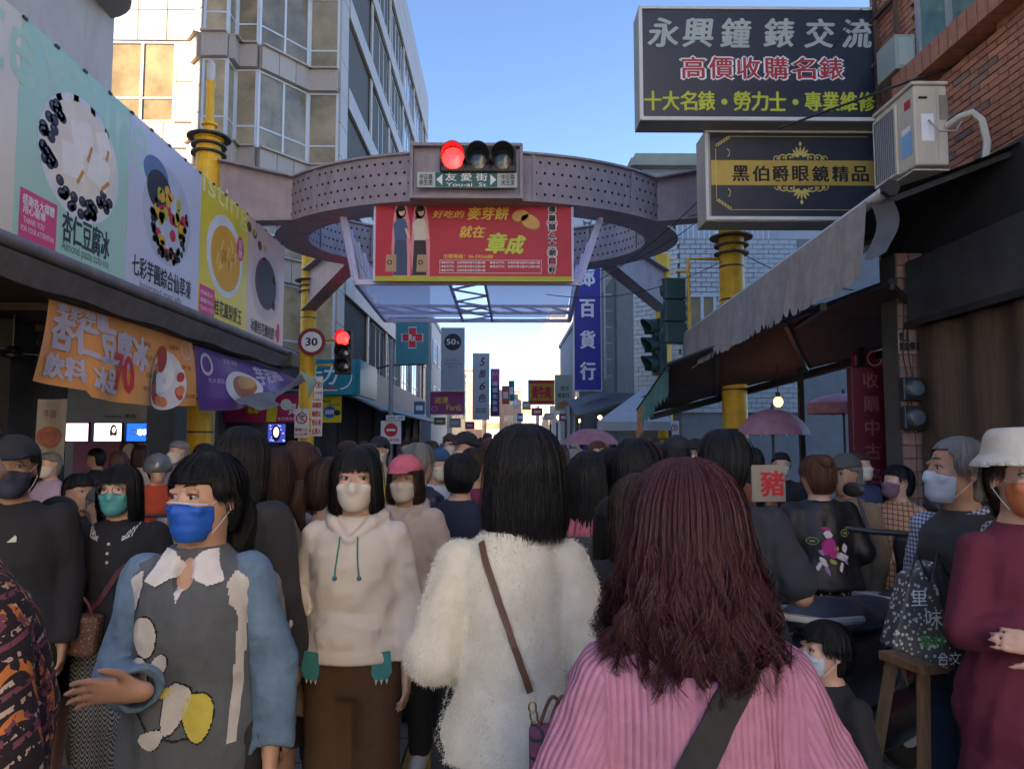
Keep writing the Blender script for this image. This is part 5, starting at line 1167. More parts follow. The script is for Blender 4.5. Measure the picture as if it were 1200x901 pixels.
far('right_mid_block', 'grey white block behind the dark awnings on the right', 4.0, 13, 34.3, 52, 8.0, gry, 2, 'r')
far('far_right_block', 'low cream block far down the right side of the street', 4.6, 14, 80, 104, 8.5, crm, 2, 'r')
far('street_end_block', 'distant pale block closing the end of the street', -9, 14, 150, 170, 8.5, gry, 2, 'r')
# ---- stall canopies on the right
gc_ = thing('grey_canopy', 'flat pale grey canopy over stalls between the yellow posts on the right', 'canopy', (X(745, 14), 14, 2.2))
a, b = Vector((X(700, 13.5), 13.5, Z(496, 13.5))), Vector((X(786, 13.5), 13.5, Z(496, 13.5))); c, d = Vector((X(786, 13.5) + .3, 16, Z(455, 16))), Vector((X(752, 16), 16, Z(458, 16)))
m = MB(); m.slab(a, b, c, d, .03); m.build('canopy_sheet', M('pale_grey_sheet', (.42, .44, .47), .6, dirt=.15), gc_); m = MB(); m.bar(a - Vector((0, 0, .05)), b - Vector((0, 0, .05)), .05, .16); m.build('front_fascia', M('grey_fascia_sheet', (.34, .35, .37), .6, dirt=.2), gc_)
for p_ in (a, b): m = MB(); m.bar((p_.x, 13.55, .1), (p_.x, 13.55, p_.z - .1), .05, .05); m.build('leg', blk, gc_)
da = thing('dark_sheet_awning', 'dark corrugated awning sloping over the far right stalls below the blue sign', 'awning', (2.6, 17, 2.6))
m = MB(); m.grid(lambda i, j: Vector((X(664, 25) * (i) + X(676, 15.2) * (1 - i) + (1.9 * j), 15.2 + 9.8 * i, Z(487, 15.2) * (1 - i) + Z(470, 25) * i + .55 * j + .01 * sin(i * 160))), 90, 2); m.build('sheet', M('dark_roof_sheet', (.05, .052, .06), .6, dirt=.2), da)
for i in range(4): m = MB(); yy = 15.5 + 3 * i; xx = X(676, 15.2) + .05; m.bar((xx, yy, .1), (xx, yy, 2.1), .05, .05); m.build('leg', blk, da)
m = MB(); m.bar((X(676, 15.2), 15.2, Z(487, 15.2) - .03), (X(676, 15.2) + 1.9, 15.2, Z(487, 15.2) + .52), .06, .06); m.build('front_bar', dkmet, da)
wa_ = thing('white_plastic_curtain', 'hanging translucent curtain at the edge of the far right stalls', 'curtain', (X(667, 22), 22, 1.4))
m = MB(); m.grid(lambda i, j: Vector((X(662, 22) + .5 * i + .03 * sin(j * 5), 22 + .05 * sin(i * 20), 2.6 - 1.6 * j)), 16, 6); m.build('sheet', M('milky_sheet', (.50, .52, .52), .5), wa_)
# umbrellas
pinku = M('pink_mottled_umbrella', (.34, .13, .19), .7, var=.55, vs=9, col2=(.42, .24, .28)); pinkl = M('light_pink_umbrella', (.60, .30, .36), .7, var=.25, vs=7)
def umbrella(c, R_, mat, label, h=.42, n=12, tilt=0, fringe=False):
    t = thing('market_umbrella', label, 'umbrella', (c[0], c[1], .1), 0, 'pink umbrellas over the stalls')
    m = MB(); c = Vector(c)
    def f(i, j):
        a = 2 * pi * i; sc_ = 1 - .05 * abs(sin(a * n / 2)) * j; r = R_ * sin(j * 1.25) / sin(1.25) * sc_
        return c + Vector((r * cos(a), r * sin(a), h * (cos(j * 1.25) - 1) + tilt * r * cos(a)))
    m.grid(f, n * 4, 8); m.build('canopy', mat, t, smooth=True)
    if fringe: m = MB(); m.grid(lambda i, j: f(i, 1) + Vector((0, 0, -.14 * j - .02 * (round(i * n * 4) % 2) * j)), n * 4, 1); m.build('fringe', mat, t)
    for k in range(n):
        m = MB(); m.tube([f(k / n, j / 6) + Vector((0, 0, -.012)) for j in range(0, 7)], .006, 4); m.build('rib', white if not fringe else alu_d, t)
    m = MB(); m.tube([(c.x, c.y, .1), c + Vector((0, 0, .06))], .018, 8); m.build('pole', dkmet, t, smooth=True)
umbrella((X(906, 8.6), 8.6, Z(479, 8.6)), .42, pinku, 'mottled dusky pink umbrella low over the stall behind the black jacket woman', .44)
umbrella((X(990, 10.5), 10.5, Z(461, 10.5)), .5, pinkl, 'light pink fringed umbrella left of the red upright sign', .2, fringe=True)
umbrella((X(692, 11), 11, Z(502, 11)), .42, pinku, 'dusky pink umbrella in the distance behind the pink jacket woman', .34)
# bulb lamp
lb = thing('hanging_bulb', 'lit warm bulb hanging under the brown awning', 'lamp', (X(912, 9), 9, Z(470, 9)))
m = MB(); c = P(912, 471, 9); m.sphere(c, .055, 14, 10, (1, 1, 1.15)); m.build('bulb', M('bulb_glow', (1.0, .34, .05), .4, emit=3, var=.02), lb, smooth=True)
m = MB(); m.tube([c + Vector((0, 0, .06)), c + Vector((0, 0, .12))], .03, 10); m.tube([c + Vector((0, 0, .12)), c + Vector((0, 0, .55))], .006, 5); m.build('socket', blk, lb)
for i, (px_, py_, Y_) in enumerate(((678, 493, 18), (703, 489, 17), (664, 463, 40), (676, 468, 40), (655, 489, 38))):
    c = P(px_, py_, Y_); m = MB(); m.sphere(c, .05 if i < 2 else .12, 10, 6); tag(m.build('stall_bulb', M('stall_bulb_glow', (1, .55, .2), .4, emit=3)), ['small warm bulb at the left of the dark right stalls', 'small warm bulb below the dark awning edge', 'warm light left of the pale green sign far away', 'warm light right of the pale green sign far away', 'warm light below the pale green sign far away'][i], 'lamp', 'stall bulbs')
# green double signals on right post
for nm_, lab, px_, py_, Y_, ux in (('side_signal', 'dark green signal head seen from its side on the yellow bracket arm', 788, 340, 10.6, Vector((.0, 1, 0))), ('side_signal', 'lower dark green signal head with three hoods facing left', 768, 385, 11.6, Vector((.25, -1, 0)))):
    gm_ = M('green_signal_shell', (.022, .06, .06), .5, var=.2)
    t = thing(nm_, lab, 'traffic light', (X(px_, Y_), Y_, Z(py_ + 60, Y_)))
    signal(t, P(px_, py_, Y_), 3, (0, 0, -1), .135, -1, ux if ux.y < 0 else Vector((1, .15, 0)) * -1, hood=.24, body_d=.13, pitch=.32 if Y_ < 11 else .29, hcol=gm_)
    if Y_ < 11:
        pz = [Z(303, Y_), Z(370, Y_)]; xa = X(810, Y_)
        m = MB(); m.tube([(X(850, Y_), Y_, pz[0]), (xa, Y_, pz[0]), (xa, Y_, Z(400, Y_) + .1)], .028, 8); m.tube([(xa, Y_, Z(318, Y_)), (X(795, Y_), Y_, Z(318, Y_))], .02, 6); m.build('bracket', yel, t, smooth=True)
# cables
cable('sign_cable', [P(690, 150, 7.3) * 0 + P(912, 151, 7.3), P(1137, 70, 6.2)], .012, blk, 'thick black cable running from the signs up to the brick wall')
cable('wire', [P(540, 0, 40), P(700, 0, 40)], .01, blk, 'x') if False else None
for i, (a, b, sg_) in enumerate(((P(722, 262, 10.8), P(860, 235, 10.4), .12), (P(700, 330, 10.5), P(1010, 10, 7.2), .3), (P(585, 352, 30), P(650, 372, 34), .3), (P(676, 320, 12), P(850, 232, 10), .25), (P(858, 290, 10.3), P(1000, 340, 8), .1), (P(640, 345, 11), P(858, 300, 10.4), .25))):
    cable('wire', [a, b], .006, blk, ['thin wire looping along the right outrigger beam', 'long thin wire rising past the black signs', 'thin wire crossing the sky above the yellow food sign', 'thin wire sagging behind the right outrigger', 'thin wire from the right yellow post to the awning', 'thin wire from the hanging frame to the right post'][i], 'wire', None, sg_)

# small far signs crowding the end of the street
fs = [(588, 597, 452, 474, 40, 'D8603A', 'orange'), (596, 603, 446, 470, 52, '2F7A5A', 'green'), (601, 607, 462, 480, 60, 'C8C4B0', 'cream'), (612, 622, 470, 480, 48, 'E2B030', 'amber'), (623, 636, 478, 487, 44, 'C2342A', 'red'), (638, 650, 484, 492, 38, 'D8D4C8', 'white'), (655, 668, 484, 494, 28, 'B03048', 'crimson'), (606, 613, 484, 494, 56, '3A5AA8', 'blue'), (640, 647, 452, 472, 60, '8A3A8A', 'violet'), (508, 522, 489, 498, 30, '6A8A3A', 'olive green'), (526, 540, 490, 501, 33, 'C9C2B2', 'pale'), (545, 556, 494, 503, 38, 'C84A5A', 'rose'), (484, 498, 470, 486, 27, '2A6A9A', 'steel blue')]
for (a, b, c, d, Y, hx, nm) in fs:
    blade('small_street_sign', 'small ' + nm + ' sign among the far shop signs at the street end', a, b, c, d, Y, flat('far_sign_' + nm.replace(' ', '_'), hx), lambda b_, w_, h_: b_.rect(0, 0, w_ * .6, h_ * .35, wht, .004), d=.12)
# ------------------------------------------------------------------ sculpting engine: signed distance fields -> smooth meshes
class Field:
    def __init__(s, lo, hi, h):
        s.lo = np.array(lo, np.float32); s.h = h; s.n = np.ceil((np.array(hi) - s.lo) / h).astype(int) + 1
        s.d = np.full(s.n, 1.0, np.float32)
        s.ax = [s.lo[i] + h * np.arange(s.n[i], dtype=np.float32) for i in range(3)]
    def reg(s, lo, hi, m):
        sl = []
        for i in range(3):
            a = int(max(0, math.floor((lo[i] - m - s.lo[i]) / s.h))); b = int(min(s.n[i], math.ceil((hi[i] + m - s.lo[i]) / s.h) + 1))
            if b <= a: return None
            sl.append(slice(a, b))
        return tuple(sl), s.ax[0][sl[0]][:, None, None], s.ax[1][sl[1]][None, :, None], s.ax[2][sl[2]][None, None, :]
    def put(s, sl, d, k, op):
        o = s.d[sl]
        if op == 'add':
            if k > 0: hh = np.clip(.5 + .5 * (o - d) / k, 0, 1); s.d[sl] = o * (1 - hh) + d * hh - k * hh * (1 - hh)
            else: s.d[sl] = np.minimum(o, d)
        elif op == 'sub':
            d = -d
            if k > 0: hh = np.clip(.5 - .5 * (o - d) / k, 0, 1); s.d[sl] = o * (1 - hh) + d * hh + k * hh * (1 - hh)
            else: s.d[sl] = np.maximum(o, d)
    def cap(s, a, b, ra, rb, k=.02, op='add', flat=None):
        """tapered limb from a to b; flat=(axis unit, factor) squashes the section"""
        a = np.array(a, np.float32); b = np.array(b, np.float32); R = max(ra, rb)
        r = s.reg(np.minimum(a, b) - R, np.maximum(a, b) + R, k + s.h * 3)
        if r is None: return
        sl, x, y, z = r; v = b - a; L2 = float(v @ v) + 1e-9
        px, py, pz = x - a[0], y - a[1], z - a[2]; t = np.clip((px * v[0] + py * v[1] + pz * v[2]) / L2, 0, 1)
        qx, qy, qz = px - v[0] * t, py - v[1] * t, pz - v[2] * t
        if flat:
            ax, f = flat; dp = (qx * ax[0] + qy * ax[1] + qz * ax[2]) * (f - 1); qx = qx + ax[0] * dp; qy = qy + ax[1] * dp; qz = qz + ax[2] * dp
        s.put(sl, (np.sqrt(qx * qx + qy * qy + qz * qz) - (ra + (rb - ra) * t)) / (flat[1] ** .5 if flat else 1), k, op)
    def chain(s, pts, rs, k=.02, **kw):
        for i in range(len(pts) - 1): s.cap(pts[i], pts[i + 1], rs[i], rs[i + 1], k, **kw)
    def ell(s, c, r, k=.02, op='add', R=None):
        c = np.array(c, np.float32); r = np.array(r, np.float32); m = float(r.max())
        g = s.reg(c - m, c + m, k + s.h * 3)
        if g is None: return
        sl, x, y, z = g; x, y, z = x - c[0], y - c[1], z - c[2]
        if R is not None:
            A = np.array(R).T; x, y, z = A[0][0] * x + A[0][1] * y + A[0][2] * z, A[1][0] * x + A[1][1] * y + A[1][2] * z, A[2][0] * x + A[2][1] * y + A[2][2] * z
        k0 = np.sqrt((x / r[0]) ** 2 + (y / r[1]) ** 2 + (z / r[2]) ** 2); k1 = np.sqrt((x / r[0] ** 2) ** 2 + (y / r[1] ** 2) ** 2 + (z / r[2] ** 2) ** 2) + 1e-6
        s.put(sl, k0 * (k0 - 1) / k1, k, op)
    def loft(s, tab, k=.02, op='add', R=None, c=(0, 0, 0), mod=None):
        """stack of ellipses: rows (z, cx, cy, rx, ry); R, c place it; mod(x,y,z,th) -> radius factor"""
        tab = np.array(sorted(tab), np.float32); zs = tab[:, 0]; c = np.array(c, np.float32)
        cor = np.array([[sx * (abs(tab[:, 1]).max() + tab[:, 3].max()), sy * (abs(tab[:, 2]).max() + tab[:, 4].max()), zz] for sx in (-1, 1) for sy in (-1, 1) for zz in (zs[0], zs[-1])])
        if R is not None: cor = cor @ np.array(R).T
        cor = cor + c; g = s.reg(cor.min(0), cor.max(0), k + s.h * 4)
        if g is None: return
        sl, x, y, z = g; x, y, z = x - c[0], y - c[1], z - c[2]
        if R is not None:
            A = np.array(R).T; x, y, z = A[0][0] * x + A[0][1] * y + A[0][2] * z, A[1][0] * x + A[1][1] * y + A[1][2] * z, A[2][0] * x + A[2][1] * y + A[2][2] * z
        f = lambda i: np.interp(z, zs, tab[:, i]).astype(np.float32)
        cx, cy, rx, ry = f(1), f(2), f(3), f(4); u, v = (x - cx), (y - cy)
        if mod is not None:
            q = mod(x, y, z); rx = rx * q; ry = ry * q
        d = (np.sqrt((u / rx) ** 2 + (v / ry) ** 2) - 1) * np.minimum(rx, ry) * .92
        dz = np.maximum(zs[0] - z, z - zs[-1]); d = np.maximum(d, dz) + 0 * (x + y)
        s.put(sl, d, k, op)
    def cut(s, fn):
        """keep only where fn(x,y,z) < 0"""
        x, y, z = s.ax[0][:, None, None], s.ax[1][None, :, None], s.ax[2][None, None, :]; s.d = np.maximum(s.d, (fn(x, y, z) + 0 * (x + y + z)).astype(np.float32))
    def disp(s, fn):
        x, y, z = s.ax[0][:, None, None], s.ax[1][None, :, None], s.ax[2][None, None, :]; s.d = s.d + fn(x, y, z).astype(np.float32)
    def mesh(s):
        """surface nets"""
        d = s.d; d[0] = d[-1] = 1; d[:, 0] = d[:, -1] = 1; d[:, :, 0] = d[:, :, -1] = 1
        sg = d < 0; nx, ny, nz = d.shape
        cnt = np.zeros((nx - 1, ny - 1, nz - 1), np.int8)
        for i in (0, 1):
            for j in (0, 1):
                for k in (0, 1): cnt += sg[i:nx - 1 + i, j:ny - 1 + j, k:nz - 1 + k]
        act = (cnt > 0) & (cnt < 8); C = np.argwhere(act); idx = np.full(act.shape, -1, np.int32); idx[act] = np.arange(len(C))
        acc = np.zeros((len(C), 3), np.float32); num = np.zeros(len(C), np.float32)
        corners = [(i, j, k) for i in (0, 1) for j in (0, 1) for k in (0, 1)]
        D = {c: d[C[:, 0] + c[0], C[:, 1] + c[1], C[:, 2] + c[2]] for c in corners}
        for a in corners:
            for ax in range(3):
                if a[ax] == 0:
                    b = list(a); b[ax] = 1; b = tuple(b); da, db = D[a], D[b]; m = (da < 0) != (db < 0)
                    t = np.where(m, da / np.where(m, da - db, 1), 0); p = np.zeros((len(C), 3), np.float32) + np.array(a, np.float32); p[:, ax] = t
                    acc[m] += p[m]; num[m] += 1
        V = s.lo + (C + acc / num[:, None]) * s.h; Q = []
        for ax in range(3):
            o1, o2 = [(1, 2), (2, 0), (0, 1)][ax]
            A = sg[tuple(slice(0, -1) if i == ax else slice(None) for i in range(3))]; Bq = sg[tuple(slice(1, None) if i == ax else slice(None) for i in range(3))]
            E = np.argwhere(A != Bq); E = E[(E[:, o1] > 0) & (E[:, o2] > 0) & (E[:, o1] < d.shape[o1] - 1) & (E[:, o2] < d.shape[o2] - 1)]
            if not len(E): continue
            ins = A[E[:, 0], E[:, 1], E[:, 2]]
            def g(a1, a2): e = E.copy(); e[:, o1] -= a1; e[:, o2] -= a2; return idx[e[:, 0], e[:, 1], e[:, 2]]
            q = np.stack([g(1, 1), g(0, 1), g(0, 0), g(1, 0)], 1); q[~ins] = q[~ins][:, ::-1]; Q.append(q)
        Q = np.concatenate(Q); return V, Q[(Q >= 0).all(1)]
def relax(V, Q, it=2, lam=.5):
    n = len(V)
    for _ in range(it):
        acc = np.zeros_like(V); num = np.zeros(n, np.float32)
        for a, b in ((0, 1), (1, 2), (2, 3), (3, 0)):
            np.add.at(acc, Q[:, a], V[Q[:, b]]); np.add.at(acc, Q[:, b], V[Q[:, a]]); np.add.at(num, Q[:, a], 1); np.add.at(num, Q[:, b], 1)
        V = V * (1 - lam) + lam * acc / np.maximum(num, 1)[:, None]
    return V.astype(np.float32)
def fbm(seed, f, n=5):
    r = np.random.RandomState(seed); K = r.normal(size=(n, 3)) * f; ph = r.uniform(0, 6.28, n)
    return lambda x, y, z: sum(np.sin(K[i, 0] * x + K[i, 1] * y + K[i, 2] * z + ph[i]) for i in range(n)) / n
def tubes_np(paths, rad, ns=3):
    """paths (S,K,3), rad (S,K) -> one mesh of thin tubes"""
    S, K, _ = paths.shape; T = np.gradient(paths, axis=1); T /= np.linalg.norm(T, axis=2, keepdims=True) + 1e-9
    ref = np.array([.3, .9, .1]); U = np.cross(T, ref); U /= np.linalg.norm(U, axis=2, keepdims=True) + 1e-9; W = np.cross(T, U)
    a = 2 * pi * np.arange(ns) / ns
    V = paths[:, :, None, :] + rad[:, :, None, None] * (np.cos(a)[None, None, :, None] * U[:, :, None, :] + np.sin(a)[None, None, :, None] * W[:, :, None, :])
    idx = np.arange(S * K * ns).reshape(S, K, ns); A = idx[:, :-1, :]; Bq = idx[:, 1:, :]
    Q = np.stack([A, np.roll(A, -1, 2), np.roll(Bq, -1, 2), Bq], -1).reshape(-1, 4)
    return V.reshape(-1, 3).astype(np.float32), Q

def ribbons_np(paths, rad, c):
    S, K, _ = paths.shape; T = np.gradient(paths, axis=1); N_ = paths - c; W = np.cross(T, N_); W /= np.linalg.norm(W, axis=2, keepdims=True) + 1e-9
    tw = np.random.RandomState(1).uniform(-.5, .5, (S, 1, 1)); N_ /= np.linalg.norm(N_, axis=2, keepdims=True) + 1e-9; W = W * np.cos(tw) + N_ * np.sin(tw)
    V = np.stack([paths - W * rad[..., None], paths + W * rad[..., None]], 2); idx = np.arange(S * K * 2).reshape(S, K, 2)
    Q = np.stack([idx[:, :-1, 0], idx[:, :-1, 1], idx[:, 1:, 1], idx[:, 1:, 0]], -1).reshape(-1, 4); return V.reshape(-1, 3).astype(np.float32), Q
# ------------------------------------------------------------------ people
SKIN = {}
def skin(tone=0):
    return M('skin_%d' % tone, [(.56, .34, .25), (.42, .245, .165), (.58, .38, .29)][tone], .5, var=.08, vs=14, sub=.15, bump=.08, bs=260)
hairm = {}
def hmat(nm, col, rough=.42):
    m = M('hair_' + nm, col, rough, var=.35, vs=30, stretch=(6, 6, .5), bump=.5, bs=90, spec=.35); return m
HB_ = hmat('black', (.006, .006, .0075)); HBR = hmat('dark_brown', (.035, .018, .012)); HRB = hmat('reddish_brown', (.055, .022, .016)); HM = hmat('maroon', (.052, .013, .018)); HG = hmat('grey', (.17, .17, .17)); HAUB = hmat('auburn', (.09, .035, .02))
def rotz(a): return np.array([[cos(a), -sin(a), 0], [sin(a), cos(a), 0], [0, 0, 1]])
def rotx(a): return np.array([[1, 0, 0], [0, cos(a), -sin(a)], [0, sin(a), cos(a)]])
def roty(a): return np.array([[cos(a), 0, sin(a)], [0, 1, 0], [-sin(a), 0, cos(a)]])
TORSO = [(.70, 0, .01, .135, .10), (.80, 0, .012, .165, .115), (.88, 0, .01, .158, .108), (1.00, 0, 0, .125, .088), (1.12, 0, -.008, .132, .096), (1.21, 0, -.006, .146, .100), (1.265, 0, .0, .140, .088), (1.30, 0, .008, .110, .070), (1.33, 0, .014, .070, .056), (1.345, 0, .015, .055, .05)]
def hand(f, w, d, up, side, s=1.0, curl=.5, spread=.12, k=.006):
    """w wrist, d finger direction, up = back of the hand, side = +1 thumb towards d x up"""
    w, d, up = [np.array(q, float) for q in (w, d, up)]; d /= np.linalg.norm(d); up -= d * (up @ d); up /= np.linalg.norm(up); t = np.cross(d, up) * side
    f.cap(w - d * .02, w + d * .025 * s, .024 * s, .026 * s, .012, flat=(up, 1.4))
    for q in (-.024, -.008, .008, .024): f.cap(w + d * .015 * s + t * q * .7 * s, w + d * .078 * s + t * q * s, .0135 * s, .0115 * s, .012)
    for i, (q, L) in enumerate(((.027, .066), (.009, .074), (-.009, .069), (-.026, .053))):
        p = w + d * .078 * s + t * q * s; a = 0; dd = d + t * q * spread * 12; dd /= np.linalg.norm(dd); r = (.0088, .009, .0086, .0076)[i] * s
        for j, fr in enumerate((.45, .32, .23)):
            a += curl * (.55 + .12 * i) * (1.0 if j else .8); v = dd * cos(a) - up * sin(a); n_ = p + v * L * fr * s; f.cap(p, n_, r * (1 - .08 * j), r * (1 - .08 * (j + 1)), k); p = n_
    p = w + d * .012 * s + t * .022 * s; v = d * .62 + t * .75 - up * .2; v /= np.linalg.norm(v); q1 = p + v * .042 * s; v2 = d * .85 + t * .4 - up * .35; v2 /= np.linalg.norm(v2)
    f.cap(p, q1, .014 * s, .0115 * s, .012); f.cap(q1, q1 + v2 * .03 * s, .011 * s, .010 * s, k); f.cap(q1 + v2 * .03 * s, q1 + v2 * .052 * s, .0098 * s, .0078 * s, k)
ARMS0 = [dict(e=(-.198, .02, 1.03), w=(-.205, -.05, .81)), dict(e=(.198, .02, 1.03), w=(.205, -.05, .81))]
def headR(hd): return rotz(hd[0]) @ rotx(-hd[1])
HC = np.array([0, -.012, 1.475])
def hp(R, p): return HC + np.array([0, 0, -.06]) + R @ (np.array(p) + np.array([0, 0, .06]))
def hair_tab(style):
    cap_ = [(.018 + .107 * sin(radians(q)), 0, .012, .093 * cos(radians(q)) ** .9 + .001, .107 * cos(radians(q)) ** .9 + .001) for q in (89, 80, 70, 58, 45, 30, 15, 0)]
    S = {'short': [(-.03, 0, .03, .086, .09), (-.07, 0, .045, .07, .06), (-.10, 0, .05, .055, .04)],
         'bob': [(-.04, 0, .012, .098, .10), (-.09, 0, .016, .102, .094), (-.12, 0, .02, .10, .085), (-.14, 0, .022, .094, .076)],
         'long': [(-.04, 0, .02, .096, .098), (-.10, 0, .03, .094, .085), (-.18, 0, .045, .098, .075), (-.26, 0, .07, .10, .062), (-.33, 0, .085, .092, .05), (-.39, 0, .09, .07, .035)],
         'wavy': [(-.04, 0, .014, .102, .106), (-.09, 0, .018, .113, .106), (-.15, 0, .028, .120, .10), (-.19, 0, .04, .116, .088), (-.215, 0, .05, .100, .07)],
         'mid': [(-.04, 0, .015, .098, .10), (-.10, 0, .025, .098, .09), (-.17, 0, .04, .092, .07), (-.22, 0, .05, .08, .05)],
         'pony': [(-.03, 0, .03, .086, .088), (-.07, 0, .05, .068, .058), (-.10, 0, .055, .05, .04)]}
    return cap_ + S[style]
def person(name_label, px=None, Y=3, top=None, yaw=0.0, x=None, z=None, H=1.6, h=.008, group='people in the street crowd', arms=None, head=(0, 0), tone=0, build=1.0,
           hair=('bob', HB_), hairn=0, top_=None, bottom=None, mask=None, hat=None, glasses=False, legs=None, shoes=None, extra=None, face=True, hands=True, fringe=True, thick=.012, lean=0.0, wide=1.0, ground=0.0, hideleg=False, hoff=0.0, bh=None):
    """one figure. top_: dict(mat, hem, sleeve 'long'|'short'|None, neck, fold, ...)"""
    global HC
    HC = np.array([hoff, -.012, 1.475]); h = max(h * 1.28, .0038 * min(Y, 5) if Y > 2.9 else 0)
    if abs(yaw) > 2.2 and not bh: bh = max(h, .0125)
    if x is None: x = X(px, Y)
    if top is not None: H = (Z(top, Y) - ground) / 1.015
    S = H / 1.6
    t = thing('person', name_label, 'person', (x, Y, ground), yaw, group)
    arms = arms or ARMS0; arms = [dict(ARMS0[i], **a) for i, a in enumerate(arms)]; R = headR(head); W = build
    ch = {}
    def out(nm, f, mat, parent=None, it=1, attr=None):
        V, Q = f.mesh()
        if it: V = relax(V, Q, it)
        if attr: vals = attr(V)
        o = mesh_np(nm, V * S, Q, mat, t, smooth=True, local=True)
        if attr:
            for an, av in vals.items():
                at = o.data.attributes.new(an, 'FLOAT', 'POINT'); at.data.foreach_set('value', av.astype(np.float32))
        if parent: o.parent = parent
        ch[nm] = o; return o
    armpts = []
    for i, sgn in enumerate((-1, 1)):
        a = arms[i]; sh_ = np.array(a.get('s', (sgn * .146 * W, .005, 1.262))); armpts.append((sh_, np.array(a['e']), np.array(a['w'])))
    allp = np.array([p for A in armpts for p in A]); lo = np.minimum(allp.min(0) - .12, (-.30, -.22, 0)); hi = np.maximum(allp.max(0) + .12, (.30, .25, 1.66))
    lg = legs or [dict(k=(-.085, -.01, .45), a=(-.085, .02, .08)), dict(k=(.085, -.01, .45), a=(.085, .02, .08))]
    zlow = 0.0 if not hideleg else .55
    lo = np.array([lo[0], lo[1], zlow - .03])
    # ---- body: one continuous skin
    f = Field(lo, hi, bh or h)
    f.loft([(z_, cx, cy, rx_ * W * (1 if z_ < 1.3 else 1), ry_) for z_, cx, cy, rx_, ry_ in TORSO], .03)
    for i, sgn in enumerate((-1, 1)):
        sh_, e, w_ = armpts[i]; f.chain([sh_, e, w_], [.043, .033, .023], .03)
        if hands:
            d = arms[i].get('d'); d = d if d is not None else (w_ - e)
            hand(f, w_ + np.array(d) / np.linalg.norm(d) * .012, d, arms[i].get('up', (sgn, 0, .15)), arms[i].get('th', 1 if sgn < 0 else -1) , .95 * arms[i].get('hs', 1), arms[i].get('curl', .45), arms[i].get('spread', .1), .006)
        hip = (sgn * .085, .01, .83); f.chain([hip, lg[i]['k'], lg[i]['a']], [.085, .056, .036], .03)
        if not hideleg: a_ = np.array(lg[i]['a']); f.cap(a_ + [0, .02, -.035], a_ + [0, -.13, -.055], .034, .024, .02)
    f.chain([(0, .02, 1.30), hp(R, (0, .012, -.07))], [.056, .052], .03)
    f.ell(hp(R, (0, .012, .030)), (.076, .093, .088), .02, R=R); f.ell(hp(R, (0, -.022, -.040)), (.060, .070, .072), .03, R=R)
    f.ell(hp(R, (0, -.062, -.092)), (.026, .024, .020), .03, R=R)
    if face:
        f.cap(hp(R, (0, -.088, .012)), hp(R, (0, -.104, -.026)), .007, .011, .012)
        for sgn in (-1, 1):
            f.ell(hp(R, (sgn * .012, -.095, -.030)), (.008, .010, .007), .008, R=R)
            f.ell(hp(R, (sgn * .031, -.096, .010)), (.020, .016, .012), .012, 'sub', R=R)
            f.ell(hp(R, (sgn * .031, -.079, .0228)), (.019, .0105, .0082), .006, R=R); f.ell(hp(R, (sgn * .031, -.079, -.003)), (.018, .0095, .0065), .006, R=R)
            f.ell(hp(R, (sgn * .036, -.070, -.022)), (.022, .016, .018), .02, R=R)
            f.ell(hp(R, (sgn * .079, .008, -.008)), (.009, .018, .030), .008, R=R @ rotx(.2) @ rotz(sgn * .35))
            f.ell(hp(R, (sgn * .084, .004, -.004)), (.006, .010, .018), .006, 'sub', R=R)
        f.ell(hp(R, (0, -.089, -.054)), (.022, .010, .007), .008, R=R); f.ell(hp(R, (0, -.087, -.064)), (.018, .010, .007), .006, R=R)
    body = out('body', f, skin(tone), it=1)
    if face and Y < 4.6:
        for sgn in (-1, 1):
            m = MB(); c = hp(R, (sgn * .031, -.0735, .009)); m.sphere(c * S, .0132 * S, 14, 10); e_ = m.build('eye', M('eye_white', (.36, .33, .31), .25, var=.03), t, smooth=True, local=True)
            m = MB(); c2 = hp(R, (sgn * .031 + arms[0].get('gaze', -.0), -.0795, .009)); m.sphere(c2 * S, .0082 * S, 12, 8); q_ = m.build('iris', M('dark_iris', (.015, .010, .008), .12, coat=.6), t, smooth=True, local=True); q_.parent = e_
            m = MB(); m.tube([hp(R, (sgn * (.031 + .021 * cos(a)), -.0870 + .009 * abs(cos(a)) ** 1.5, .0090 + .0080 * sin(a))) * S for a in np.linspace(.05, pi - .05, 9)], [.0016 * S] * 9, 5); q_ = m.build('upper_lid', M('lid_dark', (.05, .025, .02), .6), t, local=True); q_.parent = e_
            m = MB(); m.tube([hp(R, (sgn * (.014 + .036 * u), -.0945 + .012 * u * u, .036 + .006 * sin(u * 2.6))) * S for u in np.linspace(0, 1, 7)], [.001 * S, .0024 * S, .003 * S, .003 * S, .0026 * S, .002 * S, .001 * S], 5); m.build('eyebrow', HB_, t, local=True)
    # ---- lower garment
    if bottom:
        f = Field(lo, (.42, .36, .98), max(h * 1.5, .016)); bt = bottom.get('t', .014); kind = bottom.get('kind', 'trousers')
        f.loft([(z_, cx, cy, rx_ * max(1, W * .97) + bt, ry_ + bt) for z_, cx, cy, rx_, ry_ in TORSO if z_ <= 1.0], .03)
        if kind == 'skirt': f.loft([(bottom['hem'], 0, .01, bottom.get('w', .22), .17), (.8, 0, .01, .185, .135), (.95, 0, .01, .15, .11)], .02)
        else:
            for i, sgn in enumerate((-1, 1)): f.chain([(sgn * .085, .01, .83), lg[i]['k'], np.array(lg[i]['a']) + [0, 0, bottom.get('up', .02)]], [.092 + bt, .062 + bt * bottom.get('loose', 1.2), .045 + bt * bottom.get('loose', 1.2)], .03)
        n1 = fbm(int(abs(x) * 100) + 3, 22); n2 = fbm(5, 60)
        f.disp(lambda x, y, z: .004 * n1(x, y, z * .6) + .0015 * n2(x, y, z * 1.4))
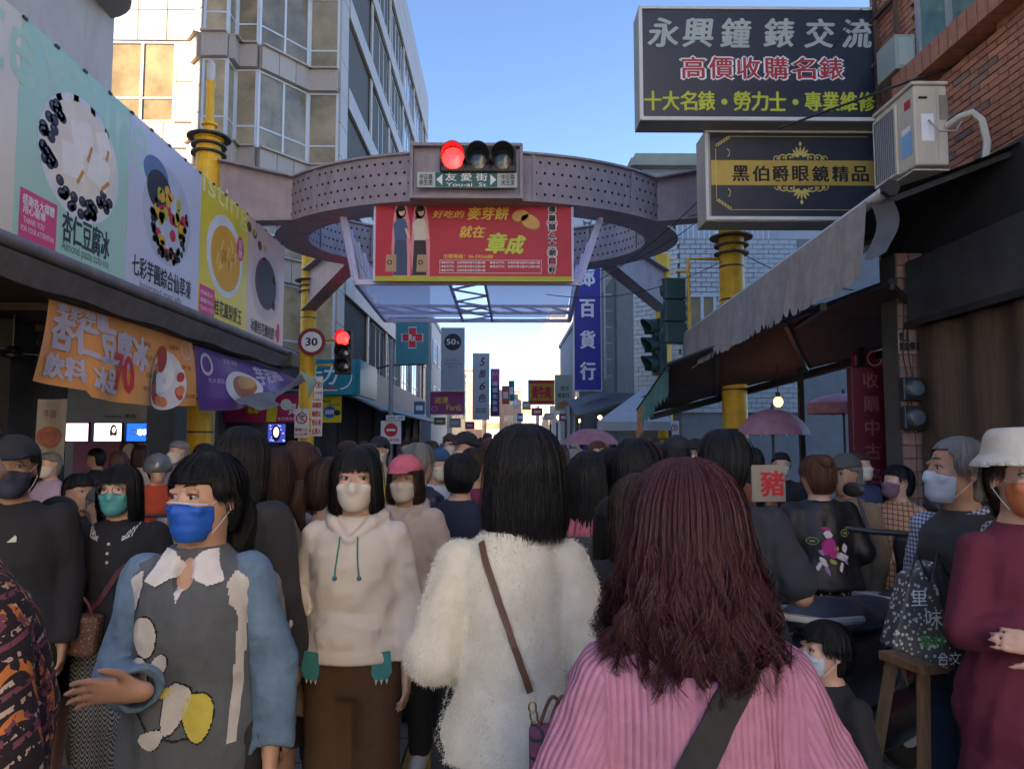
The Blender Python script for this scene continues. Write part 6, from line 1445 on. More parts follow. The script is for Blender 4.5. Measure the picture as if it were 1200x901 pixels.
        f.cut(lambda x, y, z: bottom.get('hem', .06) - z); out('skirt' if kind == 'skirt' else 'trousers', f, bottom['mat'])
    # ---- upper garment
    if top_:
        T = top_; th = T.get('t', thick); hem = T.get('hem', .80); fl = T.get('flare', 0)
        def torso_tab(extra): 
            r = []
            for z_, cx, cy, rx_, ry_ in TORSO:
                if z_ < hem - .09 and not T.get('dress'): continue
                rx_ = rx_ * T.get('tw', 1); loose = T.get('loose', .008) * (1 if z_ < 1.2 else .4)
                rr = rx_ * W + extra + loose; r2 = ry_ + extra + loose
                if .9 < z_ < 1.1: rr = max(rr, .136 * W * T.get('tw', 1) + extra + T.get('loose', .008)); r2 = max(r2, .105 + extra)
                if z_ < .95: rr += .012; r2 += .014
                if z_ < 1.0: rr += fl * (1.0 - z_); r2 += fl * .7 * (1.0 - z_)
                r.append((z_, cx, cy, rr, r2))
            if hem < .70: r.append((hem - .05, 0, .01, r[0][3] + .25 * fl + .02, r[0][4] + .03))
            return r
        sep = T.get('sleeve_mat'); sl = T.get('sleeve', 'long'); nz = fbm(int(abs(x) * 313) % 97, T.get('ff', 26)); nz2 = fbm(int(abs(x) * 131) % 89 + 5, T.get('ff', 26) * 2.4)
        fa = T.get('fold', .005)
        def sleeve(f, i, kk=.013, e=0.0):
            sh_, el, w_ = armpts[i]; r0, r1, r2 = T.get('sr', (.052, .045, .036)); dd = (w_ - el); dd = dd / np.linalg.norm(dd)
            if sl == 'long':
                we = w_ - dd * T.get('up', .0); f.chain([sh_, el, we], [r0 + th * .6 + e, r1 + th * .6 + e, r2 + th * .4 + e], kk)
                if h < .0105: rc_ = r2 + th * .4; f.cap(we + dd * (rc_ + .012), we + dd * (rc_ + .09), rc_ + .012, rc_ + .02, .004, 'sub'); f.cap(we - dd * .015, we + dd * .08, rc_ - .024, rc_ - .02, .002, 'sub')
            elif sl == 'half': f.cap(sh_, sh_ + (el - sh_) * T.get('sl', .75), r0 + th * .6, r1 + .012 + th * .6, kk)
        if sl and sep:
            for i in (0, 1):
                f = Field(armpts[i][0] * 0 + np.minimum.reduce(armpts[i]) - .13, np.maximum.reduce(armpts[i]) + .13, h); sleeve(f, i); f.disp(lambda x, y, z: fa * 1.5 * (np.abs(nz(x * .8, y, z * 1.2)) * 1.6 - .5) + fa * .9 * (np.abs(nz2(x * .6, y, z * 1.2)) - .3)); out('sleeve', f, sep)
        f = Field(np.array([lo[0] - .06, lo[1] - .06, max(hem - .06, zlow - .03)]), hi + np.array([.06, .06, -.2]), T.get('h', h))
        if sl and not sep:
            for i in (0, 1): sleeve(f, i)
        f.loft(torso_tab(th + (.004 if sep else 0)), .016)
        for i, sgn in enumerate((-1, 1)):
            sh_, el, w_ = armpts[i]
            if sl and not sep: pass
            elif not sl or sep: f.cap(sh_, sh_ + (el - sh_) * .12, .050 + th * .5, .046 + th * .4, .02)
        if T.get('puff'): f.disp(lambda x, y, z: -.006 * np.abs(np.sin(z * 62)) * (z < 1.3))
        if T.get('hood'):
            f.chain([(-.092, .02, 1.335), (-.07, .10, 1.335), (0, .13, 1.32), (.07, .10, 1.335), (.092, .02, 1.335)], [.032, .042, .05, .042, .032], .01)
            for q in (-1, 1): f.chain([(q * .092, .02, 1.335), (q * .070, -.055, 1.318), (q * .008, -.108, 1.262)], [.032, .025, .015], .004)
        if T.get('pocket'): f.ell((0, -.103 - th, .92), (.11, .026, .07), .02)
        f.disp(lambda x, y, z: (fa * 1.5 * (np.abs(nz(x, y, z * .8)) * 1.6 - .5) * np.clip((1.28 - z) * 8 + (abs(x) > .15), .1, 1) + fa * .8 * (np.abs(nz2(x, y * 1., z * .7)) - .3)))
        if T.get('band', True) and hem < 1: f.loft([(hem - .005, 0, .01, (.176 * W + th + T.get('loose', .008) + fl * .2) * T.get('bandk', .985), .134 + th + T.get('loose', .008) * .9 + fl * .14), (hem + .045, 0, .01, (.174 * W + th + T.get('loose', .008) + fl * .16) * T.get('bandk', .985), .133 + th + T.get('loose', .008) * .9 + fl * .1)], .006)
        nr = T.get('neck', .062); f.ell((0, -.012, 1.385), (nr, nr * .95, T.get('nd', .055)), .008, 'sub'); f.cap((0, .02, 1.3), (0, -.005, 1.45), .054, .06, .004, 'sub')
        if T.get('vneck'): f.ell((0, -.10, 1.30), (.028, .05, .065), .008, 'sub')
        f.cut(lambda x, y, z: hem - z)
        attr = None
        if T.get('attr'): attr = lambda V: T['attr'](V, armpts)
        ch['garment'] = out(T.get('name', 'top'), f, T['mat'], attr=attr, it=T.get('it', 1))
        if T.get('collar'):
            cm = T['collar']
            for sgn in (-1, 1):
                m = MB(); cl = T.get('cl', 1.0)
                m.grid(lambda i, j: np.array([sgn * (.062 * cos(i * 2.6 - .95) * (1 + .32 * j * cl) + .018 * j * i * 0), .012 - .066 * sin(-(i * 2.6 - .95)) * -1 * (1 + .25 * j) if False else .014 + .068 * sin(i * 2.52 - 1.5) * (1 + .55 * j * cl) * (1.0), 1.352 - .006 * (1 - i) - .045 * j * (1 + .6 * (i < .25)) * cl + .02 * j * j]) * S, 12, 4)
                o = m.build('collar', cm, t, smooth=True, local=True); sm = o.modifiers.new('s', 'SOLIDIFY'); sm.thickness = .004
    # ---- hair
    if hair:
        st, hm = hair; tab = hair_tab(st); hl = .0; f = Field((-.24, -.24, HC[2] - .50), (.24, .28, 1.70), h * (1.1 if hairn else .9))
        mod_ = lambda x, y, z: 1 + .02 * np.sin(np.arctan2(y, x) * 14 + z * 6)
        if st == 'wavy': mod_ = lambda x, y, z: 1 + .03 * np.sin(np.arctan2(y, x) * 9 + z * 25) * np.clip(-z * 10, 0, 1)
        C0 = hp(R, (0, 0, 0)); f.loft(tab, .0, R=R, c=C0, mod=mod_)
        Ri = R.T
        def loc(x, y, z): x, y, z = x - C0[0], y - C0[1], z - C0[2]; return (Ri[0][0] * x + Ri[0][1] * y + Ri[0][2] * z, Ri[1][0] * x + Ri[1][1] * y + Ri[1][2] * z, Ri[2][0] * x + Ri[2][1] * y + Ri[2][2] * z)
        top_f = .040 if fringe else .072; hw_ = .062 if st in ('short', 'pony') else .058
        f.cut(lambda x, y, z: (lambda a, b, c: np.minimum(np.minimum(top_f - c + .012 * np.sin(a * 90) * fringe + (a * a * 4 if not fringe else 0), hw_ - np.abs(a)), -.012 - b) if st not in ('short', 'pony') else np.maximum(np.minimum(np.minimum(top_f - c, .2 - np.abs(a)), -.045 - b), np.minimum(np.minimum(.022 - c, .2 - np.abs(a)), .022 - b)))(*loc(x, y, z)))
        if st == 'pony':
            f.cap(hp(R, (0, .10, .02)), hp(R, (0, .135, -.0)), .022, .028, .01); f.chain([hp(R, (0, .13, .0)), hp(R, (0, .145, -.08)), hp(R, (0, .11, -.20))], [.03, .032, .012], .01)
        ho = out('hair', f, hm, it=2)
        if hairn:
            rs = np.random.RandomState(int(abs(x) * 77) + 1); K = 12; n = hairn; zs = np.array([q[0] for q in sorted(tab)]); A = np.array(sorted(tab))
            th0 = rs.uniform(-pi, pi, n); zbot = zs[0] + rs.uniform(-.022, .03, n) if st != 'short' else zs[0] + rs.uniform(0, .02, n)
            u = np.linspace(0, 1, K)[None, :]; prog = u ** 1.0
            zstart = .1235 - rs.uniform(0, .012, n)
            front = (np.sin(th0) < -.62)
            if fringe: zbot = np.where(front & (np.abs(np.cos(th0)) < .62), .038 + rs.uniform(-.012, .008, n), zbot)
            else: th0 = np.where(front & (np.abs(np.cos(th0)) < .66), np.where(np.cos(th0) > 0, -.72, -pi + .72) + rs.uniform(-.1, .1, n), th0)
            if st in ('short', 'pony'): zbot = np.where(np.sin(th0) < .2, .0 + rs.uniform(-.02, .03, n), zbot); zbot = np.where(front, .055, zbot)
            Z_ = zstart[:, None] + (zbot - zstart)[:, None] * (prog ** 1.15); th_ = th0[:, None] + 0 * u
            wa = {'wavy': .019, 'long': .004, 'mid': .004}.get(st, .002); cl_ = np.round(th0 * 11) / 11; phs = cl_ * 37 + rs.uniform(-.8, .8, n)
            if st == 'wavy': th_ = th0[:, None] * .5 + cl_[:, None] * .5 + .0 * u
            f_ = lambda c: np.interp(Z_, zs, A[:, c])
            wv = wa * np.clip((.02 - Z_) * 7, 0, 1.4); off = np.where(rs.uniform(size=n) < .05, rs.uniform(.005, .016, n), rs.uniform(-.004, .005, n))[:, None] * (.35 + .65 * u)
            rr = 1.0; Xh = f_(1) + (f_(3) + off + wv * np.sin(Z_ * 52 + phs[:, None])) * np.cos(th_); Yh = f_(2) + (f_(4) + off + wv * np.sin(Z_ * 52 + phs[:, None])) * np.sin(th_)
            Xh += wv * .8 * np.cos(Z_ * 47 + phs[:, None] * 1.7); Pp = np.stack([Xh, Yh, Z_], -1) @ R.T + C0
            rad = (.0014 if n < 2000 else .00085) * (1.25 if st == 'wavy' else 1) * (1 - .75 * u ** 3) * np.ones((n, 1)) * rs.uniform(.6, 1.3, (n, 1))
            V, Q = ribbons_np(Pp * S, rad * S * 1.5, C0 * S); so = mesh_np('hair_strands', V, Q, hm, t, smooth=True, local=True); so.parent = ho; so['kind'] = 'stuff'
    if mask:
        f = Field((-.24, -.24, 1.25), (.24, .2, 1.66), min(h, .0075)); [f.ell(hp(R, (q * .036, -.072, -.026)), (.028, .023, .026), .01, R=R) for q in (-1, 1)]; f.ell(hp(R, (0, -.030, -.040)), (.068, .078, .082), 0, R=R); f.ell(hp(R, (0, -.070, -.085)), (.034, .030, .030), .03, R=R); f.cap(hp(R, (0, -.098, -.0)), hp(R, (0, -.108, -.03)), .012, .014, .02)
        C0 = hp(R, (0, 0, 0)); Ri = R.T
        def loc2(x, y, z): x, y, z = x - C0[0], y - C0[1], z - C0[2]; return (Ri[0][0] * x + Ri[0][1] * y + Ri[0][2] * z, Ri[1][0] * x + Ri[1][1] * y + Ri[1][2] * z, Ri[2][0] * x + Ri[2][1] * y + Ri[2][2] * z)
        f.cut(lambda x, y, z: (lambda a, b, c: np.maximum(np.maximum(c + .004 - .0 + a * a * 2.5, -.112 - c), b + .032 + .0 * c))(*loc2(x, y, z)))
        pl_ = mask[1] if isinstance(mask, tuple) else .0
        if pl_: f.disp(lambda x, y, z: pl_ * 1.8 * np.abs(np.sin((z - C0[2]) * 115)))
        mk = out('face_mask', f, mask[0] if isinstance(mask, tuple) else mask, it=1)
        for sgn in (-1, 1):
            for (za, zb2) in ((-.012, .018), (-.09, -.028)):
                m = MB(); m.tube([hp(R, (sgn * .060, -.042, za)) * S, hp(R, (sgn * .074, -.018, (za + zb2) / 2)) * S, hp(R, (sgn * .084, .006, zb2)) * S], .0014 * S, 5); o = m.build('ear_loop', M('loop_white', (.6, .6, .62), .6), t, local=True); o.parent = mk
    if glasses:
        m = MB()
        for sgn in (-1, 1):
            m.tube([hp(R, (sgn * .033 + .024 * cos(a), -.104, .008 + .019 * sin(a))) * S for a in np.linspace(0, 2 * pi, 15)], .0016 * S, 5); m.tube([hp(R, (sgn * .057, -.10, .012)) * S, hp(R, (sgn * .082, .0, .012)) * S], .0014 * S, 5)
        m.build('glasses', M('glasses_frame', (.05, .03, .03), .3), t, local=True)
    if hat:
        hk, hmt = hat[0], hat[1]; f = Field((-.30, -.36, 1.38), (.30, .30, 1.72), h * .8)
        if hk == 'cap':
            f.ell(hp(R, (0, .010, .045)), (.093, .108, .092), 0, R=R); C0 = hp(R, (0, 0, 0)); f.cut(lambda x, y, z: C0[2] + .042 + .1 * 0 - z + .0 * x); br = R @ rotx(.12)
            f.ell(hp(R, (0, -.110, .050)), (.072, .080, .0085), .006, R=br)
        elif hk == 'bucket':
            f.loft([(.03, 0, .01, .132, .142), (.045, 0, .01, .126, .136), (.070, 0, .01, .100, .111), (.12, 0, .01, .090, .10), (.138, 0, .01, .080, .090), (.146, 0, .01, .066, .076)], 0, R=R @ rotx(-.03), c=hp(R, (0, 0, hat[2] if len(hat) > 2 else -.02)))
            f.loft([(.0, 0, .01, .128, .138), (.044, 0, .01, .122, .132), (.062, 0, .01, .092, .103), (.10, 0, .01, .084, .095)], 0, 'sub', R=R @ rotx(-.03), c=hp(R, (0, 0, (hat[2] if len(hat) > 2 else -.02) - .006)))
        elif hk == 'beanie': f.loft([(.03, 0, .01, .096, .108), (.06, 0, .01, .098, .110), (.1, 0, .01, .082, .094), (.13, 0, .01, .045, .05)], .0, R=R, c=hp(R, (0, 0, 0)))
        elif hk == 'helmet': f.ell(hp(R, (0, .01, .03)), (.125, .14, .125), 0, R=R); C0 = hp(R, (0, 0, 0)); f.cut(lambda x, y, z: np.maximum(C0[2] - .03 - z, 0 * z - 1) if False else C0[2] - .02 - z + 0 * x)
        out('hat', f, hmt, it=1)
    if not hideleg:
        sm_ = shoes or M('dark_shoe', (.03, .03, .03), .5)
        for i, sgn in enumerate((-1, 1)):
            a_ = np.array(lg[i]['a']); f = Field(a_ + [-.08, -.2, -.1], a_ + [.08, .1, .06], max(h, .013)); f.cap(a_ + [0, .03, -.03], a_ + [0, -.07, -.045], .042, .040, .02); f.cap(a_ + [0, -.05, -.05], a_ + [0, -.135, -.052], .038, .03, .02); f.cap(a_ + [0, 0, .02], a_ + [0, .01, -.02], .045, .045, .02); zb_ = a_[2] - .08
            f.cut(lambda x, y, z: zb_ + .002 - z + 0 * x); out('shoe', f, sm_)
    t['S'] = 0; del t['S']
    if extra: extra(t, S, armpts, R, body, ch)
    return t, S, ch
def strap(t, S, pts, w, mat, name='strap', th=.004):
    """flat band through points (local unit coordinates), each with outward normal"""
    m = MB(); n = len(pts); vs = []
    for i, (p, nn) in enumerate(pts):
        p = Vector(p); nn = Vector(nn).normalized(); d = (Vector(pts[min(i + 1, n - 1)][0]) - Vector(pts[max(i - 1, 0)][0])).normalized(); s_ = d.cross(nn).normalized() * w / 2
        vs += [p - s_, p + s_, p + s_ + nn * th, p - s_ + nn * th]
    fs = [(i * 4 + e, i * 4 + (e + 1) % 4, i * 4 + 4 + (e + 1) % 4, i * 4 + 4 + e) for i in range(n - 1) for e in range(4)] + [(3, 2, 1, 0), tuple(4 * n - 4 + e for e in range(4))]
    m.add([v * S for v in vs], fs); return m.build(name, mat, t, smooth=False, local=True)
def ray_in(fn_o, o, d):
    """hit point of a ray with a mesh, in its own local space"""
    hit, loc, nor, _ = fn_o.ray_cast(Vector(o), Vector(d)); return (loc, nor) if hit else (None, None)
def strap_on(t, S, obj, pts, dirs, w, mat, name='strap', n=24, lift=.004):
    """band laid over a garment: walk between pts (unit coords), cast inwards"""
    P_ = []
    for i in range(n + 1):
        u = i / n * (len(pts) - 1); k = min(int(u), len(pts) - 2); f = u - k
        o = Vector(pts[k]).lerp(Vector(pts[k + 1]), f) * S; d = Vector(dirs[k]).lerp(Vector(dirs[k + 1]), f).normalized()
        l, nn = ray_in(obj, o, d)
        if l is not None: P_.append((l / S + nn * lift, nn))
    if len(P_) > 2: return strap(t, S, P_, w, mat, name)
def inpoly(x, y, P_):
    c = False; n = len(P_)
    for i in range(n):
        x1, y1 = P_[i]; x2, y2 = P_[(i + 1) % n]
        if (y1 > y) != (y2 > y) and x < (x2 - x1) * (y - y1) / (y2 - y1) + x1: c = not c
    return c
def blob(cx, cz, rx, rz, rot=0, wob=0, n=20, k=3, ph=0):
    return [(cx + (rx * cos(a) * (1 + wob * sin(k * a + ph))) * cos(rot) - rz * sin(a) * (1 + wob * sin(k * a + ph)) * sin(rot), cz + rx * cos(a) * (1 + wob * sin(k * a + ph)) * sin(rot) + rz * sin(a) * (1 + wob * sin(k * a + ph)) * cos(rot)) for a in [2 * pi * i / n for i in range(n)]]
def decal(t, S, obj, poly, mat, side=-1, lift=.003, st=.0038, name='patch'):
    """patch knitted or sewn onto a garment: every cell of a fine grid inside the outline is laid on the cloth"""
    xs = [p[0] for p in poly]; zs = [p[1] for p in poly]; nx = int((max(xs) - min(xs)) / st) + 2; nz = int((max(zs) - min(zs)) / st) + 2
    me = obj.data; vid = {}; V = []; F_ = []
    def vert(i, j):
        if (i, j) in vid: return vid[(i, j)]
        x, z = min(xs) + i * st, min(zs) + j * st; ok, l, nn, _ = obj.ray_cast(Vector((x * S, side * .6, z * S)), Vector((0, -side, 0)))
        vid[(i, j)] = None
        if ok: vid[(i, j)] = len(V); V.append(l + nn * lift)
        return vid[(i, j)]
    for i in range(nx):
        for j in range(nz):
            if inpoly(min(xs) + (i + .5) * st, min(zs) + (j + .5) * st, poly):
                q = [vert(i, j), vert(i + 1, j), vert(i + 1, j + 1), vert(i, j + 1)]
                if None not in q: F_.append(tuple(q if side < 0 else q[::-1]))
    if F_: return mesh_np(name, np.array([tuple(v) for v in V]), F_, mat, t, smooth=True, local=True)
def line_poly(pts, w):
    L, R_ = [], []
    for i, p in enumerate(pts):
        a = Vector(pts[max(0, i - 1)]); b = Vector(pts[min(len(pts) - 1, i + 1)]); d = (b - a).normalized(); nn = Vector((-d.y, d.x)) * w / 2; L.append((p[0] + nn.x, p[1] + nn.y)); R_.append((p[0] - nn.x, p[1] - nn.y))
    return L + R_[::-1]
def fur(t, S, obj, n, ln, rad, mat, name='fuzz', seed=0, zmin=0):
    me = obj.data; nv = len(me.vertices); co = np.zeros(nv * 3, np.float32); me.vertices.foreach_get('co', co); co = co.reshape(-1, 3)
    no = np.zeros(nv * 3, np.float32); me.vertices.foreach_get('normal', no); no = no.reshape(-1, 3); rs = np.random.RandomState(seed)
    idx = np.where(co[:, 2] > zmin)[0]; i = rs.choice(idx, n); p = co[i] + rs.normal(size=(n, 3)) * .003; d = no[i] * .8 + rs.normal(size=(n, 3)) * .45 + np.array([0, 0, -.35]); d /= np.linalg.norm(d, axis=1, keepdims=True)
    s_ = np.cross(d, rs.normal(size=(n, 3))); s_ /= np.linalg.norm(s_, axis=1, keepdims=True); L = ln * rs.uniform(.5, 1.2, (n, 1))
    V = np.stack([p - d * .002 + s_ * rad, p - d * .002 - s_ * rad, p + d * L * .6 + s_ * rad * .6 + np.array([0, 0, -.001]), p + d * L + np.array([0, 0, -.003])], 1).reshape(-1, 3); b = np.arange(n)[:, None] * 4
    F_ = np.concatenate([b + np.array([[0, 1, 2]]), b + np.array([[1, 3, 2]])]); o = mesh_np(name, V, F_, mat, t, smooth=True, local=True); o['kind'] = 'stuff'; return o
def pattern(name, kind, base, c1, c2=None, sc=60, rough=.85, c3=None):
    """woven patterns in object space: gingham, tweed plaid, rib (attribute), check, dots"""
    if name in MATS: return MATS[name]
    m = M(name, base, rough, var=.12, vs=25, bump=.2, bs=300); N, L = m.node_tree.nodes, m.node_tree.links; b = N['Principled BSDF']
    def V_(op, a, bb=None):
        n = N.new('ShaderNodeMath'); n.operation = op
        for k, q in enumerate((a, bb)):
            if q is None: continue
            if isinstance(q, (int, float)): n.inputs[k].default_value = q
            else: L.new(q, n.inputs[k])
        return n.outputs[0]
    def mix(f, a, c):
        n = N.new('ShaderNodeMix'); n.data_type = 'RGBA'; L.new(f, n.inputs[0]) if not isinstance(f, float) else None
        L.new(a, n.inputs[6]); n.inputs[7].default_value = srgb(c); return n.outputs[2]
    tc = N.new('ShaderNodeTexCoord'); sx = N.new('ShaderNodeSeparateXYZ')
    nz = N.new('ShaderNodeTexNoise'); nz.inputs['Scale'].default_value = 7; va = N.new('ShaderNodeVectorMath'); va.operation = 'MULTIPLY_ADD'
    L.new(tc.outputs['Object'], nz.inputs['Vector']); L.new(nz.outputs['Color'], va.inputs[0]); va.inputs[1].default_value = (.02, .02, .02); L.new(tc.outputs['Object'], va.inputs[2]); L.new(va.outputs[0], sx.inputs[0])
    col = b.inputs['Base Color'].links[0].from_socket
    u = V_('ADD', sx.outputs[0], V_('MULTIPLY', sx.outputs[1], .7)); w = V_('ADD', sx.outputs[2], V_('MULTIPLY', sx.outputs[1], .25))
    def stripe(q, s_, th, ph=0.0): return V_('GREATER_THAN', V_('SINE', V_('ADD', V_('MULTIPLY', q, s_), ph)), th)
    if kind == 'gingham':
        a, c = stripe(u, sc, 0.0), stripe(w, sc, 0.0); col = mix(V_('MULTIPLY', V_('ADD', a, c), .5), col, c1)
    elif kind == 'tweed':
        n2 = N.new('ShaderNodeTexNoise'); n2.inputs['Scale'].default_value = 55; L.new(tc.outputs['Object'], n2.inputs['Vector']); nf = V_('GREATER_THAN', n2.outputs['Fac'], .46)
        n3 = N.new('ShaderNodeTexNoise'); n3.inputs['Scale'].default_value = 80; L.new(tc.outputs['Object'], n3.inputs['Vector']); nf3 = V_('GREATER_THAN', n3.outputs['Fac'], .52)
        col = mix(V_('MULTIPLY', stripe(u, sc, .72), nf), col, c1); col = mix(V_('MULTIPLY', stripe(w, sc * .9, .74), nf3), col, c2)
        col = mix(V_('MULTIPLY', stripe(u, sc * .5, .9, 1.0), nf3), col, c3 or c2); col = mix(V_('MULTIPLY', stripe(w, sc * .45, .92, 2.0), nf), col, c3 or c1)
    elif kind == 'check':
        col = mix(stripe(u, sc, .8), col, c1); col = mix(stripe(w, sc, .8), col, c1)
    elif kind == 'dots':
        vo = N.new('ShaderNodeTexVoronoi'); vo.inputs['Scale'].default_value = sc; L.new(tc.outputs['Object'], vo.inputs['Vector']); col = mix(V_('LESS_THAN', vo.outputs['Distance'], .33), col, c1)
    elif kind == 'rib':
        at = N.new('ShaderNodeAttribute'); at.attribute_name = 'rib'; s_ = V_('SINE', V_('MULTIPLY', at.outputs['Fac'], sc)); s2 = V_('POWER', V_('ADD', V_('MULTIPLY', s_, .5), .5), .6)
        bp = N.new('ShaderNodeBump'); bp.inputs['Strength'].default_value = .45; bp.inputs['Distance'].default_value = .006; L.new(s2, bp.inputs['Height']); 
        old = b.inputs['Normal'].links[0].from_socket; L.new(old, bp.inputs['Normal']); L.new(bp.outputs[0], b.inputs['Normal'])
    elif kind == 'zigzag':
        col = mix(stripe(V_('ADD', w, V_('MULTIPLY', V_('ABSOLUTE', V_('SINE', V_('MULTIPLY', u, sc))), .02)), sc * 2, .0), col, c1)
    L.new(col, b.inputs['Base Color']); return m
# ------------------------------------------------------------------ the people nearest the viewer
cm = lambda n, c=None, **k: MATS[n] if n in MATS else M(n, c, k.pop('rough', .88), **dict(dict(var=.1, vs=20, bump=.15, bs=280, sheen=.0), **k))
NF = 'people nearest the viewer'
# 1 woman with wavy maroon hair, ribbed pink knit
def rib_attr(V, arms_):
    r = V[:, 0].copy(); d_best = np.full(len(V), .2, np.float32)
    for sh_, el, w_ in arms_:
        for a, b in ((sh_ + (el - sh_) * .12, el), (el, w_)):
            v = b - a; t_ = np.clip(((V - a) @ v) / (v @ v), 0, 1); q = V - a - t_[:, None] * v; dist = np.linalg.norm(q, axis=1)
            ax = v / np.linalg.norm(v); e1 = np.cross(ax, [0, 1, 0]); e1 /= np.linalg.norm(e1); e2 = np.cross(ax, e1); ang = np.arctan2(q @ e2, q @ e1) * .058
            m_ = (dist < d_best) & (np.abs(V[:, 0]) > .148); r[m_] = ang[m_]; d_best[m_] = dist[m_]
    return {'rib': r}
pinkrib = pattern('pink_rib_knit', 'rib', (.43, .19, .29), (0, 0, 0), sc=2 * pi / .0105)
t, S, ch = person('woman with long wavy maroon hair in a ribbed pink sweater, nearest of all', px=806, Y=1.20, top=517, yaw=pi, h=.0055, bh=.011, group=NF, head=(-.30, .02), build=1.0,
    hair=('wavy', HM), hairn=4800, fringe=False, face=True, hideleg=False, arms=[dict(s=(-.128, .005, 1.24), e=(-.228, .04, 1.03), w=(-.22, -.12, .86)), dict(s=(.128, .005, 1.24), e=(.228, .04, 1.03), w=(.22, -.12, .86))],
    top_=dict(mat=pinkrib, hem=.74, loose=.02, t=.016, neck=.072, nd=.05, sr=(.056, .056, .046), attr=rib_attr, fold=.006, h=.006), bottom=dict(mat=cm('black_trousers', (.02, .02, .025))))
g_ = ch['garment']
nk = [(.074 * cos(a), .012 + .066 * sin(a), 1.318 + .006 * sin(a)) for a in np.linspace(0, 2 * pi, 40)]
m = MB(); m.tube([Vector(p) * S for p in nk], .011 * S, 8); m.build('neckband', cm('pink_band', (.43, .19, .29)), t, smooth=True, local=True)
bag = thing('crossbody_bag', 'wide black crossbody strap over the ribbed pink sweater', 'bag', t.location, pi); bag.rotation_euler = t.rotation_euler
strap_on(bag, S, g_, [(-.07, .5, 1.315), (-.045, .5, 1.28), (.01, .5, 1.19), (.075, .5, 1.07), (.14, .5, .93), (.2, .5, .82)], [(0, -1, 0)] * 6, .048, cm('black_webbing', (.015, .015, .017), rough=.7), lift=.004)
m = MB(); m.box(Vector((.24, .02, .72)) * S, (.07, .2, .16)); m.build('pouch', cm('black_webbing'), bag, local=True, bevel=.02)
# 2 woman with black bob, fluffy cream sweater
flu = cm('fluffy_cream', (.70, .66, .55), rough=.95, sheen=.4)
t, S, ch = person('woman with a smooth black bob in a fluffy cream sweater, back to the viewer, centre', px=600, Y=1.86, top=484, yaw=pi + .04, h=.006, bh=.010, group=NF, hoff=-.032, head=(0, .0), build=.86,
    hair=('bob', HB_), hairn=5000, face=True, arms=[dict(e=(-.185, .04, 1.06), w=(-.10, -.18, 1.0)), dict(e=(.185, .04, 1.06), w=(.10, -.18, 1.0))],
    top_=dict(mat=flu, hem=.84, tw=.92, loose=.012, t=.018, flare=.05, neck=.07, sr=(.048, .052, .046), fold=.004, band=False), bottom=dict(mat=cm('black_trousers', (.02, .02, .025))))
g2 = ch['garment']; fur(t, S, g2, 80000, .0042, .00035, M('fluff_fibre', (.80, .76, .64), .9, var=.05), zmin=.8)
bag = thing('brown_strap_bag', 'small patchwork handbag on a long brown leather strap behind the cream sweater', 'bag', t.location); bag.rotation_euler = t.rotation_euler
lea = M('brown_leather', (.13, .06, .035), .5, var=.2, bump=.1)
strap_on(bag, S, g2, [(.07, .5, 1.318), (.062, .5, 1.28), (.035, .5, 1.2), (.005, .5, 1.11), (-.022, .5, 1.03), (-.032, .5, 1.0)], [(0, -1, 0)] * 6, .015, lea, lift=.006)
gm2 = M('brass_ring', (.6, .45, .2), .3, metal=.9)
yb = .175
for i, z in enumerate((.99, .972, .955)): m = MB(); c = Vector((-.034 - .003 * i, yb + .012, z)); m.tube([(c + Vector((.008 * cos(a), 0, .011 * sin(a)))) * S for a in np.linspace(0, 2 * pi, 12)], .0022, 5); m.build('ring', gm2, bag, smooth=True, local=True)
m = MB(); m.box(Vector((-.075, yb + .03, .895)) * S, (.10, .05, .13)); m.build('bag_body', pattern('patchwork_bag', 'check', (.25, .08, .13), (.05, .05, .07), sc=160), bag, local=True, bevel=.012)
for q in (0, .02): m = MB(); m.tube([(Vector((-.05 - .055 * u - q, yb + .028, .955 + .055 * sin(pi * u) + .006))) * S for u in np.linspace(0, 1, 12)], .004, 6); m.build('handle', lea, bag, smooth=True, local=True)
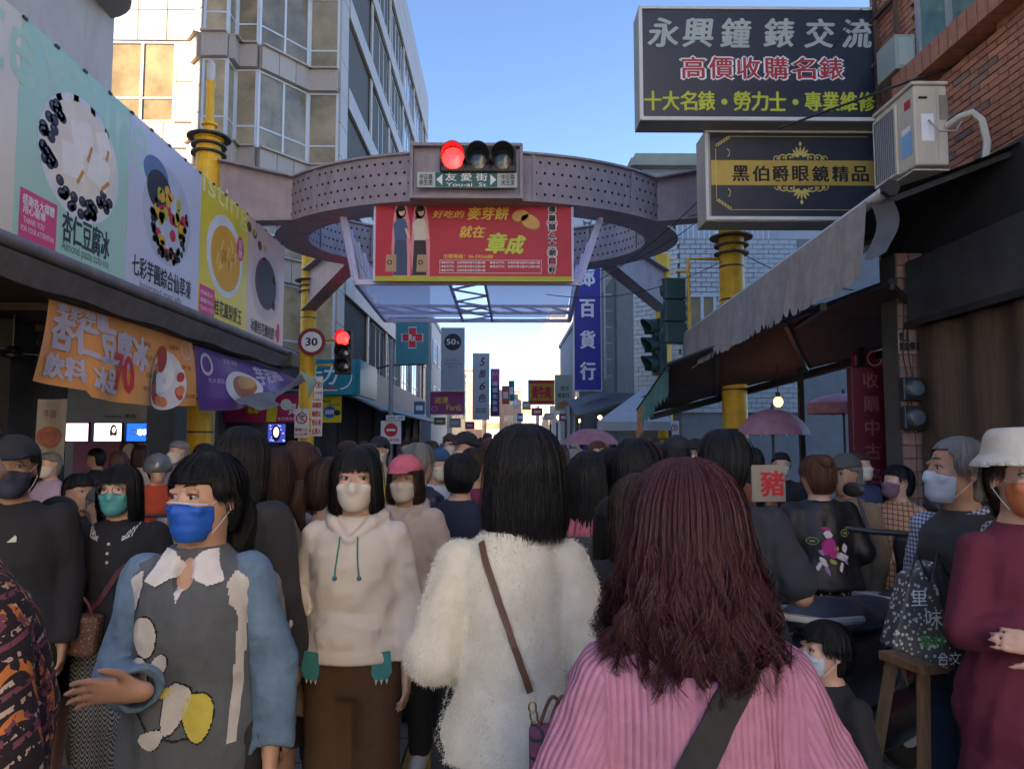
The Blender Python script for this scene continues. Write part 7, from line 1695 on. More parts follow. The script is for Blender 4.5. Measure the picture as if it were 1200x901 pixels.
# 3 girl in grey sweater vest over a denim sleeved top, blue mask, hand raised
vest = cm('grey_knit_vest', (.125, .145, .175), rough=.95, bs=420, bump=.4); den = cm('washed_denim', (.14, .235, .36), vs=9, var=.3, bump=.3, bs=60); wk = cm('white_knit', (.60, .60, .60)); blm = M('blue_mask', (.015, .12, .62), .6, var=.08, vs=8, bump=.1, bs=200)
def ex3(t, S, arms_, R, body, ch):
    g = ch['garment']
    for sg in (-1, 1): decal(t, S, g, [(sg * .004, 1.292), (sg * .034, 1.335), (sg * .064, 1.338), (sg * .080, 1.295), (sg * .098, 1.262), (sg * .062, 1.252), (sg * .030, 1.270)], cm('white_cotton', (.74, .75, .77), rough=.7), lift=.008, st=.0025, name='collar')
    decal(t, S, g, [(-.012, 1.30), (.014, 1.30), (.010, 1.25), (-.006, 1.215), (-.016, 1.25)], cm('white_cotton'), lift=.004, st=.003, name='placket')
    for sg in (-1, 1):
        decal(t, S, g, [(sg * .105, 1.255), (sg * .12, 1.285), (sg * .17, 1.25), (sg * .17, 1.17), (sg * .145, 1.18), (sg * .14, 1.13), (sg * .125, 1.19), (sg * .115, 1.20)] + ([(sg * .12, 1.0), (sg * .115, 1.2)] if 0 else []), wk, lift=.004, name='white_patch')
    decal(t, S, g, line_poly([(.142, 1.2), (.136, 1.1), (.132, 1.0), (.132, .86)], .018), wk, lift=.004, name='side_stripe')
    ly = cm('yellow_knit', (.62, .55, .10))
    # plain abstract knitted colour patches (generic, no figure)
    for p_, m_ in ((blob(-.085, 1.13, .034, .050, .1, .04), wk), (blob(-.10, 1.03, .026, .050, -.1, .05), wk), (blob(-.045, 1.06, .02, .032, -.5), wk), (blob(.0, .96, .032, .062, -.25, .12), wk), (blob(.055, .935, .036, .058, .1, .05), ly), (blob(-.035, .99, .034, .012, .15), ly), (blob(-.05, .885, .03, .022, .3, .1), wk)):
        decal(t, S, g, [(a + (a - sum(q[0] for q in p_) / len(p_)) * .10, b + (b - sum(q[1] for q in p_) / len(p_)) * .08) for a, b in p_], cm('black_outline', (.02, .02, .022)), lift=.0022, st=.003, name='patch_outline'); decal(t, S, g, p_, m_, lift=.0042, st=.003)
    decal(t, S, g, line_poly([(-.11, .96), (-.06, .90), (.0, .88), (.06, .885)], .006), cm('black_outline'), lift=.003, st=.003, name='stitch_line')
    m = MB(); m.tube([hp(R, (.070 * sin(u) * .96, -.031 - .080 * cos(u) ** 1.0, -.012 + .010 * cos(u) ** 3)) * S for u in np.linspace(-1.2, 1.2, 17)], .0028 * S, 6); m.build('mask_edge', M('pale_mask_edge', (.62, .66, .78), .6), t, smooth=True, local=True)
    for q in range(7):
        a = .95 + q * .07; m = MB(); b0 = hp(R, (.078, -.03 + .006 * q, .05)); m.tube([b0 * S, hp(R, (.088 + .002 * q, -.02 + .008 * q, -.02)) * S, hp(R, (.086 - .003 * q, -.005 + .01 * q, -.09 + .012 * q)) * S], [.0018, .0015, .0006], 4); m.build('loose_lock', HB_, t, smooth=True, local=True)
person('girl in a grey knitted vest with denim sleeves and bright blue mask, hand raised', px=236, Y=2.02, top=518, build=.92, hoff=.022, yaw=.05, h=.0055, group=NF, head=(-.42, -.04), hair=('pony', HB_), hairn=3500, mask=(blm, .0016),
    arms=[dict(e=(-.20, .02, .99), w=(-.065, -.18, 1.015), d=(-.88, -.3, .12), up=(.05, .95, .25), curl=.38, spread=.3, th=-1, hs=1.05), dict(e=(.195, .04, 1.02), w=(.215, -.03, .80))],
    top_=dict(mat=vest, hem=.70, tw=.93, loose=.018, t=.014, sleeve_mat=den, sr=(.054, .058, .054), up=.03, neck=.066, fold=.006, vneck=True), bottom=dict(mat=cm('dark_trousers', (.03, .03, .035))), extra=ex3)
# 4 person at the left edge in a tweed jacket
twd = pattern('tweed_plaid', 'tweed', (.020, .014, .022), (.62, .20, .05), (.55, .42, .32), sc=240, c3=(.20, .06, .10))
t, S, ch = person('passer-by in a dark orange flecked tweed jacket cut off by the left edge', px=-70, Y=1.15, H=1.70, yaw=2.4, hoff=.15, build=1.1, h=.009, group=NF, hair=('mid', HBR), hairn=600, arms=[dict(e=(-.26, .0, 1.03), w=(-.27, -.04, .82)), dict(e=(.26, .02, 1.03), w=(.27, -.04, .80))],
    top_=dict(mat=twd, hem=.72, loose=.03, t=.022, sr=(.070, .066, .058), neck=.06), bottom=dict(mat=cm('dark_trousers', (.03, .03, .035))))
# 5 hooded cream sweatshirt girl
crh = cm('cream_sweatshirt', (.66, .60, .53), vs=6, var=.06); tealc = cm('teal_felt', (.05, .24, .24)); wmask = M('ivory_mask', (.62, .57, .50), .7, var=.04)
def ex5(t, S, arms_, R, body, ch):
    g = ch['garment']
    for sg in (-1, 1):
        l, n_ = ray_in(g, (sg * .12 * S, -.6, .85 * S), (0, 1, 0)); y_ = (l.y / S - .006) if l is not None else -.15
        m = MB(); m.slab(*[Vector(q) * S for q in ((sg * .095, y_, .87), (sg * .155, y_ + .022, .87), (sg * .162, y_ + .018, .80), (sg * .092, y_ - .002, .795))], .006); m.build('teal_flap', tealc, t, local=True)
        m = MB(); m.slab(*[Vector(q) * S for q in ((sg * .092, y_ - .002, .795), (sg * .162, y_ + .018, .80), (sg * .148, y_ + .014, .775), (sg * .105, y_, .772))], .006); m.build('flap_tip', tealc, t, local=True)
        for q in range(3): m = MB(); c = Vector((sg * (.108 + .018 * q), y_ + .004 + .006 * q, .776)); m.tube([c * S, (c - Vector((0, 0, .018))) * S], [.006, .001], 5); m.build('felt_claw', cm('white_felt', (.6, .6, .58)), t, local=True)
        P_ = []
        for u in np.linspace(0, 1, 14):
            x, z = sg * (.030 + .014 * u), 1.275 - .145 * u; l, n_ = ray_in(g, (x * S, -.6, z * S), (0, 1, 0)); 
            if l is not None: P_.append(l + n_ * .004)
        m = MB(); m.tube(P_, .0032, 6); m.build('drawstring', tealc, t, smooth=True, local=True); m = MB(); m.sphere(P_[-1], .009, 10, 8); m.build('string_bead', tealc, t, smooth=True, local=True)
person('girl in a cream hooded sweatshirt with teal drawstrings and brown trousers, ivory mask, glancing right', px=419, Y=2.78, top=515, yaw=-.04, h=.0065, group=NF, head=(.12, -.02), hair=('bob', HB_), hairn=1500, mask=wmask,
    arms=[dict(e=(-.205, .05, 1.04), w=(-.225, -.15, .985), d=(-.1, -.8, -.5), up=(-.5, -.3, .6), gaze=.003), dict(e=(.195, .03, 1.03), w=(.205, -.05, .80))],
    top_=dict(mat=crh, hem=.825, hood=True, pocket=True, loose=.015, t=.013, sr=(.050, .048, .042), neck=.058, fold=.006), bottom=dict(mat=cm('brown_trousers', (.085, .045, .022)), loose=1.6), extra=ex5)
# 6 pink cap girl
person('girl in a pink cap and cream hooded top behind the sweatshirt girl', px=476, Y=3.75, top=529, yaw=-.12, h=.008, group=NF, head=(.0, -.0), hair=('bob', HBR), hairn=500, mask=wmask, hat=('cap', cm('pink_cap', (.62, .14, .20))),
    arms=[{}, dict(e=(.215, .03, 1.03), w=(.20, -.06, .83))], top_=dict(mat=cm('cream_hoodie_two', (.50, .44, .39)), hem=.82, hood=True, loose=.02, sr=(.06, .056, .046)), bottom=dict(mat=cm('black_trousers')), shoes=cm('white_sneaker', (.55, .55, .56)))
# 7 woman in black polo knit with teal mask
def ex7(t, S, arms_, R, body, ch):
    g = ch['garment']
    for q in range(3): decal(t, S, g, line_poly([(-.10 + .012 * q, 1.325 - .015 * q), (-.085 + .012 * q, 1.27), (-.05, 1.255 - .004 * q + .012 * q)], .004), cm('white_stripe', (.6, .6, .55)), st=.004, lift=.004, name='collar_stripe'); decal(t, S, g, line_poly([(.10 - .012 * q, 1.325 - .015 * q), (.085 - .012 * q, 1.27), (.05, 1.255 - .004 * q + .012 * q)], .004), cm('white_stripe'), st=.004, lift=.004, name='collar_stripe')
    for z in (1.24, 1.2, 1.16):
        l, n_ = ray_in(g, (0, -.6, z * S), (0, 1, 0)); m = MB(); m.sphere(l + n_ * .003, .007, 8, 6); m.build('button', cm('white_stripe'), t, local=True)
t7, S7, ch7 = person('woman in a black knitted top with striped collar, glasses and teal mask, on the left', px=143, Y=3.3, top=537, yaw=.15, h=.0075, group=NF, head=(-.05, 0), hair=('mid', HB_), hairn=1000, mask=(M('teal_mask', (.08, .32, .32), .6, var=.1), .0012), glasses=True, build=1.08,
    arms=[dict(e=(-.23, .0, 1.02), w=(-.18, -.18, .92)), dict(e=(.23, .02, 1.02), w=(.2, -.14, .88))], top_=dict(mat=cm('black_knit', (.014, .014, .018)), hem=.80, loose=.02, sr=(.06, .056, .046)), bottom=dict(mat=pattern('zigzag_trousers', 'zigzag', (.02, .02, .02), (.20, .19, .18), sc=150), loose=1.8), extra=ex7)
bag = thing('monogram_handbag', 'brown patterned shoulder bag with burgundy strap on the woman with teal mask', 'bag', t7.location); bag.rotation_euler = t7.rotation_euler
burg = M('burgundy_leather', (.10, .02, .03), .45); strap_on(bag, S7, ch7['garment'], [(.12, -.3, 1.40), (.11, -.5, 1.28), (.05, -.5, 1.12), (-.03, -.5, .98), (-.08, -.5, .93)], [(0, .4, -1), (0, 1, -.3), (0, 1, 0), (0, 1, 0), (0, 1, 0)], .022, burg)
m = MB(); m.box(Vector((-.12, -.20, .87)) * S7, (.24, .09, .16), Matrix.Rotation(.1, 3, 'Y')); m.build('bag_body', pattern('monogram_canvas', 'dots', (.12, .06, .035), (.26, .17, .10), sc=90), bag, local=True, bevel=.02)
m = MB(); m.tube([Vector((-.12 + .10 * cos(a), -.22, .93 + .12 * sin(a))) * S7 for a in np.linspace(0, pi, 12)], .006, 6); m.build('handle', burg, bag, smooth=True, local=True)
# 8 man in black cap
def ex8(t, S, arms_, R, body, ch): decal(t, S, ch['garment'], [(.02, 1.20), (.05, 1.20), (.045, 1.225), (.03, 1.212)], cm('white_stripe'), st=.004, name='chest_logo')
person('man in a black cap, navy mask and black sweatshirt at the left edge', px=18, Y=3.0, top=505, yaw=.35, h=.008, tone=1, group=NF, head=(.1, 0), build=1.15, hair=('short', HB_), hairn=300, fringe=False, hat=('cap', cm('black_cap', (.02, .022, .028))), mask=M('navy_mask', (.03, .035, .07), .8),
    top_=dict(mat=cm('black_sweat', (.018, .018, .022)), hem=.8, loose=.025, sr=(.066, .06, .05)), bottom=dict(mat=cm('dark_trousers')), extra=ex8)
# 9 long black hair, charcoal coat, back
person('woman with long black hair and charcoal coat behind the girl with the blue mask', px=283, Y=2.75, top=491, yaw=2.75, h=.008, bh=.013, group=NF, hair=('long', HB_), hairn=1500, head=(.2, 0), top_=dict(mat=cm('charcoal_coat', (.035, .037, .045)), hem=.60, loose=.03, t=.02, sr=(.066, .06, .05), dress=True), bottom=dict(mat=cm('dark_trousers')))
person('person in a pale taupe jacket tucked behind the girl with the blue mask', px=268, Y=2.35, top=560, yaw=2.9, h=.009, group=NF, hair=('mid', HB_), hairn=300, top_=dict(mat=cm('taupe_jacket', (.30, .26, .25)), hem=.75, loose=.03, t=.02))
# 10, 11 brown haired women
person('woman with straight dark brown hair and a blush blouse, back turned', px=322, Y=3.25, top=518, yaw=2.9, h=.009, group=NF, hair=('mid', HBR), hairn=1200, top_=dict(mat=cm('blush_blouse', (.42, .34, .31)), hem=.84), bottom=dict(mat=cm('plum_skirt', (.05, .02, .025)), kind='skirt', hem=.35))
person('woman with long reddish brown hair seen from behind, below the small no turning sign', px=353, Y=3.7, top=511, yaw=3.3, h=.010, group=NF, hair=('long', HRB), hairn=1200, top_=dict(mat=pattern('speckle_top', 'dots', (.30, .26, .24), (.08, .06, .06), sc=70), hem=.8), bottom=dict(mat=cm('dark_trousers')))
person('woman with a dark ponytail and camel coat directly left of the sweatshirt girl head', px=388, Y=3.0, top=528, yaw=1.6, h=.010, group=NF, head=(.2, 0), hair=('pony', HBR), hairn=600, top_=dict(mat=cm('camel_coat', (.22, .15, .10)), hem=.6, dress=True), bottom=dict(mat=cm('dark_trousers')))
# 12 man with buzz cut
person('man with cropped black hair and dark grey t-shirt right of the maroon hair', px=850, Y=2.75, top=494, yaw=2.95, h=.008, tone=1, group=NF, head=(-.2, 0), hair=('short', HB_), hairn=1200, fringe=False, build=1.02,
    arms=[dict(e=(-.24, .04, 1.02), w=(-.16, -.17, .98)), dict(e=(.24, .02, 1.02), w=(.22, -.1, .84))], top_=dict(mat=cm('charcoal_tee', (.028, .032, .042)), hem=.78, sleeve='half', sl=.8, loose=.015, sr=(.056, .052, .045)), bottom=dict(mat=cm('dark_trousers')))
# 13 woman in black jacket with an embroidered back
def ex13(t, S, arms_, R, body, ch):
    g = ch['garment']; rs = random.Random(3); mg = cm('magenta_thread', (.42, .03, .22)); wt = cm('white_thread', (.60, .58, .60)); lm = cm('lime_thread', (.35, .42, .10)); ll = cm('lilac_thread', (.32, .20, .42))
    for (x, z, rx_, rz_, m_, ro) in ((.02, 1.10, .040, .045, mg, .3), (-.01, 1.06, .03, .02, mg, -.4), (-.055, 1.045, .042, .020, wt, .3), (.05, 1.02, .03, .013, wt, 1.0), (-.075, 1.09, .018, .024, wt, 0), (.02, 1.165, .024, .020, wt, .2), (.03, 1.195, .028, .009, mg, .2), (.0, 1.02, .022, .012, lm, .5), (-.02, 1.09, .015, .012, lm, 0), (.055, 1.07, .02, .012, ll, .6), (-.045, .99, .010, .028, wt, .3), (.035, .975, .010, .026, ll, -.3), (.075, .995, .010, .024, wt, .6), (-.08, 1.02, .009, .022, ll, -.5)):
        decal(t, S, g, blob(x, z, rx_, rz_, ro, .10, 18, 4, x * 50), m_, side=1, lift=.003, st=.004, name='embroidery')
    for (x, z) in ((-.085, 1.17), (.10, 1.13)):
        o = blob(x, z, .028, .020); i_ = blob(x, z, .024, .016); decal(t, S, g, o, lm, side=1, lift=.003, st=.004, name='embroidery'); decal(t, S, g, i_, cm('black_nylon', (.012, .012, .016), rough=.5), side=1, lift=.0045, st=.004, name='embroidery'); decal(t, S, g, blob(x, z, .014, .005), lm, side=1, lift=.006, st=.003, name='embroidery')
blkn = cm('black_nylon', (.012, .012, .016), rough=.5, bump=.3, bs=25)
person('woman with an auburn bun in a puffy black jacket with colourful embroidery on the back', px=957, Y=4.0, top=527, yaw=pi + .05, h=.0085, group=NF, head=(.1, 0), build=1.05, hair=('short', HAUB), hairn=900,
    arms=[dict(e=(-.215, .03, 1.06), w=(-.17, -.15, .95)), dict(e=(.215, .03, 1.06), w=(.17, -.15, .95))], top_=dict(mat=blkn, hem=.86, loose=.03, t=.024, sr=(.06, .06, .05), fold=.010), bottom=dict(mat=pattern('blot_print', 'dots', (.015, .015, .018), (.55, .55, .55), sc=55), loose=1.8), extra=lambda t, S, a, R, b, ch: (ex13(t, S, a, R, b, ch), MB().sphere(hp(R, (0, .09, .08)) * S, .042, 14, 10).build('hair_bun', HAUB, t, smooth=True, local=True)))
# 14 older man in checked shirt and vest, facing left
def ex14(t, S, arms_, R, body, ch): pass
person('older balding man in a blue checked shirt and dark vest facing left', px=1122, Y=2.6, top=502, yaw=-1.3, h=.0065, tone=1, group=NF, head=(-.3, .06), build=1.0, hair=('short', HG), hairn=1400, fringe=False, mask=(M('pale_blue_mask', (.42, .50, .62), .6), .0014),
    arms=[dict(e=(-.235, .04, 1.0), w=(-.20, -.10, .82)), dict(e=(.225, .05, 1.0), w=(.20, -.02, .78), curl=.9)], top_=dict(mat=cm('dark_olive_vest', (.030, .033, .035), rough=.7), hem=.76, loose=.01, t=.014, tw=.84, puff=False, sleeve_mat=pattern('blue_gingham', 'gingham', (.55, .58, .65), (.03, .06, .22), sc=400), sr=(.054, .052, .044), neck=.060, fold=.006), bottom=dict(mat=cm('dark_jeans', (.025, .04, .075)), loose=1.4),
    extra=lambda t, S, a, R, b, ch: [MB().tube([Vector((.066 * cos(q), .012 + .062 * sin(q), 1.335 + .012 * sin(q))) * S for q in np.linspace(0, 2 * pi, 28)], .014 * S, 8).build('shirt_collar', pattern('blue_gingham', 'gingham', None, None), t, smooth=True, local=True)])
# 15 woman in bucket hat and maroon dress, arms folded
mar = cm('maroon_knit_dress', (.135, .018, .038), vs=8)
person('woman in a white bucket hat, orange mask and long maroon dress, arms folded', px=1194, Y=2.2, top=500, yaw=-.12, h=.0065, group=NF, head=(-.05, 0), build=.88, hair=('pony', HBR), hairn=900, mask=M('orange_mask', (.50, .16, .07), .65, var=.05), hat=('bucket', cm('ivory_hat', (.60, .57, .50)), -.0),
    arms=[dict(e=(-.185, -.03, 1.04), w=(.02, -.17, 1.07), d=(1, -.1, .15), up=(0, -1, .2), curl=.3), dict(e=(.19, -.03, 1.03), w=(-.04, -.185, 1.03), d=(-1, .0, .2), up=(0, -1, .2))], top_=dict(mat=mar, hem=.42, dress=True, loose=.012, t=.012, flare=.10, sr=(.046, .048, .044), name='dress', band=False), bottom=None)
# 16 boy with mask
person('boy with short black hair and a pale blue mask in the foreground by the scooter', px=960, Y=2.15, top=720, yaw=-1.2, h=.006, group=NF, head=(-.2, .05), hair=('short', HB_), hairn=1600, mask=(M('pale_blue_mask', (.42, .50, .62), .6), .0014), top_=dict(mat=cm('black_sweat', (.018, .018, .022)), hem=.8), bottom=dict(mat=cm('dark_trousers')))
# 17 vendor
person('vendor with short curly black hair in an orange checked top reaching left, under the awning', px=1050, Y=4.7, top=540, yaw=-1.1, h=.009, tone=0, group=NF, head=(-.2, .1), hair=('short', HB_), hairn=500, mask=M('dim_mauve_mask', (.16, .10, .14), .7), arms=[dict(e=(-.2, -.12, 1.08), w=(-.2, -.36, 1.12)), dict(e=(.2, -.1, 1.06), w=(.17, -.32, 1.0))],
    top_=dict(mat=pattern('orange_check', 'check', (.50, .27, .15), (.16, .06, .035), sc=180), sleeve_mat=cm('beige_sleeve', (.36, .26, .20)), hem=.72, loose=.03), bottom=dict(mat=cm('dark_trousers')))
# 18 pink jacket woman with backpack etc.
def ex18(t, S, arms_, R, body, ch):
    m = MB(); m.box(Vector((.04, .19, 1.08)) * S, (.24, .14, .34)); m.build('backpack', cm('olive_backpack', (.10, .09, .07)), t, local=True, bevel=.05)
    m = MB(); m.tube([Vector((-.11, .12, 1.30)) * S, Vector((-.06, .17, 1.15)) * S, Vector((0, .19, .98)) * S], .012, 6); m.build('backpack_strap', cm('navy_strap', (.02, .025, .06)), t, local=True)
person('woman with long black hair, pink jacket and backpack just right of the black bob', px=690, Y=3.1, top=521, yaw=2.9, h=.009, group=NF, hair=('long', HB_), hairn=1200, top_=dict(mat=cm('coral_pink_jacket', (.62, .16, .20)), hem=.8, loose=.03, t=.02), bottom=dict(mat=cm('dark_trousers')), extra=ex18)
person('woman with tied hair and white top just right of the pink jacket', px=716, Y=3.9, top=519, yaw=3.1, h=.010, group=NF, hair=('pony', HB_), hairn=600, top_=dict(mat=cm('white_top', (.55, .57, .62)), hem=.8), bottom=dict(mat=cm('dark_trousers')))
person('man with tousled dark hair and pale blue shirt left of the maroon hair', px=746, Y=3.0, top=506, yaw=2.7, h=.009, group=NF, head=(-.3, 0), hair=('short', HB_), hairn=1200, build=1.1, top_=dict(mat=cm('pale_blue_shirt', (.38, .43, .55)), hem=.8), bottom=dict(mat=cm('dark_trousers')))
person('person in a long black coat directly left of the maroon hair', px=748, Y=2.25, top=545, yaw=3.0, h=.009, group=NF, hair=('mid', HBR), hairn=600, top_=dict(mat=cm('black_coat', (.016, .016, .02)), hem=.6, dress=True, loose=.03), bottom=None)
person('person with a yellow bag strap and mustard jacket between cream and pink sweaters', px=722, Y=2.6, top=572, yaw=3.1, h=.010, group=NF, hair=('mid', HB_), top_=dict(mat=cm('mustard_jacket', (.60, .38, .03)), hem=.7), bottom=dict(mat=cm('dark_trousers')))
# 19 middle distance
person('grey haired man in a quilted navy jacket looking right, behind the pink cap', px=490, Y=4.3, top=513, yaw=2.3, h=.010, group=NF, head=(.3, 0), hair=('short', HG), hairn=800, fringe=False, top_=dict(mat=cm('quilted_navy', (.02, .025, .045), rough=.5), hem=.78, loose=.035, t=.03, puff=True), bottom=dict(mat=cm('dark_trousers')))
person('man with short black hair in a dark blue shirt left of the black bob', px=540, Y=4.0, top=525, yaw=2.7, h=.010, group=NF, head=(.3, 0), hair=('short', HB_), hairn=700, fringe=False, build=1.1, arms=[dict(e=(-.25, .02, 1.06), w=(-.3, -.2, .98)), {}], top_=dict(mat=cm('dark_blue_shirt', (.018, .026, .055)), hem=.8), bottom=dict(mat=cm('dark_trousers')))
person('person in a plum top partly hidden behind the dark blue shirt', px=556, Y=4.7, top=519, yaw=2.4, h=.012, group=NF, hair=('short', HBR), hairn=300, top_=dict(mat=cm('plum_top', (.20, .03, .08)), hem=.8), bottom=dict(mat=cm('dark_trousers')))
person('man in a black cap and khaki jacket beyond the plum top', px=546, Y=5.6, top=503, yaw=-.5, h=.012, group=NF, hair=('short', HB_), hat=('cap', cm('black_cap')), mask=wmask, top_=dict(mat=cm('khaki_jacket', (.20, .15, .09)), hem=.8), bottom=dict(mat=cm('dark_trousers')))
person('person with a blue knitted hat and white shirt beyond the grey haired man', px=513, Y=5.4, top=522, yaw=.5, h=.012, group=NF, hair=('short', HBR), hat=('beanie', cm('blue_beanie', (.03, .09, .20))), mask=wmask, top_=dict(mat=cm('white_shirt', (.52, .56, .66)), hem=.8), bottom=dict(mat=cm('dark_trousers')))
person('man in a dark cap right of the maroon hair top, some way back', px=793, Y=4.6, top=507, yaw=3.0, h=.012, group=NF, hair=('short', HB_), hat=('cap', cm('black_cap')), top_=dict(mat=cm('dark_blue_shirt'), hem=.8), bottom=dict(mat=cm('dark_trousers')))
person('older person in a flat grey cap and tan jacket right of the black embroidered jacket', px=990, Y=4.3, top=528, yaw=-1.0, h=.012, tone=1, group=NF, hair=('short', HG), hat=('cap', cm('grey_cap', (.07, .07, .07))), top_=dict(mat=cm('tan_jacket', (.22, .15, .09)), hem=.75), bottom=dict(mat=cm('dark_trousers')))
person('person in a grey jacket walking left before the lit screens', px=114, Y=8.5, top=522, yaw=-1.4, h=.014, group=NF, hair=('short', HB_), top_=dict(mat=cm('dark_grey_jacket', (.035, .035, .04)), hem=.75), bottom=dict(mat=cm('dark_trousers')))
person('rider in an orange red jacket and grey helmet on the left', px=186, Y=6.2, top=531, yaw=.6, h=.012, group=NF, hair=('short', HB_), hat=('helmet', M('grey_helmet', (.12, .13, .14), .25, coat=.6)), top_=dict(mat=cm('orange_red_jacket', (.52, .07, .03)), hem=.75, loose=.03), bottom=dict(mat=cm('dark_trousers')))
person('seated looking man in a black t-shirt left of the teal mask woman', px=95, Y=4.2, top=549, yaw=1.0, h=.012, tone=1, group=NF, hair=('short', HB_), hairn=200, top_=dict(mat=cm('black_knit'), hem=.75), bottom=dict(mat=cm('dark_trousers')))
person('person in a grey cap bending forward behind the teal mask woman', px=122, Y=4.0, top=566, yaw=.6, h=.012, tone=1, group=NF, hair=('short', HG), hat=('cap', cm('grey_cap')), top_=dict(mat=cm('black_knit'), hem=.75), bottom=dict(mat=cm('dark_trousers')))
person('person in a black padded coat beside the man in the black cap', px=72, Y=3.4, top=575, yaw=1.6, h=.012, group=NF, hair=('short', HB_), top_=dict(mat=blkn, hem=.6, dress=True, loose=.04), bottom=None)
# ------------------------------------------------------------------ the crowd further back: copies of a few figures, recoloured per object
GC_ = 'pedestrians further back in the street'
protos = []
for (lab, st, hm, yw, hatq, mk, bt) in (('long dark hair', 'long', HB_, 1, None, None, 'trousers'), ('cropped hair', 'short', HB_, 1, None, None, 'trousers'), ('brown bob', 'bob', HBR, 1, None, None, 'skirt'), ('masked', 'short', HB_, 0, None, wmask, 'trousers'), ('masked with fringe', 'bob', HB_, 0, None, wmask, 'trousers'), ('dark cap', 'short', HB_, 0, ('cap', cm('black_cap')), wmask, 'trousers')):
    protos.append((lab, yw, person('proto', x=0, Y=8, H=1.6, h=.016, group=GC_, hair=(st, hm), hat=hatq, mask=mk, top_=dict(mat=cm('crowd_top', (.1, .1, .1)), hem=.8, loose=.02), bottom=dict(mat=cm('dark_trousers'), kind=bt, **(dict(hem=.4) if bt == 'skirt' else {})))[0]))
ccols = [('navy', (.04, .06, .14)), ('black', (.02, .02, .022)), ('beige', (.42, .33, .24)), ('cream', (.45, .42, .36)), ('grey', (.22, .22, .23)), ('rust', (.30, .09, .04)), ('white', (.55, .55, .56)), ('lilac', (.38, .30, .45)), ('pink', (.50, .20, .24)), ('light blue', (.20, .30, .42)), ('burgundy', (.14, .02, .04)), ('yellow', (.50, .38, .08)), ('green', (.05, .16, .09))]
cmats = [(n, cm('crowd_' + n.replace(' ', '_'), c)) for n, c in ccols]
marks = [(130, 'before the lit screens on the left'), (215, 'near the taupe column on the left'), (300, 'below the magenta promotion banner'), (345, 'by the left yellow post'), (400, 'under the side signal'), (455, 'by the no entry board'), (500, 'below the pharmacy sign'), (545, 'below the tall grey sign'), (575, 'below the pale numeral sign'), (610, 'in the middle of the street'), (655, 'below the yellow food sign'), (700, 'below the tall blue sign'), (760, 'by the grey canopy'), (800, 'by the right rear post'), (850, 'near the right front post'), (900, 'near the mottled umbrella'), (960, 'under the brown awning'), (1300, 'by the red upright sign')]
labs = {}; labx = {}; rc = random.Random(21); used = set(); placed = []
def crowd(px, Y, H, k=None):
    k = rc.randrange(len(protos)) if k is None else k; lab, yw, pr = protos[k]
    x = X(px, Y)
    if any((x - a) ** 2 + (Y - b) ** 2 < .16 for a, b in placed): return
    c = copy_tree(pr); placed.append((x, Y)); c.location = (x, Y, 0.0); c.scale = (H / 1.6,) * 3; c.rotation_euler = (0, 0, (pi if yw else 0) + rc.uniform(-.5, .5))
    cn, mt = cmats[rc.randrange(len(cmats))]
    hr_ = rc.choice([HB_, HB_, HBR, HRB, HG, HAUB, HBR])
    for ch_ in c.children:
        if ch_.name.startswith('hair') and hr_ is not HB_: ch_.material_slots[0].link = 'OBJECT'; ch_.material_slots[0].material = hr_
        if ch_.name.startswith('top'): ch_.material_slots[0].link = 'OBJECT'; ch_.material_slots[0].material = mt
    mk_ = next(b for a, b in marks if px <= a); far_ = 'nearer' if Y < 9 else ('more distant' if Y < 16 else 'tiny far')
    c['label'] = '%s pedestrian, %s, %s top, %s' % (far_, lab.replace('long dark hair', 'long hair').replace('brown bob', 'bobbed hair'), cn, mk_.replace('in the middle of the street', 'mid street')); c['category'] = 'person'; c['group'] = GC_
    nl = labs.get(c['label'], 0); labs[c['label']] = nl + 1
    if nl: c['label'] = c['label'] + (', right one' if px > labx[c['label']] else ', left one')
    else: labx[c['label']] = px
for (px, Y, H, k) in ((575, 6.6, 1.62, 1), (505, 7.2, 1.6, 0), (530, 7.6, 1.66, 3), (560, 8.4, 1.58, 4), (590, 8.0, 1.63, 2), (625, 7.0, 1.6, 1), (655, 6.2, 1.57, 0), (700, 6.8, 1.6, 4), (770, 6.0, 1.58, 0), (735, 7.5, 1.63, 3), (815, 6.2, 1.6, 5), (838, 7.2, 1.55, 2), (880, 5.6, 1.55, 0), (915, 6.4, 1.5, 3), (935, 5.4, 1.48, 1), (965, 6.2, 1.52, 4), (1005, 5.6, 1.52, 3),
                      (430, 5.2, 1.58, 0), (445, 6.4, 1.62, 5), (408, 6.0, 1.6, 2), (365, 6.8, 1.55, 4), (335, 7.5, 1.55, 3), (300, 6.5, 1.6, 1), (240, 5.8, 1.58, 0), (210, 7.5, 1.6, 3), (165, 8.2, 1.55, 2), (140, 7.0, 1.5, 1), (60, 6.4, 1.5, 3)):
    crowd(px, Y, H, k)
for i in range(70):
    Y = rc.uniform(8.5, 34); px = rc.uniform(470, 720) if Y > 14 else rc.uniform(330, 860)
    crowd(px, Y, rc.uniform(1.46, 1.76))
for lab, yw, pr in protos:
    for ch_ in list(pr.children_recursive): bpy.data.objects.remove(ch_)
    bpy.data.objects.remove(pr)
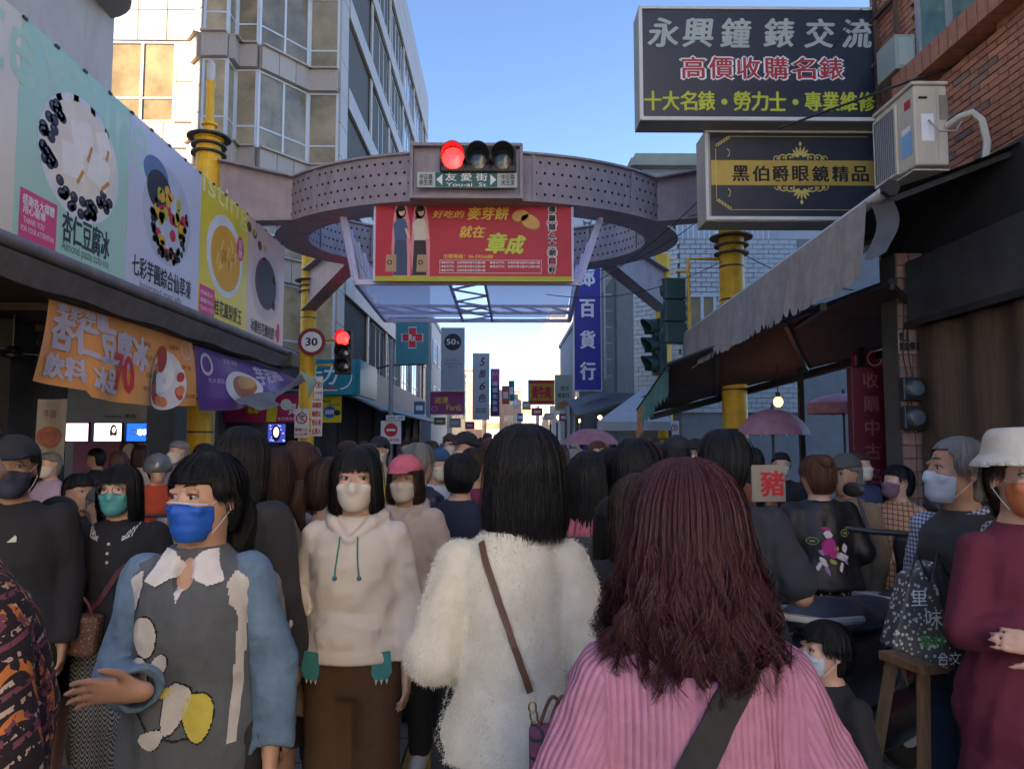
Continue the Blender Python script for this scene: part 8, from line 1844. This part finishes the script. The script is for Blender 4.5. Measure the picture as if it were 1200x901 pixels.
# ------------------------------------------------------------------ scooters, stools, stall things
def scooter(x, y, rz, label, body, seat=None, sc_=1.0):
    t = thing('scooter', label, 'scooter', (x, y, .1 if abs(x) > 3 else 0.0), rz, 'scooters parked by the stalls'); t.scale = (sc_,) * 3
    pb = M('scooter_' + body[0], body[1], .35, var=.15, coat=.25); L = dict(local=True)
    for yy in (-.62, .62):   # wheels; front is -y
        m = MB(); m.tube([(0, yy + .20 * cos(a), .25 + .20 * sin(a)) for a in np.linspace(0, 2 * pi, 25)], .05, 10, caps=False); m.build('tyre', rubber, t, smooth=True, **L)
        m = MB(); m.lathe((0, 0, 0), [(.02, -.03), (.15, -.02), (.16, 0), (.15, .02), (.02, .03)], 20); m.v = [(c_, yy + a, .25 + b) for a, b, c_ in m.v]; m.build('rim', alu_d, t, **L)
    f = Field((-.24, -.85, .15), (.24, .95, 1.0), .014)
    f.ell((0, .42, .58), (.135, .42, .17), .05); f.ell((0, .72, .66), (.09, .25, .09), .05); f.cap((0, -.2, .30), (0, .3, .34), .12, .14, .06, flat=((0, 0, 1), 1.8)); f.cap((0, -.38, .36), (0, -.34, .88), .13, .10, .06, flat=((0, 1, 0), 1.5)); f.ell((0, -.40, .95), (.13, .12, .09), .04); f.ell((0, -.62, .50), (.08, .24, .05), .03)
    f.cap((0, .55, .62), (0, .86, .70), .10, .05, .05)
    V, Q = f.mesh(); mesh_np('body_shell', relax(V, Q, 2), Q, pb, t, smooth=True, local=True)
    f = Field((-.2, -.2, .6), (.2, .85, .95), .012); f.ell((0, .30, .765), (.13, .26, .055), .05); f.ell((0, .58, .80), (.125, .20, .06), .05); V, Q = f.mesh(); mesh_np('seat', relax(V, Q, 2), Q, seat or M('seat_vinyl', (.035, .04, .05), .38, var=.15, bump=.1, bs=120), t, smooth=True, local=True)
    m = MB(); m.tube([(-.34, -.26, 1.02), (-.2, -.36, 1.0), (0, -.40, 1.0), (.2, -.36, 1.0), (.34, -.26, 1.02)], .014, 8); m.build('handlebar', blk, t, smooth=True, **L)
    for s_ in (-1, 1):
        m = MB(); m.tube([(s_ * .22, -.35, 1.0), (s_ * .27, -.36, 1.16)], .007, 6); q_ = m.build('mirror_stem', blk, t, **L); m = MB(); m.sphere((s_ * .29, -.36, 1.19), .045, 14, 8, (1.2, .3, .8)); m.build('mirror', blk, t, smooth=True, **L)
        m = MB(); m.tube([(s_ * .34, -.26, 1.02), (s_ * .42, -.19, 1.03)], .02, 8); m.build('grip', rubber, t, smooth=True, **L)
    m = MB(); m.sphere((0, -.52, .90), .07, 14, 8, (1.3, .5, .8)); m.build('headlight', M('lamp_lens', (.4, .4, .42), .1, coat=.5), t, smooth=True, **L)
    m = MB(); m.sphere((0, .93, .66), .05, 14, 8, (1.6, .6, .8)); m.build('tail_light', M('tail_lens', (.35, .01, .01), .15, coat=.6), t, smooth=True, **L)
    m = MB(); m.tube([(-.12, .55, .80), (-.13, .85, .84), (0, .95, .86), (.13, .85, .84), (.12, .55, .80)], .014, 8); m.build('grab_rail', alu_d, t, smooth=True, **L)
    m = MB(); m.tube([(0, -.62, .25), (0, -.42, .8)], .035, 8); m.tube([(.13, .3, .3), (.14, .8, .36)], .05, 10); m.build('exhaust_and_fork', dkmet, t, smooth=True, **L)
    return t
scooter(1.78, 3.45, 2.29, 'black scooter with a dark seat and silver rear rail behind the boy', ('black', (.012, .013, .016)), sc_=1.12)
scooter(2.5, 4.1, 2.2, 'scooter with a red flank behind the black scooter', ('red', (.16, .012, .012)))
scooter(X(66, 5.2), 5.2, 1.9, 'dark scooter parked in the left arcade below the pale poster', ('dark_grey', (.03, .03, .035)))
scooter(X(195, 6.3), 6.3, .6, 'scooter ridden by the person in the orange red jacket', ('white', (.4, .4, .4)))
# wooden trestle stool with printed bag
def trestle(x, y, h, rz, label):
    t = thing('trestle_stool', label, 'stool', (x, y, 0), rz); L = dict(local=True)
    m = MB(); m.box((0, 0, h), (.20, .20, .03)); m.build('seat', wood, t, bevel=.004, **L)
    for sx in (-1, 1):
        for sy in (-1, 1): m = MB(); m.bar((sx * .07, sy * .07, h - .02), (sx * .19, sy * .16, 0), .03, .028); m.build('leg', wood, t, **L)
        m = MB(); m.bar((sx * .148, -.12, h * .35), (sx * .148, .12, h * .35), .025, .025); m.build('stretcher', wood, t, **L)
    m = MB(); m.bar((-.15, -.132, h * .3), (.15, -.132, h * .3), .025, .03); m.build('stretcher', wood, t, **L); return t
trestle(X(1072, 2.6), 2.6, .84, .25, 'tall worn wooden stool with splayed legs by the older man')
trestle(X(70, 4.0), 3.9, .62, .3, 'light wooden stool beside the man in the black cap')
bg2 = thing('printed_shopping_bag', 'white and black newsprint shopping bag with green letters held by the older man', 'bag', (X(1066, 2.45), 2.45, .87), .1); bg2.scale = (.8,) * 3
m = MB(); prn = pattern('newsprint_bag', 'dots', (.07, .07, .07), (.55, .54, .50), sc=48, rough=.5)
vs = [(-.05, -.04, .36), (.06, -.04, .42), (.13, -.05, -.02), (-.14, -.05, .08)]; vb = [(a, .05, c) for a, b, c in vs]
m.add(vs + vb, [(3, 2, 1, 0), (4, 5, 6, 7), (0, 1, 5, 4), (1, 2, 6, 5), (2, 3, 7, 6), (3, 0, 4, 7)]); m.build('bag_body', prn, bg2, local=True, bevel=.01)
Bb = Board(bg2, (.0, -.057, .22), (1, 0, 0)); 
def loc_text(B_, *a, **k):
    o = B_.text(*a, **k); return o
for (s_, u, v, w_, h_, c_) in (('里', -.03, .08, .07, .06, wht), ('味', .03, .0, .07, .07, wht), ('森林', .02, -.09, .11, .055, flat('leaf_green_print', '4FA05A')), ('台文', .09, -.16, .1, .05, wht)):
    V_, Fs_, ext_ = text_data(s_); A_2 = (V_[:, 0] - ext_[0] / 2) * w_ / ext_[0] + u; B_2 = (V_[:, 1] - ext_[1] / 2) * h_ / ext_[1] + v + .2
    mesh_np('lettering', np.stack([A_2, np.full(len(A_2), -.064), B_2], 1), Fs_, c_, bg2, local=True)
for sx in (-.03, .06): m = MB(); m.tube([(sx - .03, -.05, .34), (sx, -.06, .46), (sx + .05, -.05, .36)], .006, 6); m.build('handle', blk, bg2, smooth=True, local=True)
# stall box, counter, cardboard pork sign
st = thing('market_counter', 'dark market counter with a steel top under the awning', 'counter', (X(1010, 5.4), 5.4, 0))
x0, x1 = X(935, 5.4), X(1045, 5.4); m = MB(); m.bb(x0, x1, 5.2, 5.8, .05, .82); m.build('counter_body', darkwall, st); m = MB(); m.bb(x0 - .03, x1 + .03, 5.17, 5.83, .822, .86); m.build('counter_top', M('worn_steel_top', (.30, .29, .28), .35, metal=.7), st)
sgp = thing('pork_sign', 'beige cardboard sign with a red character for pork above the counter', 'sign', (X(900, 4.2), 4.2, 1.1))
x0, x1, z0, z1 = X(880, 4.2), X(919, 4.2), Z(588, 4.2), Z(545, 4.2); m = MB(); m.bb(x0, x1, 4.2, 4.215, z0, z1); m.build('card', M('beige_card', (.42, .34, .25), .8, var=.1), sgp); m = MB(); m.bar(((x0 + x1) / 2, 4.22, 0), ((x0 + x1) / 2, 4.22, z1), .03, .03); m.build('stake', wood, sgp)
Board(sgp, ((x0 + x1) / 2, 4.198, (z0 + z1) / 2), (1, 0, 0)).text('豬', .02, 0, .13, .14, redp, .004, .03)
for i in range(5):
    xx = X(945 + 22 * i, 5.4); t = thing('produce_basket', ['red', 'green', 'blue', 'white', 'yellow'][i] + ' plastic basket on the market counter under the awning', 'basket', (xx, 5.45, .862))
    m = MB(); n = 16; 
    for (r0, r1, zz) in ((.075, .10, .10),): m.lathe((0, 0, 0), [(r0, 0), (r1, zz), (r1 + .008, zz + .004), (r1 + .008, zz + .012), (r1 - .006, zz + .01), (r0 - .006, .01)], n)
    m.build('basket', M('basket_' + str(i), [(.35, .03, .02), (.05, .2, .05), (.03, .08, .3), (.4, .4, .4), (.45, .3, .03)][i], .4), t, smooth=True, local=True)
    m = MB(); rb2 = random.Random(i); 
    for q in range(9): m.sphere((rb2.uniform(-.05, .05), rb2.uniform(-.05, .05), .09 + rb2.uniform(0, .03)), .03, 8, 6)
    tag(m.build('produce', M('produce_' + str(i), [(.35, .12, .03), (.08, .16, .03), (.3, .28, .2), (.25, .04, .02), (.35, .2, .04)][i], .5, rnd=.2), t, smooth=True, local=True), kind='stuff')
